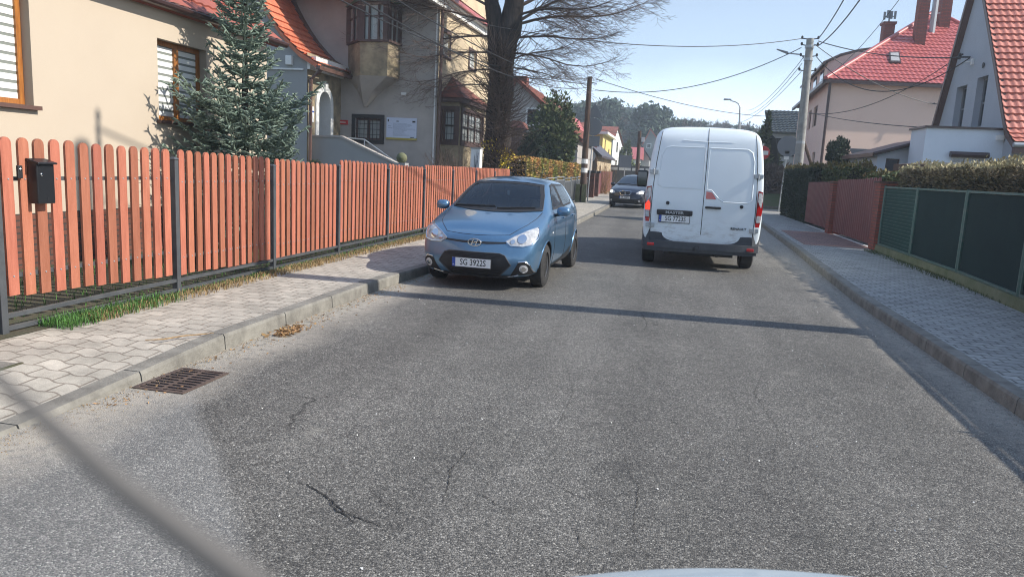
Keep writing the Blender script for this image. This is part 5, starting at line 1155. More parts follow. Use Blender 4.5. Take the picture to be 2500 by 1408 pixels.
# ---- the dark compact car coming towards us
def navy_car():
    t, body, bvh, pf, s_, fy, ry, wr = small_hatch('oncoming_car', 'dark navy hatchback with lit headlights by the left kerb behind the van', (-2.08, 35.4, 0.0), math.radians(-9), 'paint_navy', w=0.885, L=4.3, hs=1.06, kind='b')
    Fd = (0, 1, 0)
    for sx in (1, -1):
        hl = pf('headlight', [(sx * .44, .66), (sx * .60, .62), (sx * .75, .66), (sx * .78, .76), (sx * .70, .80), (sx * .55, .75)], .006, 'lens_clear', step=.03, rnd=.03)
        pf('bulb', [(sx * (.655 + .065 * math.cos(a)), .705 + .055 * math.sin(a)) for a in [i * math.pi / 8 for i in range(16)]], .016, 'lamp_on', hl, step=.02)
        pf('fog_lamp', [(sx * (.62 + .045 * math.cos(a)), .33 + .045 * math.sin(a)) for a in [i * math.pi / 8 for i in range(16)]], .012, 'lens_clear', step=.02)
        D = (-sx, 0, 0)
        patch('side_window', [(1.50, 1.10), (2.30, 1.12), (2.30, 1.46), (2.05, 1.45), (1.82, 1.33)], bvh, D, .004, 'glassdark', t, step=.06)
        patch('side_window', [(2.40, 1.125), (3.25, 1.15), (3.3, 1.30), (3.15, 1.44), (2.40, 1.46)], bvh, D, .004, 'glassdark', t, step=.06)
        seam('door_line', [(2.35, 1.1), (2.35, .3)], bvh, D, .004, 0, 'plastic', t)
        mirror_pod(t, sx * .98, 1.52, 1.08, .11, .08, .075, 'paint_navy', sx)
        pf('air_inlet', [(sx * .40, .25), (sx * .70, .27), (sx * .72, .42), (sx * .42, .40)], .004, 'plastic', step=.04)
        seam('bonnet_line', [(sx * .28, .66), (sx * .45, .80), (sx * .60, .92), (sx * .66, 1.0)], bvh, Fd, .004, 0, 'plastic', t)
    g = pf('upper_grille', [(-.26, .70), (-.19, .58), (.19, .58), (.26, .70), (.20, .745), (-.20, .745)], .006, 'ink', step=.03, rnd=.03)
    seam('chrome_edge', [(x * s_, z * 1.06) for x, z in [(-.26, .70), (-.19, .58), (.19, .58), (.26, .70), (.20, .745), (-.20, .745)]], bvh, Fd, .014, .008, 'chrome', g, closed=True)
    hit, nrm, _, _ = bvh.ray_cast(Vector((0, -3, .70)), Vector(Fd))
    text_mesh('S', .13, 'emblem', 'chrome', g, Matrix.Translation((0, hit.y - .02, .70)) @ MAT_BACK, .004, bold=.006)
    pf('lower_grille', [(-.36, .24), (.36, .24), (.40, .38), (-.40, .38)], .004, 'ink', step=.04)
    seam('chrome_strip', [(-.46, .215), (0, .205), (.46, .215)], bvh, Fd, .014, .012, 'galv', t)
    plate(t, (0.0, -.098, .50), 'SK 358FR', size=.112)
navy_car()

# ---- the white van, seen from behind (rear at y = 0)
def van():
    t = thing('delivery_van', 'white high roofed delivery van with closed rear doors standing in the road', 'van', (0.565, 13.25, 0.0), math.radians(0.6), local=True)
    def st(y, zb, k=1.0, zr=2.47, top=None, dy=(0,) * 12, wt=1.0):
        p = [(0, zb), (.55 * k, zb), (.90 * k, zb + .02), (.985 * k, zb + .12), (1.01 * k, .72), (1.005 * k, 1.15), (.985 * k, 1.55), (.945 * k * wt, 1.95), (.895 * k * wt, 2.25), (.84 * k * wt, zr - .10), (.70 * k * wt, zr - .015), (0, zr)]
        return (y, [(d, x, z) for d, (x, z) in zip(dy, p)])
    lean = (0, 0, 0, 0, 0, 0, .01, .03, .06, .10, .13, .13)
    S = [st(0.0, .40, .945, 2.40, dy=lean), st(.035, .38, .985, 2.44, dy=lean), st(.10, .36, 1.0, 2.465, dy=lean), st(.4, .34, 1.0, 2.47), st(1.2, .34), st(2.5, .34), st(3.7, .34), st(4.0, .34, 1.0, 2.44), st(4.25, .34, 1.0, 2.30)]
    # cab: windscreen and short nose
    S.append((4.75, [(0, 0, .34), (0, .55, .34), (0, .9, .36), (0, .98, .46), (0, 1.0, .72), (0, .99, 1.05), (0, .96, 1.3), (0, .88, 1.6), (0, .80, 1.75), (0, .74, 1.82), (0, .5, 1.84), (0, 0, 1.86)]))
    S.append((5.15, [(0, 0, .32), (0, .55, .32), (0, .88, .34), (0, .96, .46), (0, .97, .7), (0, .94, .95), (0, .88, 1.08), (0, .78, 1.15), (0, .7, 1.2), (0, .6, 1.22), (0, .4, 1.24), (0, 0, 1.25)]))
    S.append((5.48, [(0, 0, .32), (0, .5, .32), (0, .7, .34), (0, .78, .46), (0, .8, .62), (0, .77, .74), (0, .72, .80), (0, .62, .86), (0, .55, .9), (0, .45, .92), (0, .3, .94), (0, 0, .95)]))
    r = .345; fy, ry = 4.62, 0.86
    body, bvh = loft_car(S, 'body', 'paint_white', t, 3, [(fy, r, .68, 1.3), (fy, r, -1.3, -.68), (ry, r, .68, 1.3), (ry, r, -1.3, -.68)], .03, .12, r + .06)
    for sx in (1, -1):
        wheel(t, sx * .875, ry, r, .225, sx, 10, 'rim', .58); wheel(t, sx * .875, fy, r, .225, sx, 10, 'rim', .58)
    Fd = (0, 1, 0)
    P = lambda nm, poly, off, mt, par=t, **k: patch(nm, poly, bvh, Fd, off, mt, par, **k)
    # door edges and the centre gap
    seam('door_gap', [(0, .62), (0, 2.43)], bvh, Fd, .006, .0, 'plastic', t)
    for sx in (1, -1):
        seam('door_gap', [(sx * .865, .62), (sx * .875, 1.0), (sx * .87, 1.4), (sx * .84, 1.85), (sx * .80, 2.2), (sx * .775, 2.36)], bvh, Fd, .006, .0, 'plastic', t)
    # pressed window fields: raised bead
    def bead(pts, nm): 
        o = seam(nm, pts, bvh, Fd, .012, -.003, 'paint_white', t, closed=True); return o
    L_ = [(-.035, 1.40), (-.72, 1.40), (-.80, 1.46), (-.76, 1.95), (-.70, 2.07), (-.62, 2.10), (-.035, 2.10)]
    R_ = [(.035, 1.40), (.12, 1.39), (.26, 1.24), (.34, 1.20), (.74, 1.20), (.80, 1.26), (.785, 1.9), (.74, 2.05), (.66, 2.10), (.035, 2.10)]
    for Q, nm in ((L_, 'pressing'), (R_, 'pressing')): bead(Q, nm)
    for sgn, Q in ((-1, L_), (1, R_)):
        cx = sum(p[0] for p in Q) / len(Q); cz = sum(p[1] for p in Q) / len(Q); P('recessed_panel', [(cx + (x - cx) * .955, cz + (z - cz) * .955) for x, z in Q], .003, 'paint_white', step=.08, rnd=.06)
    seam('crease', [(-.42, 2.215), (0, 2.20), (.42, 2.205)], bvh, Fd, .006, .001, 'paint_white', t)
    # lamps
    for sx in (1, -1):
        o = P('tail_light', [(sx * .885, .84), (sx * .965, .85), (sx * .985, 1.1), (sx * .965, 1.40), (sx * .89, 1.42)], .010, 'lens_deep', step=.03)
        P('turn_lens', [(sx * .90, 1.24), (sx * .955, 1.12), (sx * .97, 1.25), (sx * .955, 1.375), (sx * .90, 1.385)], .016, 'lens_clear', o, step=.03)
        P('brake_lens', [(sx * .895, 1.11), (sx * .93, 1.17), (sx * .97, 1.10), (sx * .97, 1.0), (sx * .895, 1.0)], .017, 'brake_on' if sx < 0 else 'lens_red', o, step=.03)
        P('reverse_lens', [(sx * .90, .88), (sx * .96, .88), (sx * .968, .995), (sx * .90, .995)], .016, 'lens_clear', o, step=.03)
        P('fog_lens', [(sx * .89, .80), (sx * .955, .80), (sx * .96, .865), (sx * .89, .865)], .014, 'lens_red', o, step=.03)
        for z in (1.66, .74):
            m_ = MB(); hit, _, _, _ = bvh.ray_cast(Vector((sx * .87, -4, z)), Vector(Fd)); y_ = hit.y if hit else 0.05
            m_.box(sx * .80, sx * .95, y_ - .035, y_ + .01, z - .035, z + .035); m_.lathe([(.016, -.05), (.016, .05)], (sx * .875, y_ - .035, z), 'Z', 10); m_.build('hinge', 'galv', t, bevel=.006)
        # rubber stop on each door
        hx = -.60 if sx < 0 else .64; hit, _, _, _ = bvh.ray_cast(Vector((hx, -4, 1.135)), Vector(Fd)); m_ = MB(); m_.lathe([(0, -.03), (.026, -.028), (.032, 0.0)], (hx, hit.y, 1.135), 'Y', 16); m_.build('door_stop', 'plastic', t)
        # front mirrors stand out on arms
        m_ = MB(); m_.box(sx * 1.06, sx * 1.30, 4.18, 4.30, 1.32, 1.70); mr = m_.build('mirror', 'plastic', t, bevel=.04); m_ = MB(); m_.beam((sx * .95, 4.32, 1.40), (sx * 1.12, 4.26, 1.42), .05, .06); m_.beam((sx * .93, 4.32, 1.58), (sx * 1.12, 4.26, 1.6), .05, .06); m_.build('mirror_arm', 'plastic', mr)
        m_ = MB(); m_.box(sx * 1.08, sx * 1.28, 4.174, 4.179, 1.36, 1.66); m_.build('mirror_glass', 'glassdark', mr)
        D = (-sx, 0, 0)
        patch('side_moulding', [(1.35, .62), (4.1, .62), (4.1, .80), (1.35, .80)], bvh, D, .012, 'bumper', t, step=.1)
        patch('cab_window', [(4.05, 1.25), (4.75, 1.2), (4.55, 1.62), (4.3, 1.85), (4.05, 1.88)], bvh, D, .005, 'glassdark', t, step=.08)
    patch('windscreen', [(-.80, 1.30), (.80, 1.30), (.70, 2.1), (-.70, 2.1)], bvh, (0, -1, 0), .005, 'glassdark', t, step=.1, start=9)
    # third reflector, handle, name strip, plate, badges
    P('reflector', [(.035, 1.24), (.21, 1.24), (.155, 1.325), (.12, 1.355), (.035, 1.365)], .010, 'lens_red', step=.02)
    hit, _, _, _ = bvh.ray_cast(Vector((.15, -4, 1.10)), Vector(Fd)); yb = hit.y
    m_ = MB(); m_.box(.035, .30, yb - .04, yb - .005, 1.075, 1.115); h_ = m_.build('handle', 'plastic', t, bevel=.012); m_ = MB(); m_.lathe([(.055, -.012), (.05, -.014), (.02, -.004)], (.155, yb, 1.10), 'Y', 20); m_.build('handle_cup', 'paint_white', h_, smooth=40)
    m_ = MB(); m_.box(-.775, -.165, yb - .03, yb + .0, .93, 1.02); n_ = m_.build('name_strip', 'plastic', t, bevel=.015)
    text_mesh('MASTER', .064, 'lettering', 'galv', n_, Matrix.Translation((-.47, yb - .032, .972)) @ MAT_BACK, .002, bold=.0015, sx=1.35)
    text_mesh('RENAULT', .05, 'lettering', 'plastic', t, Matrix.Translation((.62, yb - .006, .755)) @ MAT_BACK, .003, bold=.0015, sx=1.2)
    plate(t, (-.47, yb - .016, .865), 'SG 7723S')
    # bumper
    m_ = MB(); K = [(-1.0, .12), (-.98, .0), (-.80, -.085), (-.4, -.105), (0, -.11), (.4, -.105), (.80, -.085), (.98, .0), (1.0, .12)]
    def band(z0, z1, o, dx=0): 
        v = [(x * (1 + dx), y - o, z0) for x, y in K] + [(x * (1 + dx), y - o, z1) for x, y in K]; n = len(K)
        m_.add(v + [(x * .95, .2, z0) for x, y in K] + [(x * .95, .2, z1) for x, y in K], [(i, i + 1, n + i + 1, n + i) for i in range(n - 1)] + [(n + i, n + i + 1, 3 * n + i + 1, 3 * n + i) for i in range(n - 1)] + [(i, 2 * n + i, 2 * n + i + 1, i + 1) for i in range(n - 1)])
    band(.36, .48, 0.0); band(.30, .36, -.03, -.02); bp = m_.build('bumper', 'bumper', t, smooth=50)
    m_ = MB(); v0 = [(-.86, .0, .46), (.86, .0, .46), (.86, .03, .63), (-.86, .03, .63)]; m_.box(-.865, .865, -.012, .06, .47, .625); m_.build('step_panel', 'bumper', t, bevel=.008)
    for sx in (1, -1):
        m_ = MB(); m_.hexa([(sx * .865, -.03, .46), (sx * .99, .06, .46), (sx * .99, .16, .46), (sx * .865, .16, .46), (sx * .865, .0, .70), (sx * 1.0, .07, .70), (sx * 1.0, .16, .70), (sx * .865, .16, .70)]); _b = m_.build('corner', 'bumper', bp, bevel=.01)
        m_ = MB(); m_.box(sx * .78, sx * .90, -.094, -.06, .385, .435); m_.build('bumper_reflector', 'lens_red', t, bevel=.01)
    m_ = MB(); m_.box(-.12, -.08, -.125, -.1, .34, .40); m_.tube([(.30, -.02, .27), (.30, .5, .27)], .03, 10); m_.box(-.6, .6, .3, .5, .22, .34); m_.build('underbody', 'plastic', t)
    m_ = MB(); m_.tube([(-.05 + .035 * math.cos(a), -.112, .40 + .035 * math.sin(a)) for a in [i * math.pi / 8 for i in range(17)]], .004, 5); m_.build('tow_eye_cover', 'plastic', bp)
van()
# ---- our own car: pale bonnet edge and the wiper resting across the lower left
def own_car():
    t = thing('own_car', 'pale blue white car bonnet seen at the very bottom edge with grey wiper', 'car', (0.12, 0.9, 0.0), 0.0)
    mb = MB(); n = 24; m = 10; vs = []
    for i in range(n + 1):
        u = -1 + 2 * i / n
        for j in range(m + 1):
            v = j / m; x = 0.40 + u * 0.75; yend = 1.12 - 0.22 * abs(u) ** 2.2; y = lerp(0.62, yend, v); z = 1.0965 - 0.031 * abs(u) ** 2 * 1.6 - 0.045 * v ** 3 - .03 * v
            vs.append((x, y, z))
    fs = [(i * (m + 1) + j, (i + 1) * (m + 1) + j, (i + 1) * (m + 1) + j + 1, i * (m + 1) + j + 1) for i in range(n) for j in range(m)]
    mb.add(vs, fs)
    # nose turning down to a grille
    e = [i * (m + 1) + m for i in range(n + 1)]; low = [(vs[k][0], vs[k][1] + .05, .38) for k in e]; o_ = len(vs); mb.v += low; 
    for i in range(n): mb.f.append((e[i], e[i + 1], o_ + i + 1, o_ + i)); mb.mi.append(0)
    for i in (0, n):   # wings closing the bonnet at both sides
        a_ = [i * (m + 1) + j for j in range(m + 1)]; o2 = len(mb.v); mb.v += [(vs[k][0], vs[k][1], .38) for k in a_]; mb.f += [(a_[j], a_[j + 1], o2 + j + 1, o2 + j) for j in range(m)]; mb.mi += [0] * m
    mb.build('bonnet', 'paint_pale', t, smooth=50)
    a = Vector(PY(-90, 850, 0.102)); b = Vector(PY(300, 1190, 0.10)); c = Vector(PY(660, 1460, 0.098))
    mb = MB(); mb.tube([a, b, c], [.0010, .0019, .0027], 10); mb.build('wiper', 'wiper', t, smooth=60)
own_car()
# ------------------------------------------------------------------ right hand side: screened fence, gate, hedge
GX = 4.8
def fX(Y): return pw([(0, 4.15), (9, 4.45), (13.3, 4.72), (18.6, 4.8), (40, 4.85)], Y)
t = thing('screen_fence', 'long fence of dark green screening mesh in steel frames on a low mossy wall', 'fence', (4.7, 12, 0.12))
ys_ = [2.0, 5.3, 8.0, 10.7, 13.35, 15.99, 18.45]
for a, b in zip(ys_, ys_[1:]):
    xa, xb = fX(a), fX(b)
    zt0, zt1 = 1.66, 1.60; n = 14; mb = MB(); vs = []; fs = []
    for i in range(n + 1):
        for j in range(9):
            u, v = i / n, j / 8; y = lerp(a + .05, b - .05, u); z = lerp(.30, 1.56, v); bul = .02 * math.sin(math.pi * u) * math.sin(math.pi * v) + R.uniform(-.004, .004)
            if b < 18.4 or True:
                if a > 15.9: bul += .008 * math.sin(v * 60)
            vs.append((lerp(xa, xb, u) + bul, y, z))
    fs = [(i * 9 + j, (i + 1) * 9 + j, (i + 1) * 9 + j + 1, i * 9 + j + 1) for i in range(n) for j in range(8)]; mb.add(vs, fs); mb.build('screen', 'mesh_teal' if a > 15.9 else 'mesh_green', t, smooth=60)
    mb = MB(); dx = -.012
    for z in (.29, 1.585): mb.beam((xa + dx, a + .04, z), (xb + dx, b - .04, z), .03, .035)
    for (x, y) in ((xa, a + .045), (xb, b - .045)): mb.beam((x + dx, y, .29), (x + dx, y, 1.6), .03, .03)
    mb.build('frame', 'frame_green', t)
    if a > 15.9:
        mb = MB()
        for k in range(17): z = .36 + k * .072; mb.tube([(xa - .012, a + .08, z), (xb - .012, b - .08, z)], .004, 4)
        mb.build('wire_mesh', 'frame_green', t)
for y in ys_[1:]:
    mb = MB(); mb.tube([(fX(y) - .01, y, .2), (fX(y) - .01, y, 1.62)], .026, 8); mb.build('post', 'frame_green', t, smooth=40)
mb = MB()
for a, b in zip(ys_, ys_[1:]): mb.hexa([(fX(a) - .09, a, .1), (fX(a) + .1, a, .1), (fX(b) + .1, b, .1), (fX(b) - .09, b, .1), (fX(a) - .07, a, .27), (fX(a) + .1, a, .27), (fX(b) + .1, b, .27), (fX(b) - .07, b, .27)])
mb.build('base_wall', 'concrete_moss', t)
def pillar(y0, y1, label, x0=4.72, x1=5.1, z=1.66):
    u = thing('brick_pillar', label, 'pillar', (x0, y0, .12)); mb = MB(); mb.box(x0, x1, y0, y1, .1, z); mb.build('shaft', 'brickred', u); mb = MB(); mb.box(x0 - .04, x1 + .04, y0 - .04, y1 + .04, z, z + .06); mb.build('cap', 'brickdark', u, bevel=.01)
pillar(18.6, 19.05, 'red brick gate pillar next to the green screen fence'); pillar(23.75, 24.25, 'red brick gate pillar between the two red sheet panels', z=1.62)
def sheet(name, label, y0, y1, z0, z1a, z1b, cat, teeth=False, x=4.84):
    u = thing(name, label, cat, (x, y0, .12)); n = int((y1 - y0) / .035); vs = []
    for i in range(n + 1):
        tt = i / n; y = lerp(y0, y1, tt); ph = (i % 6); dx = .012 if ph in (0, 1, 2) else -.012; zt = lerp(z1a, z1b, tt) + (0.03 * ((i // 2) % 2) if teeth and tt < 0.3 else .008 * math.sin(i * .9))
        vs += [(x + dx, y, z0), (x + dx, y, zt)]
    mb = MB(); mb.add(vs, [(2 * i, 2 * i + 2, 2 * i + 3, 2 * i + 1) for i in range(n)]); o = mb.build('sheet', 'sheet_red', u, recalc=False); s = o.modifiers.new('t', 'SOLIDIFY'); s.thickness = .006
    mb = MB(); mb.box(x + .02, x + .06, y0, y1, .45, .5); mb.box(x + .02, x + .06, y0, y1, 1.4, 1.45); mb.box(x + .02, x + .06, y0, y0 + .05, z0, 1.5); mb.box(x + .02, x + .06, y1 - .05, y1, z0, 1.5); mb.build('frame', 'brownsheet', u)
    mb = MB(); mb.box(x - .03, x + .03, y0 + .2, y1 - .2, .1, .135); mb.build('threshold', 'white', u)
sheet('sheet_gate', 'large faded red corrugated sheet gate between the brick pillars', 19.1, 23.7, .2, 1.78, 1.72, 'gate', True)
sheet('sheet_fence', 'faded red corrugated sheet panel beyond the second brick pillar', 24.3, 28.5, .22, 1.66, 1.62, 'fence')

# ------------------------------------------------------------------ utility poles, lamps and signs
def graf(parent, x, y, z):
    mb = MB(); pts = [(x + .0, y + .05 * math.cos(a * 1.7), z + .2 * a / 6 + .03 * math.sin(a * 3)) for a in [i * .35 for i in range(22)]]; mb.tube(pts, .007, 5); return mb.build('graffiti', 'graffiti', parent)
PT = Vector((4.02, 9.0, 10.0))
t = thing('utility_pole', 'grey concrete utility pole with graffiti at the right picture edge', 'utility pole', (4.05, 9.0, .12))
mb = MB(); mb.hexa([(3.88, 8.86, 0), (4.22, 8.86, 0), (4.22, 9.14, 0), (3.88, 9.14, 0), (3.98, 8.93, 2.2), (4.17, 8.93, 2.2), (4.17, 9.07, 2.2), (3.98, 9.07, 2.2)])
mb = MB(); mb.lathe([(.20, 0), (.19, 1.0), (.18, 3), (.15, 10.0)], (4.07, 8.72, 0), 'Z', 16); mb.build('shaft', 'concrete', t, smooth=50)
graf(t, 3.862, 8.95, .75)
mb = MB()
for k, z in enumerate((9.9, 9.55, 9.1)): mb.beam((3.5, 9, z), (4.55, 9, z), .05, .05)
for x in (3.5, 3.75, 4.3, 4.55):
    for z in (9.95, 9.6): mb.lathe([(.04, 0), (.055, .05), (.03, .13)], (x, 9, z), 'Z', 8)
mb.build('crossarm', 'galv', t)
def P2(px, py, Y): return Vector(PY(px, py, Y))
# concrete pole by the junction
Yp = 36.2; top = P2(1978, 95, Yp); bot = P2(1948, 412, Yp); dirp = (bot - top); base = top + dirp * ((top.z - .1) / (top.z - bot.z))
t = thing('utility_pole', 'leaning concrete utility pole carrying wires and a lamp arm at the junction', 'utility pole', base)
mb = MB(); mb.tube([base, base.lerp(top, .5), top], [.22, .19, .155], 12); mb.build('shaft', 'concrete', t, smooth=50)
mb = MB()
for f in (.995, .96, .90, .82): 
    c = base.lerp(top, f)
    for sx in (-1, 1):
        mb.beam(c, c + Vector((sx * .34, 0, .05)), .04, .04); mb.lathe([(.03, 0), (.05, .05), (.05, .1), (.02, .14)], c + Vector((sx * .34, 0, .02)), 'Z', 8)
mb.build('insulator_brackets', 'plastic', t)
for f, nm in ((.955, 'collar'), (.885, 'collar'), (.42, 'collar')): c = base.lerp(top, f); mb = MB(); mb.lathe([(.20, -.06), (.20, .06)], c, 'Z', 14); mb.build(nm, 'galv', t)
lp = thing('street_lamp', 'small street lamp on a bracket fixed to the leaning concrete pole', 'street lamp', base.lerp(top, .87)); c0 = base.lerp(top, .875); c1 = P2(1955, 134, Yp); c2 = P2(1920, 130, Yp); c3 = P2(1896, 122, Yp)
mb = MB(); mb.tube([c0 - Vector((0, 0, .3)), c0 + Vector((-.15, 0, .1)), c1, c2], .03, 6); mb.build('arm', 'galv', lp, smooth=50)
mb = MB(); mb.hexa([c2 + Vector((.05, -.08, -.05)), c2 + Vector((.05, .08, -.05)), c3 + Vector((0, .05, 0)), c3 + Vector((0, -.05, 0)), c2 + Vector((.05, -.08, .05)), c2 + Vector((.05, .08, .05)), c3 + Vector((0, .05, .04)), c3 + Vector((0, -.05, .04))]); mb.build('lamp_head', 'signgrey', lp, bevel=.01)
t = thing('pole_strut', 'dark wooden strut propping the leaning concrete pole', 'strut', P2(2000, 440, Yp + .2)); mb = MB(); a_ = P2(1962, 345, Yp + .2); b_ = P2(1988, 425, Yp + .2); b_ = a_ + (b_ - a_) * 1.9; b_.z = max(b_.z, .1); mb.tube([a_, b_], .07, 8); mb.build('beam', 'woodpole', t)
# wooden pole with concrete feet on the left
Yl = 36.3; pl0 = P2(1421, 498, Yl); pl1 = P2(1440, 188, Yl); PLT = pl1
t = thing('wooden_pole', 'tall brown wooden pole with white bands and concrete stubs by the dark fence', 'utility pole', (pl0.x, pl0.y, .12)); mb = MB(); mb.tube([(pl0.x, Yl, .1), pl0.lerp(pl1, .5), pl1], [.17, .145, .11], 10); mb.build('shaft', 'woodpole', t, smooth=50)
for dx in (-.22, .08): mb = MB(); mb.box(pl0.x + dx - .11, pl0.x + dx + .11, Yl - .34, Yl - .17, .05, 1.0); mb.build('stub', 'concrete_moss', t, bevel=.02)
for z in (1.55, 1.98): mb = MB(); mb.lathe([(.162, z), (.16, z + .22)], (lerp(pl0.x, pl1.x, (z - .1) / 6.4), Yl, 0), 'Z', 12); mb.build('band', 'white', t)
mb = MB(); mb.beam(pl1 + Vector((-.1, 0, -.25)), pl1 + Vector((.35, 0, -.3)), .04, .04); mb.build('bracket', 'plastic', t)
def post_sign(label, px, Y, ztop, plates, cat='road sign', zb=.1, lean=0.0, mt='galv', name='road_sign'):
    b = P2(px, 440, Y); u = thing(name, label, cat, (b.x, Y, zb)); mb = MB(); mb.tube([(b.x, Y, zb), (b.x + lean, Y, ztop)], .03, 8); mb.build('post', mt, u, smooth=50)
    for kind, zc, s, m_, nm in plates:
        mb = MB(); x = b.x + lean * (zc - zb) / max(.1, ztop - zb); y = Y - .04
        if kind == 'tri': mb.prism([(x - s, y, zc - s * .58), (x + s, y, zc - s * .58), (x, y, zc + s * 1.15)], (0, .012, 0))
        elif kind == 'tri_inv': mb.prism([(x - s, y, zc + s * .58), (x + s, y, zc + s * .58), (x, y, zc - s * 1.15)], (0, .012, 0))
        elif kind == 'disc': mb.lathe([(s, 0), (s, .012)], (x, y, zc), 'Y', 32)
        elif kind == 'rect': mb.box(x - s, x + s, y, y + .012, zc - s * .7, zc + s * .7)
        elif kind == 'sq': mb.box(x - s, x + s, y, y + .012, zc - s, zc + s)
        mb.build(nm, m_, u, bevel=.004)
    return u, b
z_ = lambda px, py, Y: P2(px, py, Y).z
Y = 37.0
u, b = post_sign('stack of grey sign backs, triangle over disc over square, behind the wooden pole', 1437, Y, z_(1440, 250, Y), [('tri', z_(1443, 275, Y), .42, 'signgrey', 'triangle_plate'), ('disc', z_(1440, 310, Y), .42, 'signgrey', 'round_plate'), ('rect', z_(1440, 345, Y), .36, 'signgrey', 'square_plate')], lean=.1)
mb = MB(); mb.tube([(u.location.x + .47 * math.cos(a), Y - .05, z_(1440, 310, Y) + .47 * math.sin(a)) for a in [i * math.pi / 16 for i in range(33)]], .02, 5); 
u, b = post_sign('dark square sign back on a thin post beyond the navy car', 1522, 52.0, z_(1526, 370, 52), [('sq', z_(1530, 395, 52), .42, 'signgrey', 'plate')], lean=.05)
post_sign('round traffic mirror back on a leaning grey post beside the thuja hedge', 1908, 38.6, z_(1917, 334, 38.6), [('disc', z_(1914, 357, 38.6), .5, 'signgrey', 'round_plate'), ('rect', z_(1919, 372, 38.6), .10, 'white', 'box'), ('rect', z_(1918, 386, 38.6), .11, 'white', 'box')], lean=.15, cat='traffic mirror', name='traffic_mirror')
u, b = post_sign('red and white no entry sign beyond the right edge of the van', 1855, 37.5, z_(1855, 350, 37.5), [('disc', z_(1855, 373, 37.5), .32, 'redpaint', 'round_plate')]); mb = MB(); mb.box(b.x - .25, b.x + .25, 37.5 - .046, 37.5 - .041, z_(1855, 378, 37.5), z_(1855, 368, 37.5)); mb.build('bar', 'white', u)
post_sign('grey back of an inverted triangle sign right of the thuja column', 2090, 35.0, z_(2090, 368, 35), [('tri_inv', z_(2088, 378, 35), .45, 'signgrey', 'triangle_plate')])
u, b = post_sign('small dark blue street name sign left of the thuja column', 2034, 34.6, z_(2030, 378, 34.6), []); mb = MB(); zc = z_(2022, 386, 34.6); mb.box(b.x - .45, b.x + .15, 34.54, 34.555, zc - .10, zc + .10); pn = mb.build('plate', 'ink', u); text_mesh('LES', .13, 'lettering', 'white', pn, Matrix.Translation((b.x - .22, 34.532, zc)) @ MAT_BACK, .001, sx=1.3)
# tall street lamp far behind the van
Y = 70; b = P2(1803, 440, Y); u = thing('street_lamp', 'tall street lamp with curved arm far behind the van roof', 'street lamp', (b.x, Y, 0)); mb = MB(); mb.tube([(b.x, Y, 0), P2(1804, 330, Y), P2(1807, 262, Y), P2(1803, 254, Y), P2(1795, 249, Y), P2(1783, 246, Y)], [.12, .10, .08, .06, .05, .05], 8); mb.build('pole', 'galv', u, smooth=60); mb = MB(); c = P2(1776, 244, Y); mb.hexa([c + Vector((-.35, -.12, -.05)), c + Vector((.35, -.12, -.02)), c + Vector((.35, .12, -.02)), c + Vector((-.35, .12, -.05)), c + Vector((-.3, -.1, .1)), c + Vector((.3, -.1, .08)), c + Vector((.3, .1, .08)), c + Vector((-.3, .1, .1))]); mb.build('lamp_head', 'signgrey', u, bevel=.02)
Y = 58; a_ = P2(1562, 320, Y); b_ = P2(1558, 420, Y); u = thing('wooden_pole', 'dark wooden pole far away left of the van', 'utility pole', (b_.x, Y, 0)); mb = MB(); mb.tube([(b_.x - .05, Y, 0), a_], [.17, .12], 8); mb.build('shaft', 'woodpole', u, smooth=50); mb = MB(); c = P2(1570, 341, Y); mb.box(c.x - .12, c.x + .12, Y - .1, Y + .1, c.z - .17, c.z + .17); mb.build('box', 'white', u)
PFAR = a_

# ------------------------------------------------------------------ overhead cables
def cable(a, b, sag, r, label, name='overhead_cable'):
    a, b = Vector(a), Vector(b); n = 24; pts = [a.lerp(b, i / n) - Vector((0, 0, sag * 4 * (i / n) * (1 - i / n))) for i in range(n + 1)]
    mb = MB(); mb.tube(pts, r, 5); o = mb.build(name, 'cable', smooth=60); tag(o, label, 'cable', 'overhead cables'); return o
tp = top
cable(tp + Vector((.34, 0, 0)), PT + Vector((-.3, 0, 0)), .9, .022, 'thicker cable rising from the leaning pole top out of the picture, upper one')
cable(base.lerp(tp, .96) + Vector((.34, 0, 0)), PT + Vector((.3, 0, -.5)), 1.1, .022, 'thicker cable rising from the leaning pole top out of the picture, lower one')
cable(tp + Vector((-.34, 0, 0)), P2(1180, 60, 24), .5, .016, 'nearly level cable from the leaning pole top into the bare tree')
cable(base.lerp(tp, .95) + Vector((-.34, 0, 0)), PLT + Vector((.3, 0, -.6)), .75, .018, 'sagging cable from the leaning pole down to the wooden pole')
cable(PLT + Vector((.3, 0, -.1)), P2(1930, 285, 62), .5, .018, 'cable from the wooden pole falling behind the van to the right')
cable(tp + Vector((.34, 0, -.1)), P2(2368, 140, 27), .25, .020, 'upper of two cables from the leaning pole to the gable bracket')
cable(base.lerp(tp, .90) + Vector((.34, 0, 0)), P2(2366, 143, 27), 1.25, .018, 'lower deeply sagging cable from the leaning pole to the gable bracket')
cable(base.lerp(tp, .97) + Vector((.2, 0, 0)), P2(2275, 254, 41.6), .35, .018, 'cable from the leaning pole to the bracket on the peach wall')
cable(P2(1975, 275, 37), P2(2262, 312, 24.5), .1, .014, 'low cable from the leaning pole to the white bungalow corner')
cable(P2(1960, 275, 38), P2(2345, 135, 29), .7, .014, 'thin cable rising across the peach wall to the gable')
for i, (xa, ya, xb, yb) in enumerate(((1962, 140, 1826, 270), (1958, 155, 1822, 282), (1956, 175, 1800, 300))):
    cable(P2(xa, ya, Yp), P2(xb, yb, 72), .5, .014, ['uppermost', 'middle', 'lowest'][i] + ' of three thin cables running from the leaning pole to the far lamp')
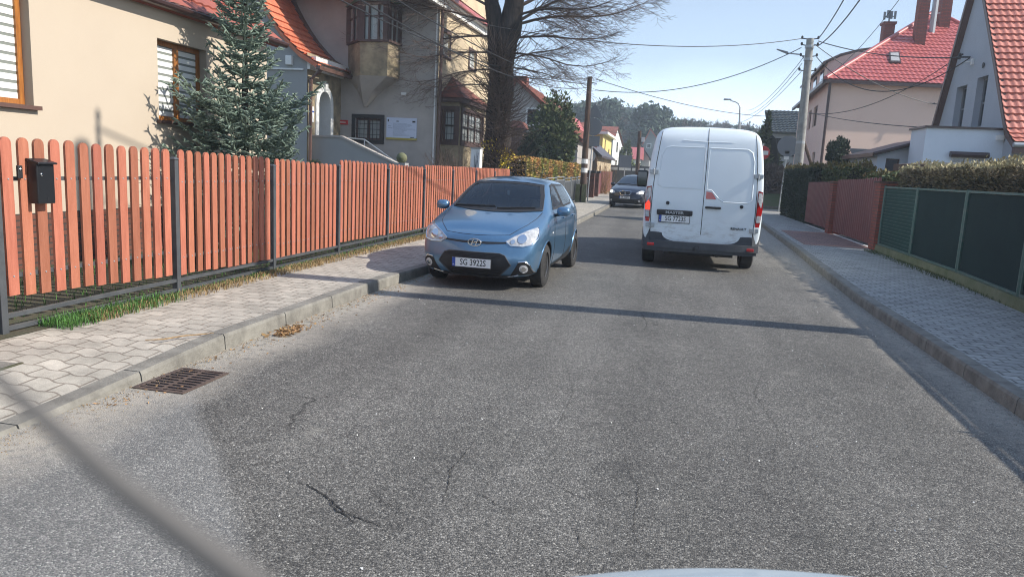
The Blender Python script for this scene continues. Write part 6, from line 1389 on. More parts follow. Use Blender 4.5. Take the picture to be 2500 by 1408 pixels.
cable(P2(1990, 330, 45) + Vector((0, 0, 3)), P2(2210, -20, 30), .4, .012, 'thin grey cable crossing the sky left of the red roof')
cable(PLT + Vector((-.1, 0, -.3)), P2(740, -45, 14), .5, .016, 'upper long cable crossing the villa wall from the top left to the wooden pole')
cable(PLT + Vector((-.1, 0, -.5)), P2(830, -30, 13), .6, .016, 'lower long cable crossing the oriel from the top left to the wooden pole')
cable(PLT + Vector((-.1, 0, -.35)), P2(920, -30, 14), .4, .014, 'third long cable passing right of the oriel into the bare tree')
cable(PFAR, PLT + Vector((.1, 0, -2.2)), .3, .014, 'thin far cable from the distant wooden pole to the near wooden pole')

# ------------------------------------------------------------------ white bungalow, garden shed and gabled house
def right_houses():
    Y0 = 24.3; pl = Pl((0, Y0, 0), (1, 0, 0), (0, -1, 0)); c = pl.rect(2262, 312, 2700, 420); x0, zt = c[0], pl.at(2262, 312)[1]
    t = thing('bungalow', 'pale white flat roofed house extension with rolled dark awning', 'house', (x0, Y0, .1))
    ex = pl.rect(2322, 372, 2404, 386)
    wn_ = (ex[0] + .03, ex[1] - .03, .9, ex[2] + .02)
    mb = MB(); pl.wall(mb, x0, x0 + 7, .1, zt, [wn_], .15, 0); plw = Pl((x0, 0, 0), (0, 1, 0), (-1, 0, 0)); plw.wall(mb, Y0, Y0 + 1.4, .1, zt, [], .1, 0); mb.box(x0 + .02, x0 + 7, Y0 + .3, Y0 + 1.4, zt - .2, zt - .02); mb.build('wall', 'whiteren', t); window(t, pl, wn_, .15, 'white', 'glassdark', 2, 1, .06)
    mb = MB(); mb.box(x0 - .06, x0 + 7, Y0 - .07, Y0 + 1.5, zt, zt + .06); mb.build('parapet', 'gutter', t)
    mb = MB(); a0, a1, z0, z1 = ex; mb.prism([(a0 - .05, Y0 - .02, z0), (a0 - .05, Y0 - .16, z0 - .02), (a0 - .05, Y0 - .22, lerp(z0, z1, .5)), (a0 - .05, Y0 - .16, z1 + .02), (a0 - .05, Y0 - .02, z1 + .03)], (a1 - a0 + .1, 0, 0)); mb.build('awning', 'gutter', t, smooth=50)
    mb = MB(); r_ = pl.rect(2432, 330, 2446, 343); pl.box(mb, *r_, 0, .12); r2 = pl.rect(2448, 332, 2460, 341); pl.box(mb, *r2, 0, .05); mb.build('wall_light', 'white', t)
    # lean-to left of it
    Y1 = 26.2; p2 = Pl((0, Y1, 0), (1, 0, 0), (0, -1, 0)); L, Rr = p2.at(2134, 368), p2.at(2256, 333); rm = p2.at(2142, 352)
    s = thing('lean_to', 'small pale lean-to with dark sloping roof left of the bungalow', 'shed', (L[0], Y1, .1)); h = p2.rect(2164, 382, 2186, 470); h = (h[0], h[1], .1, p2.at(2175, 381)[1])
    sh = p2.rect(2162, 372, 2188, 381)
    mb = MB(); xa, xb = L[0] + .12, Rr[0] + .25; za, zb = p2.at(2134, 372)[1] - .02, p2.at(2256, 338)[1] - .05
    p2.wall(mb, xa, xb, .1, za - .15, [(h[0], h[1], h[2], min(h[3], za - .16))], .12, 0); mb.poly([p2.p(xa, za - .15), p2.p(xb, za - .15), p2.p(xb, zb), p2.p(xa, za)], 0)
    mb.quad((xa, Y1, .1), (xa, Y1 + 4, .1), (xa, Y1 + 4, za), (xa, Y1, za), 0); mb.build('wall', 'whiteren', s); window(s, p2, (h[0], h[1], h[2], min(h[3], za - .16)), .12, 'gutter', 'glassdark', 1, 1, .05)
    mb = MB(); xo, zo = L[0] - .10, za - .10; mb.hexa([(xo, Y1 - .3, zo - .02), (xb + .05, Y1 - .3, zb), (xb + .05, Y1 + 4.2, zb), (xo, Y1 + 4.2, zo - .02), (xo, Y1 - .3, zo + .1), (xb + .05, Y1 - .3, zb + .1), (xb + .05, Y1 + 4.2, zb + .1), (xo, Y1 + 4.2, zo + .1)]); mb.build('roof', 'gutter', s)
    mb = MB(); mb.tube([(xo + .0, Y1 - .36, zo + .06), (xb, Y1 - .36, zb + .06)], .055, 8); px = p2.at(2242, 360)[0]; mb.tube([(px, Y1 - .36, zb), (px, Y1 - .06, zb - .3), (px, Y1 - .06, .2)], .04, 8); mb.build('gutter', 'gutter', s, smooth=50)
    # gabled house: gable end faces the street
    X = 9.3; g = Pl((X, 0, 0), (0, 1, 0), (-1, 0, 0)); b1 = g.at(2290, 306); a1 = g.at(2376, 0); sl1 = (a1[1] - b1[1]) / (a1[0] - b1[0])
    b2 = g.at(2474, 345); a2 = g.at(2412, 0); m2 = g.at(2440, 160)
    # apex where both verges meet
    sl2 = (a2[1] - m2[1]) / (a2[0] - m2[0]); ya = (a2[1] - a1[1] + sl1 * a1[0] - sl2 * a2[0]) / (sl1 - sl2); za_ = a1[1] + sl1 * (ya - a1[0])
    t = thing('gabled_house', 'blue grey gabled house with steep coral red tiled roof', 'house', (X, b2[0], .1))
    q1, q2 = g.rect(2330, 208, 2362, 306), g.rect(2378, 185, 2408, 306)
    q1 = (g.at(2357, 240)[0], g.at(2333, 240)[0], b1[1] - .3, g.at(2345, 212)[1]); q2 = (g.at(2405, 240)[0], g.at(2380, 240)[0], b1[1] - .3, g.at(2392, 190)[1])
    # wall made of columns so the window openings are real
    def zroof(y):
        if y >= ya: return za_ + sl1 * (y - ya)
        if y >= m2[0]: return za_ + sl2 * (y - ya)
        return lerp(b2[1], m2[1], max(0, (y - b2[0]) / (m2[0] - b2[0])))
    Ys = sorted({b2[0], m2[0], ya, b1[0], q1[0], q1[1], q2[0], q2[1]} | {lerp(b2[0], b1[0], k / 12) for k in range(13)})
    mb = MB()
    for y0, y1 in zip(Ys, Ys[1:]):
        c = (y0 + y1) / 2; hole = next((q for q in (q1, q2) if q[0] < c < q[1]), None)
        if hole: mb.quad(g.p(y0, .1), g.p(y1, .1), g.p(y1, hole[2]), g.p(y0, hole[2])); mb.quad(g.p(y0, hole[3]), g.p(y1, hole[3]), g.p(y1, zroof(y1)), g.p(y0, zroof(y0)))
        else: mb.quad(g.p(y0, .1), g.p(y1, .1), g.p(y1, zroof(y1)), g.p(y0, zroof(y0)))
    for h in (q1, q2):
        for (p0, p1) in (((h[0], h[2]), (h[1], h[2])), ((h[1], h[2]), (h[1], h[3])), ((h[1], h[3]), (h[0], h[3])), ((h[0], h[3]), (h[0], h[2]))): mb.quad(g.p(*p0), g.p(*p1), g.p(*p1, -.25), g.p(*p0, -.25))
    mb.quad((X, b1[0], .1), (X + 9, b1[0], .1), (X + 9, b1[0], b1[1]), (X, b1[0], b1[1])); mb.quad((X, b2[0] + .3, .1), (X + 9, b2[0] + .3, .1), (X + 9, b2[0] + .3, b2[1]), (X, b2[0] + .3, b2[1]))
    mb.build('wall', 'bluegrey', t)
    for q in (q1, q2): window(t, g, q, .25, 'signgrey', 'glassdark', 1, 2, .07)
    # near slope, swept at the eave, coral tiles; far slope
    cv = [(b2[0] - .35, b2[1] - .12), (b2[0] + .25, lerp(b2[1], m2[1], .10)), (lerp(b2[0], m2[0], .5), lerp(b2[1], m2[1], .47)), (m2[0], m2[1]), (ya, za_)]
    C2 = [Vector((0, y, z)) for y, z in cv]; L2 = [0.0]
    for p, q in zip(C2, C2[1:]): L2.append(L2[-1] + (q - p).length)
    def prof(v):
        for i in range(len(L2) - 1):
            if v <= L2[i + 1] or i == len(L2) - 2: q_ = C2[i].lerp(C2[i + 1], min(1, (v - L2[i]) / (L2[i + 1] - L2[i]))); return Vector((0, q_.y, q_.z)), .07
    mb = MB(); tiles(mb, (X - .12, 0, 0), (1, 0, 0), (0, .5, .86), [(0, 0), (9, 0), (9, L2[-1]), (0, L2[-1])], .2, .26, .022, .05, prof=prof); mb.build('roof', 'tile_coral', t)
    mb = MB()
    for p, q in zip(C2, C2[1:]): mb.beam((X - .06, p.y, p.z - .02), (X - .06, q.y, q.z - .02), .16, .14)
    mb.beam((X - .05, ya, za_), (X - .05, b1[0] + .2, zroof(b1[0] + .2)), .2, .2); mb.beam((X + 4.4, ya, za_), (X + 4.4, b1[0] + .5, zroof(b1[0] + .5)), 9.2, .14); mb.box(X - .1, X + 9, cv[0][0] - .02, cv[0][0] + .12, cv[0][1] - .22, cv[0][1]); mb.build('verge_board', 'brownsheet', t)
    mb = MB(); mb.tube([(X - .15, cv[0][0] - .06, cv[0][1]), (X + 9, cv[0][0] - .06, cv[0][1])], .07, 8); mb.build('gutter', 'galv', t, smooth=50)
    bk = g.at(2368, 140); mb = MB(); p = g.p(bk[0], bk[1], 0.0); mb.beam(p, p + Vector((-.35, 0, 0)), .05, .05); mb.tube([p + Vector((-.3, -.2, .05)), p + Vector((-.3, .3, .02))], .03, 6); mb.lathe([(.05, -.1), (.05, .1)], p + Vector((-.32, 0, .02)), 'Z', 8); mb.build('cable_bracket', 'plastic', t)
    lp_ = g.at(2376, 150); p = g.p(*lp_, 0); mb = MB(); mb.tube([p, p + Vector((-.25, .15, -.02)), p + Vector((-.3, .3, -.12))], .02, 6); mb.box(p.x - .06, p.x, p.y - .08, p.y + .08, p.z - .12, p.z + .08); mb.build('lamp_bracket', 'white', t)
    ov = g.at(2402, 160); mb = MB(); p = g.p(*ov, .01); mb.lathe([(.07, 0), (.09, -.02)], (p.x, p.y, p.z), 'X', 14); mb.build('vent', 'plastic', t)
    # open shelter roof just behind the hedge
    Yc = 15.5; A = P2(2266, 402, Yc + 1.5); B = P2(2500, 389, Yc); t = thing('shelter', 'low dark timber shelter roof peeping over the olive hedge', 'shelter', (A.x, Yc, .1)); mb = MB(); mb.hexa([A + Vector((0, 0, -.1)), B + Vector((.6, 0, -.10)), B + Vector((.6, 3, -.1)), A + Vector((0, 2.5, -.1)), A, B + Vector((.6, 0, 0)), B + Vector((.6, 3, .05)), A + Vector((0, 2.5, .05))]); mb.build('roof', 'woodpole', t); mb = MB(); mb.beam(A + Vector((0, -.03, .01)), B + Vector((.6, -.03, .01)), .03, .035); mb.build('trim', 'galv', t)
    for dx in (.1, 2.2): mb = MB(); mb.box(A.x + dx, A.x + dx + .1, Yc + 1.7, Yc + 1.8, .1, A.z - .1); mb.build('post', 'woodpole', t)
right_houses()

# ------------------------------------------------------------------ peach apartment house with hipped red roof
def peach():
    A = P2(2018, 300, 42.0); ang = math.radians(10.0); u = Vector((math.cos(ang), math.sin(ang), 0)); v = Vector((-math.sin(ang), math.cos(ang), 0)) if False else Vector((0.055, 1, 0)).normalized()
    A.z = 0; pf_ = Pl(A, u, (-0.0 + u.y, -u.x, 0)); ps_ = Pl(A, v, (-v.y, v.x, 0)); ze = pf_.at(2020, 197)[1]; Wd = 12.5; Dp = 15.5
    t = thing('peach_house', 'large peach rendered house with glazed red hipped roof and brick chimneys', 'house', (A.x, A.y, 0))
    wins = [ps_.rect(1972, 262, 1978, 310), ps_.rect(1995, 262, 1987, 318), ps_.rect(1960, 268, 1965, 306)]
    W_ = []
    for k, (xl, xr, yt, yb) in enumerate(((1994, 1985, 262, 308), (1979, 1973, 272, 316), (1988, 1982, 372, 405), (1966, 1961, 285, 320))): 
        a_, b_ = ps_.at(xl, (yt + yb) / 2)[0], ps_.at(xr, (yt + yb) / 2)[0]; W_.append((min(a_, b_), max(a_, b_), ps_.at((xl + xr) / 2, yb)[1], ps_.at((xl + xr) / 2, yt)[1]))
    W_.sort(); 
    mb = MB(); pf_.wall(mb, 0, Wd, 0, ze, [pf_.rect(2026, 344, 2036, 352)], .15, 0); ps_.wall(mb, 0, Dp, 0, ze, W_, .15, 0)
    far = A + u * Wd; mb.quad(far, far + v * Dp, far + v * Dp + Vector((0, 0, ze)), far + Vector((0, 0, ze))); mb.build('wall', 'peach', t)
    for w in W_: window(t, ps_, w, .15, 'brownsheet', 'glassdark', 2, 1, .08)
    window(t, pf_, pf_.rect(2026, 344, 2036, 352), .12, 'white', 'glass', 1, 1, .04)
    # hip: apex line
    half = Wd / 2; ap = Vector(PY(2236, 36, 42.0 + 5.5)); ap = A + u * half + v * half * .95; apz = P2(2232, 30, ap.y).z
    a0 = A - u * .35 - v * .35 + Vector((0, 0, ze)); b0 = far + u * .35 - v * .35 + Vector((0, 0, ze)); apx = Vector((ap.x, ap.y, apz)); ap2 = apx + v * 4
    mb = MB(); mid = (a0 + b0) / 2; vv = (apx - mid); W2 = (b0 - a0).length; h = vv.length; vn = vv - u * vv.dot(u); tiles(mb, a0 + Vector((0, 0, .03)), u, vn, [(0, 0), (W2, 0), ((apx - a0).dot(u), vn.length)], .26, .36, .03, .035)
    c0 = A - u * .35 + v * (Dp + .35) + Vector((0, 0, ze)); d_ = (c0 - a0).length; vn2 = (apx - a0) - v * (apx - a0).dot(v)
    tiles(mb, a0 + Vector((0, 0, .03)), v, vn2, [(0, 0), (d_, 0), ((ap2 - a0).dot(v), vn2.length), ((apx - a0).dot(v), vn2.length)], .26, .36, .03, .035)
    d0 = far + u * .35 + v * (Dp + .35) + Vector((0, 0, ze)); mb.poly([b0, d0, ap2, apx]); mb.poly([c0, d0, ap2]); rf = mb.build('roof', 'tile_red', t)
    m2 = MB(); m2.tube([a0 + Vector((0, 0, .08)), apx + Vector((0, 0, .06))], .12, 8); m2.tube([apx + Vector((0, 0, .06)), ap2 + Vector((0, 0, .06))], .12, 8); m2.tube([b0 + Vector((0, 0, .08)), apx + Vector((0, 0, .06))], .12, 8); _fix(m2.build('ridge_tiles', 'tile_red', rf, smooth=50), t)
    m2 = MB(); m2.beam(a0 - v * .05 - Vector((0, 0, .08)), b0 - v * .05 - Vector((0, 0, .08)), .16, .16); m2.beam(a0 - u * .05 - Vector((0, 0, .08)), c0 - u * .05 - Vector((0, 0, .08)), .16, .16); m2.tube([A - u * .06 - v * .08 + Vector((0, 0, ze - .1)), A - u * .06 - v * .08], .07, 8); m2.build('gutter', 'gutter', t)
    # skylight
    def onroof(x, y):
        r = Vector(ray(x, y)); n = u.cross(vn).normalized(); k = (a0 - Vector((0, 0, H))).dot(n) / r.dot(n); return Vector((0, 0, H)) + r * k, n
    (p0, n_), (p1, _), (p2_, _), (p3, _) = onroof(2170, 157), onroof(2197, 158), onroof(2193, 132), onroof(2168, 133)
    if n_.z < 0: n_ = -n_
    m2 = MB(); m2.hexa([p0, p1, p2_, p3, p0 + n_ * .14, p1 + n_ * .14, p2_ + n_ * .14, p3 + n_ * .14]); sk = m2.build('skylight', 'gutter', t); cc = (p0 + p1 + p2_ + p3) / 4; q = [cc + (x - cc) * .78 + n_ * .15 for x in (p0, p1, p2_, p3)]; m2 = MB(); m2.poly(q); _fix(m2.build('pane', 'lens_clear', sk), t)
    # chimneys
    def chim(px0, px1, pyb, Y, hgt, mt='brickred', cap=True):
        a_ = P2(px0, pyb, Y); b_ = P2(px1, pyb, Y); w = b_.x - a_.x; m2 = MB(); m2.box(a_.x, b_.x, Y, Y + w * 1.1, a_.z - .8, a_.z + hgt); ch = m2.build('chimney', mt, t)
        if cap: m3 = MB(); m3.box(a_.x - .07, b_.x + .07, Y - .07, Y + w * 1.1 + .07, a_.z + hgt, a_.z + hgt + .14); _fix(m3.build('cap', mt, ch), t)
        return a_, b_
    chim(2236, 2262, 80, 45.6, 2.6); chim(2292, 2318, 66, 47.5, 2.6)
    a_, b_ = chim(2156, 2183, 82, 51.0, .55)
    # antennas on the small chimney and the mast between the big ones
    m2 = MB(); c = Vector(((a_.x + b_.x) / 2, 51.3, a_.z + .6)); m2.tube([c, c + Vector((0, 0, .8))], .05, 6); 
    for dx, dz in ((-.3, .45), (-.12, .55), (.1, .5), (.3, .5)): m2.box(c.x + dx - .06, c.x + dx + .06, c.y - .1, c.y, c.z + dz - .2, c.z + dz + .25)
    m2.beam(c + Vector((-.35, 0, .45)), c + Vector((.35, 0, .45)), .05, .05); m2.build('antenna', 'signgrey', t)
    m2 = MB(); p = P2(2277, 60, 47.0); m2.tube([p - Vector((0, 0, 1.2)), p + Vector((0, 0, 2.5))], .16, 8); m2.tube([p + Vector((-.35, 0, .5)), p + Vector((.3, 0, .6))], .03, 5); m2.box(p.x - .45, p.x - .3, p.y, p.y + .1, p.z + .2, p.z + .9); m2.build('mast', 'galv', t)
    # long shed dormer on the street side
    dz = 1.35; q0 = A + v * 3.0 + u * .1; q1 = A + v * (Dp - 1) + u * .1; m2 = MB(); zb = ze + .05; zt = ze + dz
    m2.prism([(q0.x, q0.y, zb), (q0.x + 2.9, q0.y, zb), (q0.x + 2.9, q0.y, zt + .85), (q0.x + 1.6, q0.y, zt + .62), (q0.x + .6, q0.y, zt + .33), (q0.x, q0.y, zt)], (q1 - q0)); dm = m2.build('dormer', 'peach', t)
    m2 = MB()
    for (xx, zz), (x2, z2) in zip([(-.3, zt - .12), (.6, zt + .35), (1.6, zt + .64)], [(.6, zt + .35), (1.6, zt + .64), (3.1, zt + .9)]):
        a1, a2 = q0 + u * xx - v * .2, q0 + u * x2 - v * .2; b1, b2 = q1 + u * xx, q1 + u * x2; a1.z = b1.z = zz; a2.z = b2.z = z2; m2.hexa([a1, a2, b2, b1, a1 + Vector((0, 0, .12)), a2 + Vector((0, 0, .12)), b2 + Vector((0, 0, .12)), b1 + Vector((0, 0, .12))])
    _fix(m2.build('roof', 'gutter', dm), t)
    m2 = MB(); pd = Pl(q0, v, (-v.y, v.x, 0))
    for k in range(4): s_ = 1.2 + k * 3.1; pd.box(m2, s_, s_ + 1.4, ze + .35, ze + 1.15, 0, .04)
    _fix(m2.build('windows', 'glassdark', dm), t)
    bk = pf_.at(2275, 254); p = pf_.p(*bk, 0); m2 = MB(); m2.beam(p, p + Vector((0, -.4, 0)), .04, .04); m2.beam(p + Vector((-.3, -.35, 0)), p + Vector((.3, -.35, -.06)), .04, .04); m2.build('cable_bracket', 'plastic', t)
peach()
# ------------------------------------------------------------------ houses further down the street
def gable_house(label, Y, x0, x1, xa, zbase_l, zbase_r, zapex, depth, wallm, roofm, name='house', extra=None, tiled=True, windows=()):
    """gable wall faces the camera at plane Y: left base x0, right base x1, apex xa"""
    pl = Pl((0, Y, 0), (1, 0, 0), (0, -1, 0)); t = thing(name, label, 'house', (x0, Y, 0))
    zb = min(zbase_l, zbase_r) - .05
    mb = MB(); pl.wall(mb, x0, x1, 0, zb, [w for w in windows if w[3] < zb], .12, 0)
    mb.poly([pl.p(x0, zb), pl.p(x1, zb), pl.p(x1, zbase_r), pl.p(xa, zapex), pl.p(x0, zbase_l)]); mb.quad((x1, Y, 0), (x1, Y + depth, 0), (x1, Y + depth, zbase_r), (x1, Y, zbase_r)); mb.quad((x0, Y, 0), (x0, Y + depth, 0), (x0, Y + depth, zbase_l), (x0, Y, zbase_l)); mb.build('wall', wallm, t)
    for w in windows:
        if w[3] < zb: window(t, pl, w, .12, 'white', 'glassdark', 2, 1, .06)
        else:
            m2 = MB(); pl.box(m2, w[0] - .12, w[1] + .12, w[2] - .12, w[3] + .12, 0, .05); f = m2.build('window', 'white', t); m2 = MB(); pl.box(m2, w[0], w[1], w[2], w[3], .02, .056); _fix(m2.build('pane', 'glassdark', f), t)
    mb = MB(); ov = .3
    vr = Vector((xa - x1, 0, zapex - zbase_r)); Lr = vr.length; vn = vr.normalized()
    tiles(mb, Vector((x1, Y - ov, zbase_r)) - vn * .4 + Vector((0, 0, .08)), (0, 1, 0), vr, [(0, 0), (depth + ov, 0), (depth + ov, Lr + .4), (0, Lr + .4)], .3, .36, .03, .05, nu=4)
    vl = Vector((xa - x0, 0, zapex - zbase_l)); Ll = vl.length; vn = vl.normalized()
    tiles(mb, Vector((x0, Y - ov, zbase_l)) - vn * .4 + Vector((0, 0, .08)), (0, 1, 0), vl, [(0, 0), (depth + ov, 0), (depth + ov, Ll + .4), (0, Ll + .4)], .3, .36, .03, .05, nu=4)
    rf = mb.build('roof', roofm, t); return t, rf, pl
def chimney(t, rf, px0, px1, py0, py1, Y, mt='brickred', pots=True):
    a, b = P2(px0, py1, Y), P2(px1, py0, Y); m = MB(); m.box(a.x, b.x, Y, Y + (b.x - a.x), a.z - .6, b.z); ch = m.build('chimney', mt, rf); _fix(ch, t)
Y = 45.0
t, rf, pl = gable_house('weathered grey house with old red tiles behind the big evergreen bush', Y, P2(1150, 300, Y).x, P2(1412, 330, Y).x, P2(1262, 200, Y).x, 2.8, P2(1412, 336, Y).z, P2(1262, 196, Y).z, 9, 'greyren', 'tile_old', windows=[(P2(1288, 285, Y).x, P2(1314, 285, Y).x, P2(1300, 304, Y).z, P2(1300, 268, Y).z)])
chimney(t, rf, 1252, 1286, 186, 215, 47); 
# dark glazed porch in front of it
a, b = P2(1240, 388, 41), P2(1272, 300, 41); u = thing('timber_porch', 'dark brown timber and glass porch behind the climbing shrubs', 'porch', (a.x, 41, .1)); m = MB(); m.box(a.x, b.x, 41, 43, .1, a.z); m.build('base', 'concrete', u); m = MB(); m.box(a.x + .05, b.x - .05, 41.05, 43, a.z, b.z - .3); m.build('glazing', 'darkwood', u); m = MB(); m.hexa([(a.x - .2, 40.8, b.z - .3), (b.x + .2, 40.8, b.z - .3), (b.x + .2, 43, b.z - .3), (a.x - .2, 43, b.z - .3), (a.x + .1, 41.2, b.z + .1), (b.x - .1, 41.2, b.z + .1), (b.x - .1, 43, b.z + .1), (a.x + .1, 43, b.z + .1)]); m.build('roof', 'tile_old', u)
for k in range(5):
    m = MB(); xx = lerp(a.x + .08, b.x - .08, k / 4); m.box(xx - .05, xx + .05, 41.0, 41.05, a.z, b.z - .3); m.build('mullion', 'brownsheet', u)
Y = 56.0
t, rf, pl = gable_house('second grey house in the row with two brick chimneys', Y, P2(1230, 300, Y).x, P2(1438, 370, Y).x, P2(1330, 262, Y).x, 3.2, P2(1438, 376, Y).z, P2(1325, 240, Y).z, 9, 'greyren2', 'tile_old'); chimney(t, rf, 1349, 1361, 241, 262, 60); chimney(t, rf, 1374, 1389, 256, 282, 58)
Y = 66.0
t, rf, pl = gable_house('third house in the row with plain red roof and flat dark dormer', Y, P2(1300, 300, Y).x, P2(1420, 370, Y).x, P2(1385, 285, Y).x, 3.2, P2(1420, 350, Y).z, P2(1392, 280, Y).z, 8, 'greyren2', 'tile_red')
# brown garage, its long side in the sun
Y = 55.0; x1 = P2(1458, 400, Y).x; z1 = P2(1458, 380, Y).z; x0 = x1 - 3.2; za = P2(1435, 345, Y).z; dp = 12.5
u = thing('garage', 'brown rendered garage with dark pitched roof left of the red fence', 'garage', (x0, Y, 0)); m = MB(); m.poly([(x0, Y, 0), (x1, Y, 0), (x1, Y, z1), (x1 - 1.6, Y, za + .4), (x0, Y, z1)]); m.build('gable', 'brownren', u); m = MB(); plg = Pl((x1, 0, 0), (0, 1, 0), (1, 0, 0)); H_ = [(Y + 2, Y + 3, .6, 2.1), (Y + 6.4, Y + 7.4, .6, 2.1)]; plg.wall(m, Y, Y + dp, 0, z1, H_, .1, 0); m.build('side_wall', 'sandren', u)
for h in H_: window(u, plg, h, .1, 'brownsheet', 'glassdark', 1, 1, .06)
m = MB(); m.hexa([(x1 + .35, Y - .3, z1 - .15), (x1 + .35, Y + dp, z1 - .15), (x1 - 1.6, Y + dp, za + .42), (x1 - 1.6, Y - .3, za + .42), (x1 + .35, Y - .3, z1), (x1 + .35, Y + dp, z1), (x1 - 1.6, Y + dp, za + .6), (x1 - 1.6, Y - .3, za + .6)]); m.hexa([(x0 - .3, Y - .3, z1 - .15), (x0 - .3, Y + dp, z1 - .15), (x1 - 1.6, Y + dp, za + .42), (x1 - 1.6, Y - .3, za + .42), (x0 - .3, Y - .3, z1), (x0 - .3, Y + dp, z1), (x1 - 1.6, Y + dp, za + .6), (x1 - 1.6, Y - .3, za + .6)]); m.build('roof', 'gutter', u)
# satellite dish
c = P2(1440, 382, 54.5); u = thing('satellite_dish', 'white satellite dish on the brown garage gable', 'satellite dish', c); m = MB(); m.lathe([(.001, .12), (.25, .08), (.42, 0)], c, 'Y', 24); m.build('dish', 'white', u, smooth=60); m = MB(); m.tube([c + Vector((0, .1, 0)), c + Vector((0, .5, -.05))], .03, 6); m.build('arm', 'galv', u)
# yellow house
Y = 76.0; x1 = P2(1471, 350, Y).x; z1 = P2(1471, 328, Y).z; x0 = x1 - 5.0; dp = 11
u = thing('yellow_house', 'yellow rendered house with low hipped roof beyond the garage', 'house', (x0, Y, 0)); plf = Pl((0, Y, 0), (1, 0, 0), (0, -1, 0)); pls = Pl((x1, 0, 0), (0, 1, 0), (1, 0, 0)); wf = plf.rect(1436, 334, 1448, 350)
m = MB(); plf.wall(m, x0, x1, 0, z1, [wf], .1, 0); H_ = [(Y + 2.5, Y + 3.5, 2.0, 5.0), (Y + 7.5, Y + 8.7, 2.6, 4.2)]; pls.wall(m, Y, Y + dp, 0, z1, H_, .1, 0); m.build('wall', 'yellow', u); window(u, plf, wf, .1, 'white', 'glassdark', 1, 1, .06)
for h in H_: window(u, pls, h, .1, 'brownsheet', 'glassdark', 1, 1, .06)
m = MB(); e = .5; m.box(x0 - e, x1 + e, Y - e, Y + dp + e, z1, z1 + .25); m.build('eaves', 'white', u); m = MB(); cx = (x0 + x1) / 2 + .5; zr = P2(1460, 300, Y).z + .3; m.add([(x0 - e, Y - e, z1 + .25), (x1 + e, Y - e, z1 + .25), (x1 + e, Y + dp + e, z1 + .25), (x0 - e, Y + dp + e, z1 + .25), (cx, Y + 3, zr), (cx, Y + dp - 3, zr)], [(0, 1, 4), (1, 2, 5, 4), (2, 3, 5), (3, 0, 4, 5)]); rf = m.build('roof', 'tile_old', u); chimney(u, rf, 1461, 1467, 297, 318, Y + 3)
# white gabled house: gable faces the street side (sunlit)
Y = 88.0; Xw = P2(1494, 380, Y).x; g = Pl((Xw, 0, 0), (0, 1, 0), (1, 0, 0)); ya, yb = Y, Y + 20; za = P2(1494, 318, Y).z; u = thing('white_house', 'white rendered gabled house beyond the yellow house', 'house', (Xw, Y, 0)); m = MB(); m.poly([g.p(ya, 0), g.p(yb, 0), g.p(yb, 3.4), g.p(yb - 1.5, 5.0), g.p(ya + 5, za + .5), g.p(ya, za - 1.2)]); m.quad((Xw, ya, 0), (Xw - 7, ya, 0), (Xw - 7, ya, za - 1.2), (Xw, ya, za - 1.2)); m.build('wall', 'white', u); m = MB(); m.poly([(Xw + .2, ya - .2, za - 1.0), (Xw + .2, ya + 5, za + .7), (Xw - 7, ya + 5, za + .7), (Xw - 7, ya - .2, za - 1.0)]); m.poly([(Xw + .2, yb - 1.5, 5.2), (Xw + .2, ya + 5, za + .7), (Xw - 7, ya + 5, za + .7), (Xw - 7, yb - 1.5, 5.2)]); m.build('roof', 'tile_old', u)
for (s, z0_, z1_) in ((ya + 6, 1.6, 3.2), (ya + 6, 4.2, 5.4), (ya + 11, 1.6, 3.2)):
    m = MB(); g.box(m, s, s + 1.6, z0_, z1_, 0, .05); m.build('window', 'glassdark', u)
# low houses with bright red roofs
Y = 112.0; a, b = P2(1506, 400, Y), P2(1562, 372, Y)
u = thing('red_roofed_house', 'low white house with bright red roof at the street end', 'house', (a.x, Y, 0)); m = MB(); m.box(a.x, b.x, Y, Y + 8, 0, P2(1520, 388, Y).z); m.build('wall', 'white', u); m = MB(); z0_ = P2(1520, 388, Y).z; z1_ = P2(1520, 356, Y).z; m.add([(a.x - .4, Y - .4, z0_), (b.x + .4, Y - .4, z0_), (b.x + .4, Y + 4, z1_), (a.x - .4, Y + 4, z1_), (b.x + .4, Y + 8.4, z0_), (a.x - .4, Y + 8.4, z0_)], [(0, 1, 2, 3), (3, 2, 4, 5), (0, 3, 5), (1, 4, 2)]); m.build('roof', 'tile_red', u)
for px in (1512, 1530): c = P2(px, 404, Y); m = MB(); m.box(c.x - .5, c.x + .5, Y - .03, Y + .05, c.z - .6, c.z + .6); m.build('window', 'glassdark', u)
Y = 128.0
t, rf, pl = gable_house('tall grey gabled house with orange roof just left of the van roof', Y, P2(1556, 400, Y).x, P2(1650, 400, Y).x, P2(1588, 318, Y).x, 5.2, 3.5, P2(1588, 316, Y).z, 10, 'greyren2', 'tile_coral', windows=[(P2(1580, 357, Y).x, P2(1588, 357, Y).x, P2(1584, 361, Y).z, P2(1584, 352, Y).z)])
Y = 118.0
t, rf, pl = gable_house('small grey gabled annex in front of the tall grey house', Y, P2(1543, 400, Y).x, P2(1584, 400, Y).x, P2(1562, 352, Y).x, 4.2, 4.2, P2(1562, 350, Y).z, 7, 'greyren2', 'tile_dark')
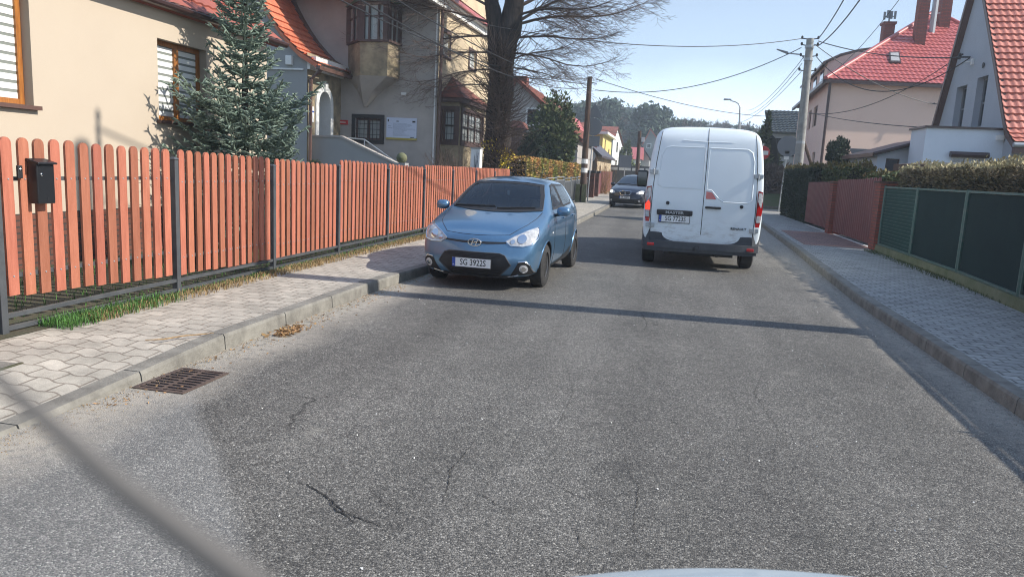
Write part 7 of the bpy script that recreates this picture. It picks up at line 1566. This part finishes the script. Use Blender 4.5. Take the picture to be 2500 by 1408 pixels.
# walls closing the view
Y = 68.0; a, b = P2(1478, 405, Y), P2(1640, 420, Y); u = thing('boundary_wall', 'dark boundary wall with a pale white band across the street end', 'wall', (a.x, Y, 0)); m = MB(); m.box(a.x, b.x, Y, Y + .2, 0, P2(1520, 404, Y).z); m.build('body', 'steel', u)
for k in range(5): xx = lerp(a.x, b.x, k / 5); m = MB(); m.box(xx + .05, xx + (b.x - a.x) / 5 - .08, Y - .04, Y, P2(1520, 416, Y).z, P2(1520, 409, Y).z); m.build('band_panel', 'white', u)
Y = 50.0; a, b = P2(1461, 436, Y), P2(1494, 436, Y + 14); u = thing('plank_fence', 'red brown sheet fence beyond the dark gate pillars', 'fence', (a.x, Y, 0)); m = MB(); n = 60; vs = []
for i in range(n + 1): tt = i / n; dx = .02 if (i // 2) % 2 else -.02; p = Vector((a.x, Y, 0)).lerp(Vector((b.x, Y + 14, 0)), tt); vs += [(p.x + dx, p.y, 0.1), (p.x + dx, p.y, 1.7)]
m.add(vs, [(2 * i, 2 * i + 2, 2 * i + 3, 2 * i + 1) for i in range(n)]); m.build('sheet', 'sheet_red', u, recalc=False)
# dark panel fence on the left with steel posts
u = thing('panel_fence', 'stepped dark graphite panel fence below the copper hedge', 'fence', (-4.6, 27, .1)); yy = [25.6, 27.9, 30.2, 32.5, 34.8, 37.1, 39.4, 41.7]
for k, (a, b) in enumerate(zip(yy, yy[1:])):
    zt = 1.28 + .03 * (k % 3); m = MB(); m.box(-4.62, -4.58, a + .05, b - .05, .25, zt - .16); m.build('panel', 'steel', u); m = MB(); m.box(-4.62, -4.58, a + .05, b - .05, zt - .03, zt); m.box(-4.62, -4.58, a + .05, b - .05, zt - .16, zt - .13); m.build('rail', 'galv', u)
    m = MB(); m.box(-4.64, -4.56, a - .03, a + .03, .1, zt + .02); m.build('post', 'galv', u)
for yq, lb in ((43.5, 'dark stone gate pillar at the end of the panel fence'), (46.2, 'farther dark stone gate pillar before the red brown fence')):
    u = thing('stone_pillar', lb, 'pillar', (-4.7, yq, .1)); m = MB(); m.box(-4.9, -4.4, yq, yq + .5, .1, 1.55); m.build('shaft', 'brickdark', u); m = MB(); m.box(-4.97, -4.33, yq - .06, yq + .56, 1.55, 1.68); m.build('cap', 'plastic', u, bevel=.02)
# grey house with dark tiles right of the van
Y = 70.0; a = P2(1886, 320, Y); b = P2(1952, 320, Y); u = thing('slate_house', 'grey house with steep dark tiled roof behind the leaning pole', 'house', (a.x, Y, 0)); m = MB(); zz = P2(1886, 318, Y).z; m.box(a.x, b.x + 4, Y, Y + 9, 0, zz); m.prism([(a.x, Y, zz), (a.x, Y + 9, zz), (a.x, Y + 4.5, P2(1890, 258, Y).z - .1)], (.05, 0, 0)); m.build('wall', 'greyren2', u); m = MB(); v = Vector((0, 4.5, P2(1890, 258, Y).z - zz)); tiles(m, (a.x - .35, Y - .3, zz - .2), (1, 0, 0), v, [(0, 0), (b.x - a.x + 5, 0), (b.x - a.x + 5, v.length + .3), (0, v.length + .3)], .35, .42, .05, .07); m.build('roof', 'tile_dark', u)
for px in (1897, 1925): c = P2(px, 360, Y); m = MB(); m.box(c.x - .6, c.x + .6, Y - .04, Y + .02, c.z - .8, c.z + .8); m.build('window', 'glassdark', u)
Y = 85.0; a = P2(1855, 340, Y); u = thing('brown_house', 'small brown roofed house far behind the conifer', 'house', (a.x, Y, 0)); m = MB(); m.box(a.x, a.x + 4, Y, Y + 6, 0, P2(1870, 345, Y).z); m.build('wall', 'greyren', u); m = MB(); zz = P2(1870, 345, Y).z; m.prism([(a.x - .3, Y - .3, zz), (a.x + 4.3, Y - .3, zz), (a.x + 2, Y - .3, zz + 2)], (0, 6.5, 0)); m.build('roof', 'tile_old', u)
# bank beyond the side street
m = MB(); m.hexa([(3.9, 47, -.02), (60, 49, -.02), (60, 70, -.02), (3.9, 70, -.02), (4.2, 49.5, .8), (60, 51.5, .9), (60, 70, 1.0), (4.2, 70, 1.0)]); structure(m.build('bank', 'lawn'))
m = MB(); m.box(3.6, 60, 46.0, 46.2, 0, .12); structure(m.build('kerb', 'kerb'))

# ------------------------------------------------------------------ vegetation
NR = np.random.default_rng(11)
def hedge(name, label, x0, x1, y0, y1, z0, z1, mt, n, size, top=None, wob=.08, ztop=None, cat='hedge'):
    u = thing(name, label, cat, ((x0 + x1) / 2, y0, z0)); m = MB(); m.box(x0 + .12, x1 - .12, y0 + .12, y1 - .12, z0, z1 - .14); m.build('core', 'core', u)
    A = [('x0', (y1 - y0) * (z1 - z0)), ('y0', (x1 - x0) * (z1 - z0)), ('top', (x1 - x0) * (y1 - y0)), ('x1', (y1 - y0) * (z1 - z0) * .5)]; tot = sum(a for _, a in A); P = []; dirs = []
    for nm, ar in A:
        k = int(n * ar / tot); r1, r2 = NR.uniform(0, 1, k), NR.uniform(0, 1, k); dpt = np.abs(NR.normal(0, .05, k)); X = x0 + r1 * (x1 - x0); Yv = y0 + r1 * (y1 - y0); Z = z0 + r2 * (z1 - z0)
        if nm == 'x0': p = np.stack([x0 + dpt, Yv, Z], 1); dv = (-1, 0, .2)
        elif nm == 'x1': p = np.stack([x1 - dpt, Yv, Z], 1); dv = (1, 0, .2)
        elif nm == 'y0': p = np.stack([X, y0 + dpt, Z], 1); dv = (0, -1, .2)
        else: p = np.stack([X, y0 + r2 * (y1 - y0), z1 - dpt], 1); dv = (0, 0, 1)
        P.append(p); dirs.append(np.tile(dv, (k, 1)))
    P = np.concatenate(P); dirs = np.concatenate(dirs); w = wob * np.array([mnoise.noise(Vector(p * 1.3)) for p in P]); P = P + dirs * w[:, None]
    V, Fc = leaf_quads(P, size, NR, dirs=dirs); o = npmesh('foliage', V, Fc, mt, u)
    if top:
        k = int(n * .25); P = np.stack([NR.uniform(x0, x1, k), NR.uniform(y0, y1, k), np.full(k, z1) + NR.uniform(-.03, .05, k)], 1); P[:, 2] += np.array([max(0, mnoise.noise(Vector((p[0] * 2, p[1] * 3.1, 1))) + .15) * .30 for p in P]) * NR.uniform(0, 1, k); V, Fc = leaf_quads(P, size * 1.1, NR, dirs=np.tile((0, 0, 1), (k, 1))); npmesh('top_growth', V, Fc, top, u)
    return u
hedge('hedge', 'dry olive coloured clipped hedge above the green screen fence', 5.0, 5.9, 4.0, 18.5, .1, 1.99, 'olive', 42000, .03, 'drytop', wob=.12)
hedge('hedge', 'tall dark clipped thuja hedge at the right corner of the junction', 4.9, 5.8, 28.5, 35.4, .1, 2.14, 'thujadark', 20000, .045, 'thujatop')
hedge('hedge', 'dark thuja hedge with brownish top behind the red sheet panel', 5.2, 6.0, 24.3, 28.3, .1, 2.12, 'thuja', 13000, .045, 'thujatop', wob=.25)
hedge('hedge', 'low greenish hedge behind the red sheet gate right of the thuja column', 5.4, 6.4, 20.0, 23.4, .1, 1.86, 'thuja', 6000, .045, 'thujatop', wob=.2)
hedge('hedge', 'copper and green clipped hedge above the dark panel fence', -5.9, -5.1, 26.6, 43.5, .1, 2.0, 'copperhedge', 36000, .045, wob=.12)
def blob(name, label, cat, c, rx, ry, rz, n, size, mt, lumps=10, elong=1.0, shape=None, seed=1, core=True, trunk=None, flat=None):
    """crown of leaf-sized faces: several overlapping lumps with gaps between"""
    r = np.random.default_rng(seed); u = thing(name, label, cat, (c[0], c[1], .1)); P = []; dd = []
    L_ = r.normal(size=(lumps, 3)); L_ /= np.linalg.norm(L_, axis=1, keepdims=True); L_ *= r.uniform(.35, .8, (lumps, 1)); rad = r.uniform(.35, .6, lumps)
    for k in range(lumps):
        m_ = n // lumps; d = r.normal(size=(m_, 3)); d /= np.linalg.norm(d, axis=1, keepdims=True); q = L_[k] + d * rad[k] * r.uniform(.55, 1.08, (m_, 1)); P.append(q); dd.append(d)
    P = np.concatenate(P); dd = np.concatenate(dd)
    if shape: s = shape(P[:, 2]); P[:, 0] *= s; P[:, 1] *= s
    P = P * np.array([rx, ry, rz]) + np.array(c); P[:, 2] = np.maximum(P[:, 2], .12)
    V, Fc = leaf_quads(P, size, r, elong=elong, dirs=dd * .8); npmesh('crown', V, Fc, mt, u)
    if core:
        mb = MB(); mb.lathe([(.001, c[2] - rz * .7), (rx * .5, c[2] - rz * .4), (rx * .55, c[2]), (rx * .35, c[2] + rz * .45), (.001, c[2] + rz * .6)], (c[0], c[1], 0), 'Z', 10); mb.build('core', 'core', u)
    mb = MB(); mb.tube([(c[0], c[1], .05), (c[0] + .03, c[1], c[2])], [max(.05, rx * .07), max(.03, rx * .04)], 7); mb.build('trunk', 'bark', u)
    return u
# round evergreen by the third house
c = P2(1350, 350, 41.0); blob('evergreen_bush', 'large dark evergreen bush above the copper hedge', 'bush', (c.x - .1, 41.0, 2.6), 1.65, 1.4, 2.45, 17000, .09, 'thuja', 14, 1.3, seed=4)
c = P2(1300, 370, 36.5); blob('evergreen_bush', 'darker lower evergreen left of the large one', 'bush', (c.x - .1, 36.8, 1.9), 1.0, .9, 1.6, 6000, .07, 'thujadark', 9, 1.3, seed=9)
# thuja column
c = P2(2050, 380, 31.0); blob('thuja_column', 'slim dark green thuja column behind the red gate', 'thuja', (c.x, 31.0, 2.0), .33, .33, 1.62, 12000, .05, 'thujadark', 22, 1.4, shape=lambda z: 1.05 + .75 * np.clip(z, 0, 1.1), seed=3)
# conifer behind the junction
c = P2(1878, 380, 55.0); blob('conifer', 'dark grey green conifer right of the van beyond the junction', 'conifer', (c.x - .2, 55, 3.0), 1.6, 1.4, 3.3, 7000, .14, 'thuja', 14, 1.6, shape=lambda z: np.clip(.75 - .6 * z, .12, 1.3), seed=5)
for k, (px, Y_, w, h_) in enumerate(((1878, 50.5, 1.6, 1.3), (1900, 51.5, 1.5, 1.5), (1925, 52.5, 1.8, 1.3))):
    c = P2(px, 450, Y_); blob('brush', ['brown leafless brush on the bank right of the van', 'taller brown brush on the bank behind the mirror post', 'brown brush on the bank behind the thuja hedge'][k], 'bush', (c.x, Y_, 1.4), w, 1.0, h_, 3500, .09, 'brush', 8, 3.0, seed=20 + k, core=False)
# forsythia and climbers round the bare tree
for k, (px, py, Y_, w, h_, n_, mt, lb) in enumerate(((1205, 385, 24.9, .7, .6, 420, 'forsythia', 'yellow flowering forsythia at the foot of the bare tree'), (1238, 400, 24.6, .35, .4, 200, 'forsythia', 'small yellow forsythia right of the bare tree'))):
    c = P2(px, py, Y_); blob('forsythia', lb, 'bush', (c.x, Y_, max(1.2, c.z)), w, .5, h_, n_, .035, mt, 7, 1.0, seed=30 + k, core=False)
def twiggy(name, label, c, w, h, n, seed, mt='twig', cat='shrub'):
    r = random.Random(seed); u = thing(name, label, cat, (c[0], c[1], .1)); mb = MB()
    for k in range(n):
        a = r.uniform(0, 2 * math.pi); sp = r.random() ** .7; p = Vector((c[0] + r.gauss(0, w * .25), c[1] + r.gauss(0, .15), .1)); tip = Vector((c[0] + math.cos(a) * w * sp, c[1] + math.sin(a) * w * .5 * sp, .1 + h * r.uniform(.6, 1.05))); mid = p.lerp(tip, .5) + Vector((r.gauss(0, .08), r.gauss(0, .08), .12)); mb.tube([p, mid, tip], [.009, .006, .003], 3, caps=False)
        for q in range(3): b0 = mid.lerp(tip, r.random()); mb.tube([b0, b0 + Vector((r.gauss(0, .16), r.gauss(0, .16), r.uniform(.05, .25)))], [.004, .002], 3, caps=False)
    mb.build('stems', mt, u); return u
c = P2(1100, 390, 23.8); twiggy('shrub', 'leafless brown shrub in front of the bay window', (c.x, 23.8), 1.0, 2.0, 130, 1)
twiggy('shrub', 'leafless twiggy shrub at the foot of the bare tree', (-6.1, 24.8), .8, 2.2, 120, 2)
twiggy('shrub', 'leafless shrub between the spruce and the picket fence', (-6.1, 8.6), .8, 1.25, 150, 3)
twiggy('shrub', 'leafless low shrub behind the picket fence beyond the spruce', (-6.3, 11.9), .9, 1.1, 150, 4)
c = P2(1475, 400, 52); twiggy('shrub', 'golden brown climbing shrub in front of the garage wall', (c.x, 52.5), .9, 2.6, 90, 5, 'leaf_dry')
for k, (px, Y_) in enumerate(((756, 20.8), (775, 20.5))):
    if k: continue
    c = P2(776, 395, Y_); blob('dwarf_conifer', 'tiny green conifer in front of the stair wall', 'conifer', (c.x, Y_, 1.3), .3, .3, .45, 900, .04, 'thuja', 6, 1.3, seed=40)

# ------------------------------------------------------------------ blue spruce
def spruce():
    r = random.Random(5); c = Vector((-6.72, 10.9, .1)); top = 4.4; u = thing('spruce_tree', 'blue green spruce standing between the picket fence and the cream house', 'tree', c)
    mb = MB(); mb.tube([c, c + Vector((0, 0, 2.2)), c + Vector((.02, .02, top - .1))], [.09, .055, .012], 8); mb.build('trunk', 'bark', u, smooth=50)
    br = MB(); ND = []; TW = MB()
    def shoot(p, d, L, rad=.019):
        q = p + d * L; m_ = p.lerp(q, .5) + Vector((0, 0, .004)); TW.tube([p, m_, q], [rad * .8, rad, rad * .35], 5)
        n = int(L / .010)
        for k in range(n):
            t = (k + .5) / n; b = p.lerp(q, t); a = Vector((r.gauss(0, 1), r.gauss(0, 1), r.gauss(0, 1))); a = (a - d * a.dot(d)); 
            if a.length < 1e-3: continue
            a.normalize(); ND.append((b + a * rad * .5, (a * .75 + d * .75).normalized() * r.uniform(.018, .028)))
    z = .5
    while z < top - .2:
        f = (z - .45) / (top - .45); Lmax = pw([(.4, 1.2), (1.9, 1.38), (2.3, 1.34), (2.48, .80), (3.0, .74), (3.4, .64), (4.0, .50), (4.5, .30)], z)
        nb = 19 if 1.4 < z < 2.4 else max(6, int(lerp(14, 7, f))); a0 = r.random() * 6.28
        for k in range(nb):
            a = a0 + 2 * math.pi * k / nb + r.uniform(-.25, .25); L = Lmax * r.uniform(.72, 1.1); h = Vector((math.cos(a), math.sin(a), 0))
            if h.x < 0: L = min(L, .70 / max(.05, -h.x))
            if h.y > 0: L *= .66
            elif z > 2.4: L *= (.72 if z < 3.5 else .9)
            rise = lerp(.02, .70, f ** 1.2) + r.uniform(-.08, .1); pts = []; n = max(4, int(L / .12))
            for i in range(n + 1): t = i / n; pts.append(c + Vector((0, 0, z - .1)) + h * L * t + Vector((0, 0, L * rise * t - .20 * L * math.sin(t * math.pi) * (1 - f) + .12 * t * t * L)))
            br.tube(pts, [lerp(.016, .005, i / n) * (1 - f * .5) for i in range(n + 1)], 4, caps=False)
            side = Vector((-h.y, h.x, 0)); shoot(pts[-1] - (pts[-1] - pts[-2]) * .5, (pts[-1] - pts[-2]).normalized(), r.uniform(.10, .17), .014)
            for i in range(1, n + 1):
                t = i / n; d0 = (pts[i] - pts[i - 1]).normalized(); spread = (1.05 - t) * .40 * min(1.15, L) + .07
                shoot(pts[i - 1], d0, (pts[i] - pts[i - 1]).length, .015)
                for s_ in (-1, 1):
                    if t < .2: continue
                    dd = (d0 * r.uniform(.6, .95) + side * s_ * r.uniform(.55, .9) + Vector((0, 0, r.uniform(-.12, .10)))).normalized(); Ls = spread * r.uniform(.7, 1.2); q0 = pts[i - 1].lerp(pts[i], r.random()); shoot(q0, dd, Ls, .0145)
                    m = int(Ls / .065)
                    for q in range(m):
                        for s2 in (-1, 1):
                            if r.random() < .25: continue
                            sd2 = dd.cross(Vector((0, 0, 1))).normalized() * s2; b0 = q0 + dd * Ls * (q + .5) / m; d2 = (dd * .8 + sd2 * .65 + Vector((0, 0, r.uniform(-.45, .12)))).normalized(); shoot(b0, d2, r.uniform(.06, .12) * (1.1 - .4 * q / m), .0125)
                if r.random() < .5 and f < .85: shoot(pts[i], (d0 * .5 + Vector((0, 0, -.8)) + side * r.gauss(0, .3)).normalized(), r.uniform(.06, .11), .012)
        z += lerp(.27, .15, f)
    for k in range(5): a = k * 1.256; shoot(c + Vector((0, 0, top - .32)), Vector((math.cos(a) * .5, math.sin(a) * .5, .8)).normalized(), .25)
    shoot(c + Vector((0, 0, top - .25)), Vector((.02, .0, 1)), .45)
    br.build('branches', 'bark', u); TW.build('shoots', 'needle', u, recalc=False)
    P = np.array([tuple(p) for p, _ in ND]); D = np.array([tuple(d) for _, d in ND]); n = len(P); w = np.cross(D, NR.normal(size=(n, 3))); w /= np.linalg.norm(w, axis=1, keepdims=True) + 1e-9; w *= .0016
    V = np.stack([P - w, P + w, P + D], 1).reshape(-1, 3); npmesh('needles', V, np.arange(3 * n).reshape(n, 3), 'needle', u)
    print('spruce needles', n, 'shoots', len(TW.f))
spruce()

# ------------------------------------------------------------------ the big bare tree
def bare_tree(label, base, trunks, limbs, seed, group=None, name='bare_tree'):
    pass
def big_tree():
    r = random.Random(12); Y = 25.3; u = thing('bare_tree', 'large leafless tree with forked dark trunk and drooping twigs above the fence', 'tree', (P2(1215, 400, Y).x, Y, .1))
    p = lambda x, y, dy=0.0: P2(x, y, Y + dy)
    mb = MB(); b0 = p(1215, 440); b0.z = .05
    def trunk(pts, rad):
        n = len(pts); Q = []; Rr = []
        for i in range(n - 1):
            for k in range(4): t = k / 4; Q.append(pts[i].lerp(pts[i + 1], t) + Vector((r.gauss(0, .015), r.gauss(0, .015), 0))); Rr.append(lerp(rad[i], rad[i + 1], t) * r.uniform(.96, 1.05))
        Q.append(pts[-1]); Rr.append(rad[-1]); mb.tube(Q, Rr, 12)
    trunk([b0, p(1212, 380), p(1218, 250), p(1228, 130), p(1248, 60), p(1262, -40), p(1275, -160)], [.52, .46, .42, .42, .36, .30, .22])
    trunk([p(1216, 160), p(1208, 60), p(1198, -10), p(1180, -120)], [.34, .27, .24, .15])
    mb.build('trunk', 'bark', u, smooth=60)
    BR = MB(); cnt = [0]
    SP = (.22, .21, .16); FR_ = ((.26, .52), (.32, .6), (.35, .7))
    def grow(P, d, L, rad, lvl):
        """a limb that first arches outward and down and then curls up at its tip"""
        n = max(4, int(L / (.28 if lvl < 2 else .14))); pts = [P]; dd = d.copy(); rr = [rad]; ds = [d]
        for i in range(n):
            t = i / n; bend = (-.14 if t < .5 else .32) * (1.0 if lvl < 3 else .5); dd = (dd + Vector((r.gauss(0, .06), r.gauss(0, .06), r.gauss(0, .04) + bend * (5.0 / n) * .8))).normalized(); P = P + dd * L / n; pts.append(P); rr.append(max(.0035, rad * (1 - .86 * (i + 1) / n))); ds.append(dd)
        BR.tube(pts, rr, 6 if lvl == 0 else (4 if lvl == 1 else 3), caps=False); cnt[0] += 1
        if lvl >= 3: return
        k = int(L / SP[lvl]) + 1
        for j in range(k):
            t = (j + r.uniform(.3, .9)) / k * .88 + .10; i = min(n, int(t * n)); s = 1 if j % 2 else -1; side = ds[i].cross(Vector((0, 0, 1))); side = side.normalized() if side.length > .01 else Vector((1, 0, 0))
            nd_ = (ds[i] * r.uniform(.8, 1.2) + side * s * r.uniform(.3, .9) + Vector((0, 0, r.uniform(-.5, .55)))).normalized(); grow(pts[i], nd_, min(L * r.uniform(*FR_[lvl]) * (1.15 - t * .5), 2.6), max(.004, rr[i] * .5), lvl + 1)
    main = [((1262, 55), (1, -.25, .42), 4.6, .075), ((1262, 60), (1, .3, .30), 4.8, .07), ((1250, 95), (1, -.1, .15), 4.3, .06), ((1255, 130), (1, .25, .0), 3.9, .05), ((1240, 150), (.8, -.5, .25), 3.4, .045),
            ((1262, 20), (.95, .2, .6), 5.2, .085), ((1265, -20), (.9, -.2, .5), 5.6, .08), ((1245, 165), (.9, .1, -.05), 3.1, .04), ((1268, -60), (1, .3, .35), 5.6, .075), ((1262, 40), (.9, -.5, .25), 4.2, .06),
            ((1205, 60), (-.9, -.4, .3), 3.4, .06), ((1200, 90), (-1, -.2, .12), 3.4, .055), ((1205, 130), (-1, -.3, .05), 3.1, .045), ((1205, 170), (-.95, -.4, -.0), 2.8, .04), ((1200, 20), (-.9, -.1, .45), 3.8, .065), ((1190, -40), (-.9, .3, .4), 4.2, .065), ((1205, 210), (-.9, -.5, .1), 2.2, .032), ((1235, 190), (.9, -.3, .1), 2.4, .032), ((1205, 250), (-.8, -.6, .2), 1.8, .025)]
    for (x, y), d, L, rad in main: grow(p(x, y), Vector(d).normalized(), L * r.uniform(.86, 1.02) * (1.25 if d[0] < 0 else 1), rad * .72, 0)
    # tangle of thin shoots round the trunk
    for k in range(720):
        y = r.uniform(130, 410); x = 1218 + r.uniform(-16, 22); s = p(x, y, r.uniform(-.45, -.2)); a = r.uniform(0, 6.28); d = Vector((math.cos(a) * .8, -abs(math.sin(a)) * .8, r.uniform(-.5, .7))).normalized(); L = r.uniform(.5, 1.7); n = 6; pts = [s]; dd = d
        for i in range(n): dd = (dd + Vector((r.gauss(0, .18), r.gauss(0, .18), .16))).normalized(); pts.append(pts[-1] + dd * L / n)
        BR.tube(pts, [.015, .013, .011, .009, .007, .005, .003], 3, caps=False)
    BR.build('branches', 'twig', u, recalc=False); print('tree limbs', cnt[0], len(BR.f))
big_tree()

# ------------------------------------------------------------------ the wooded hill on the horizon
m = MB(); n = 30; vs = []
for i in range(n + 1):
    x = -260 + i * 520 / n
    for j, (y, hh) in enumerate(((150, 0), (175, .35), (210, .75), (260, 1.0), (330, 1.0))): vs.append((x, y, -.1 + hh * (7 + 5 * math.exp(-((x + 25) / 40) ** 2)) * (1 if x < 40 else max(.35, 1 - (x - 40) / 120))))
m.add(vs, [(i * 5 + j, (i + 1) * 5 + j, (i + 1) * 5 + j + 1, i * 5 + j + 1) for i in range(n) for j in range(4)]); structure(m.build('hill', 'soil', smooth=60))
def pine_pts(c, h, w, r, n):
    P = []; k = int(r.integers(8, 14)); 
    for q in range(k):
        f = r.uniform(.35, 1.0); rad = w * (1.15 - .8 * f) * r.uniform(.5, 1); a = r.uniform(0, 6.28); cc = np.array([c[0] + math.cos(a) * rad * .6, c[1] + math.sin(a) * rad * .6, c[2] + h * f]); m_ = n // k
        P.append(cc + r.normal(size=(m_, 3)) * np.array([w * .30, w * .30, h * .055]))
    return np.concatenate(P)
FR = np.random.default_rng(21); P = []; TR = MB(); BT = MB(); fr = random.Random(8)
def skyline(px): return pw([(1180, 245), (1300, 250), (1380, 252), (1430, 262), (1475, 252), (1520, 262), (1560, 285), (1580, 262), (1605, 285), (1640, 292), (1700, 298), (1800, 305), (1900, 325)], px)
for k in range(150):
    px = FR.uniform(1150, 1960); Y = FR.uniform(165, 250); g = P2(px, 400, Y); zt = P2(px, skyline(px) + abs(FR.normal(0, 14)) + 4, Y).z; zb = 6.0; h = max(4, zt - zb); P.append(pine_pts((g.x, Y, zb), h, h * .24 + 1.0, FR, 520)); TR.tube([(g.x, Y, zb - 2), (g.x, Y, zb + h * .9)], [.3, .1], 5)
V, Fc = leaf_quads(np.concatenate(P), .55, FR, elong=1.2); fo = thing('forest', None, None, (0, 180, 0)); del fo['_o']; C.objects.unlink(fo); bpy.data.objects.remove(fo)
tag(npmesh('forest', V, Fc, 'pine'), 'dark green pine forest covering the far hill', 'forest', kind='stuff')
tag(TR.build('forest_trunks', 'bark'), 'dark trunks of the far pine forest', 'forest', kind='stuff')
def far_bare(mb, c, h, r):
    mb.tube([c, c + Vector((r.gauss(0, .3), 0, h * .5)), c + Vector((r.gauss(0, .6), 0, h))], [.22, .14, .04], 4, caps=False)
    for k in range(46):
        z = r.uniform(.25, .97); b = c + Vector((0, 0, h * z)); a = r.uniform(0, 6.28); L = h * .34 * (1.15 - z); d = Vector((math.cos(a), math.sin(a), r.uniform(.6, 1.4))).normalized(); e = b + d * L; mb.tube([b, e], [.07, .03], 3, caps=False)
        for q in range(3): d2 = (d + Vector((r.gauss(0, .4), r.gauss(0, .4), r.gauss(0, .3)))).normalized(); s = b.lerp(e, r.uniform(.4, 1)); mb.tube([s, s + d2 * L * .5], [.035, .02], 3, caps=False)
for k in range(70):
    px = fr.choice((fr.uniform(1640, 1900), fr.uniform(1380, 1520), fr.uniform(1560, 1900))); Y = fr.uniform(160, 240); g = P2(px, 400, Y); zt = P2(px, skyline(px) - fr.uniform(-6, 10), Y).z; far_bare(BT, Vector((g.x, Y, 4)), max(5, zt - 4), fr)
tag(BT.build('bare_woodland', 'brush', recalc=False), 'leafless greyish trees along the far skyline', 'forest', kind='stuff')
for k, (px, py, Y, w) in enumerate(((1476, 250, 150, 3.4), (1574, 264, 150, 3.6), (1605, 280, 158, 3.0), (1420, 262, 150, 3.2))):
    g = P2(px, 400, Y); zt = P2(px, py, Y).z; u = thing('pine_tree', ['tall dark pine above the yellow house roof', 'tallest pine left of the van roof with layered crown', 'lower pine just left of the van roof', 'pine above the row of red roofs'][k], 'tree', (g.x, Y, 0)); Pn = pine_pts((g.x, Y, 3.0), zt - 3.0, w, FR, 2600); V, Fc = leaf_quads(Pn, .42, FR, elong=1.3); npmesh('crown', V, Fc, 'pine', u); mb = MB(); mb.tube([(g.x, Y, 0), (g.x, Y, zt - 2)], [.3, .1], 6); mb.build('trunk', 'bark', u)
# small garden greenery at the street end
for k, (px, Y_, w, h_, lb) in enumerate(((1528, 100, 1.5, 3.4, 'dark pointed conifer in front of the red roofed house'), (1560, 74, 2.2, 1.7, 'mixed green shrubs behind the banded wall'))):
    c = P2(px, 400, Y_); blob('conifer' if k == 0 else 'shrub', lb, 'bush', (c.x, Y_, h_ * .9), w, w * .8, h_, 2500, .2, 'thuja', 9, 1.3, shape=(lambda z: np.clip(.8 - .6 * z, .15, 1.3)) if k == 0 else None, seed=50 + k)

# ------------------------------------------------------------------ spring haze in the air
m = MB(); m.box(-130, 130, -20, 265, -1.2, 33); hz = m.build('haze', [], None); hm = bpy.data.materials.new('air haze'); hm.use_nodes = True; hn = hm.node_tree; hn.nodes.clear(); ho = hn.nodes.new('ShaderNodeOutputMaterial'); hv = hn.nodes.new('ShaderNodeVolumePrincipled'); hv.inputs['Density'].default_value = 0.0015; hv.inputs['Color'].default_value = (.80, .90, 1, 1); hv.inputs['Anisotropy'].default_value = 0.2; hn.links.new(hv.outputs[0], ho.inputs['Volume']); hz.data.materials.append(hm); tag(hz, 'thin pale spring haze fading the far wood', 'haze', kind='stuff')
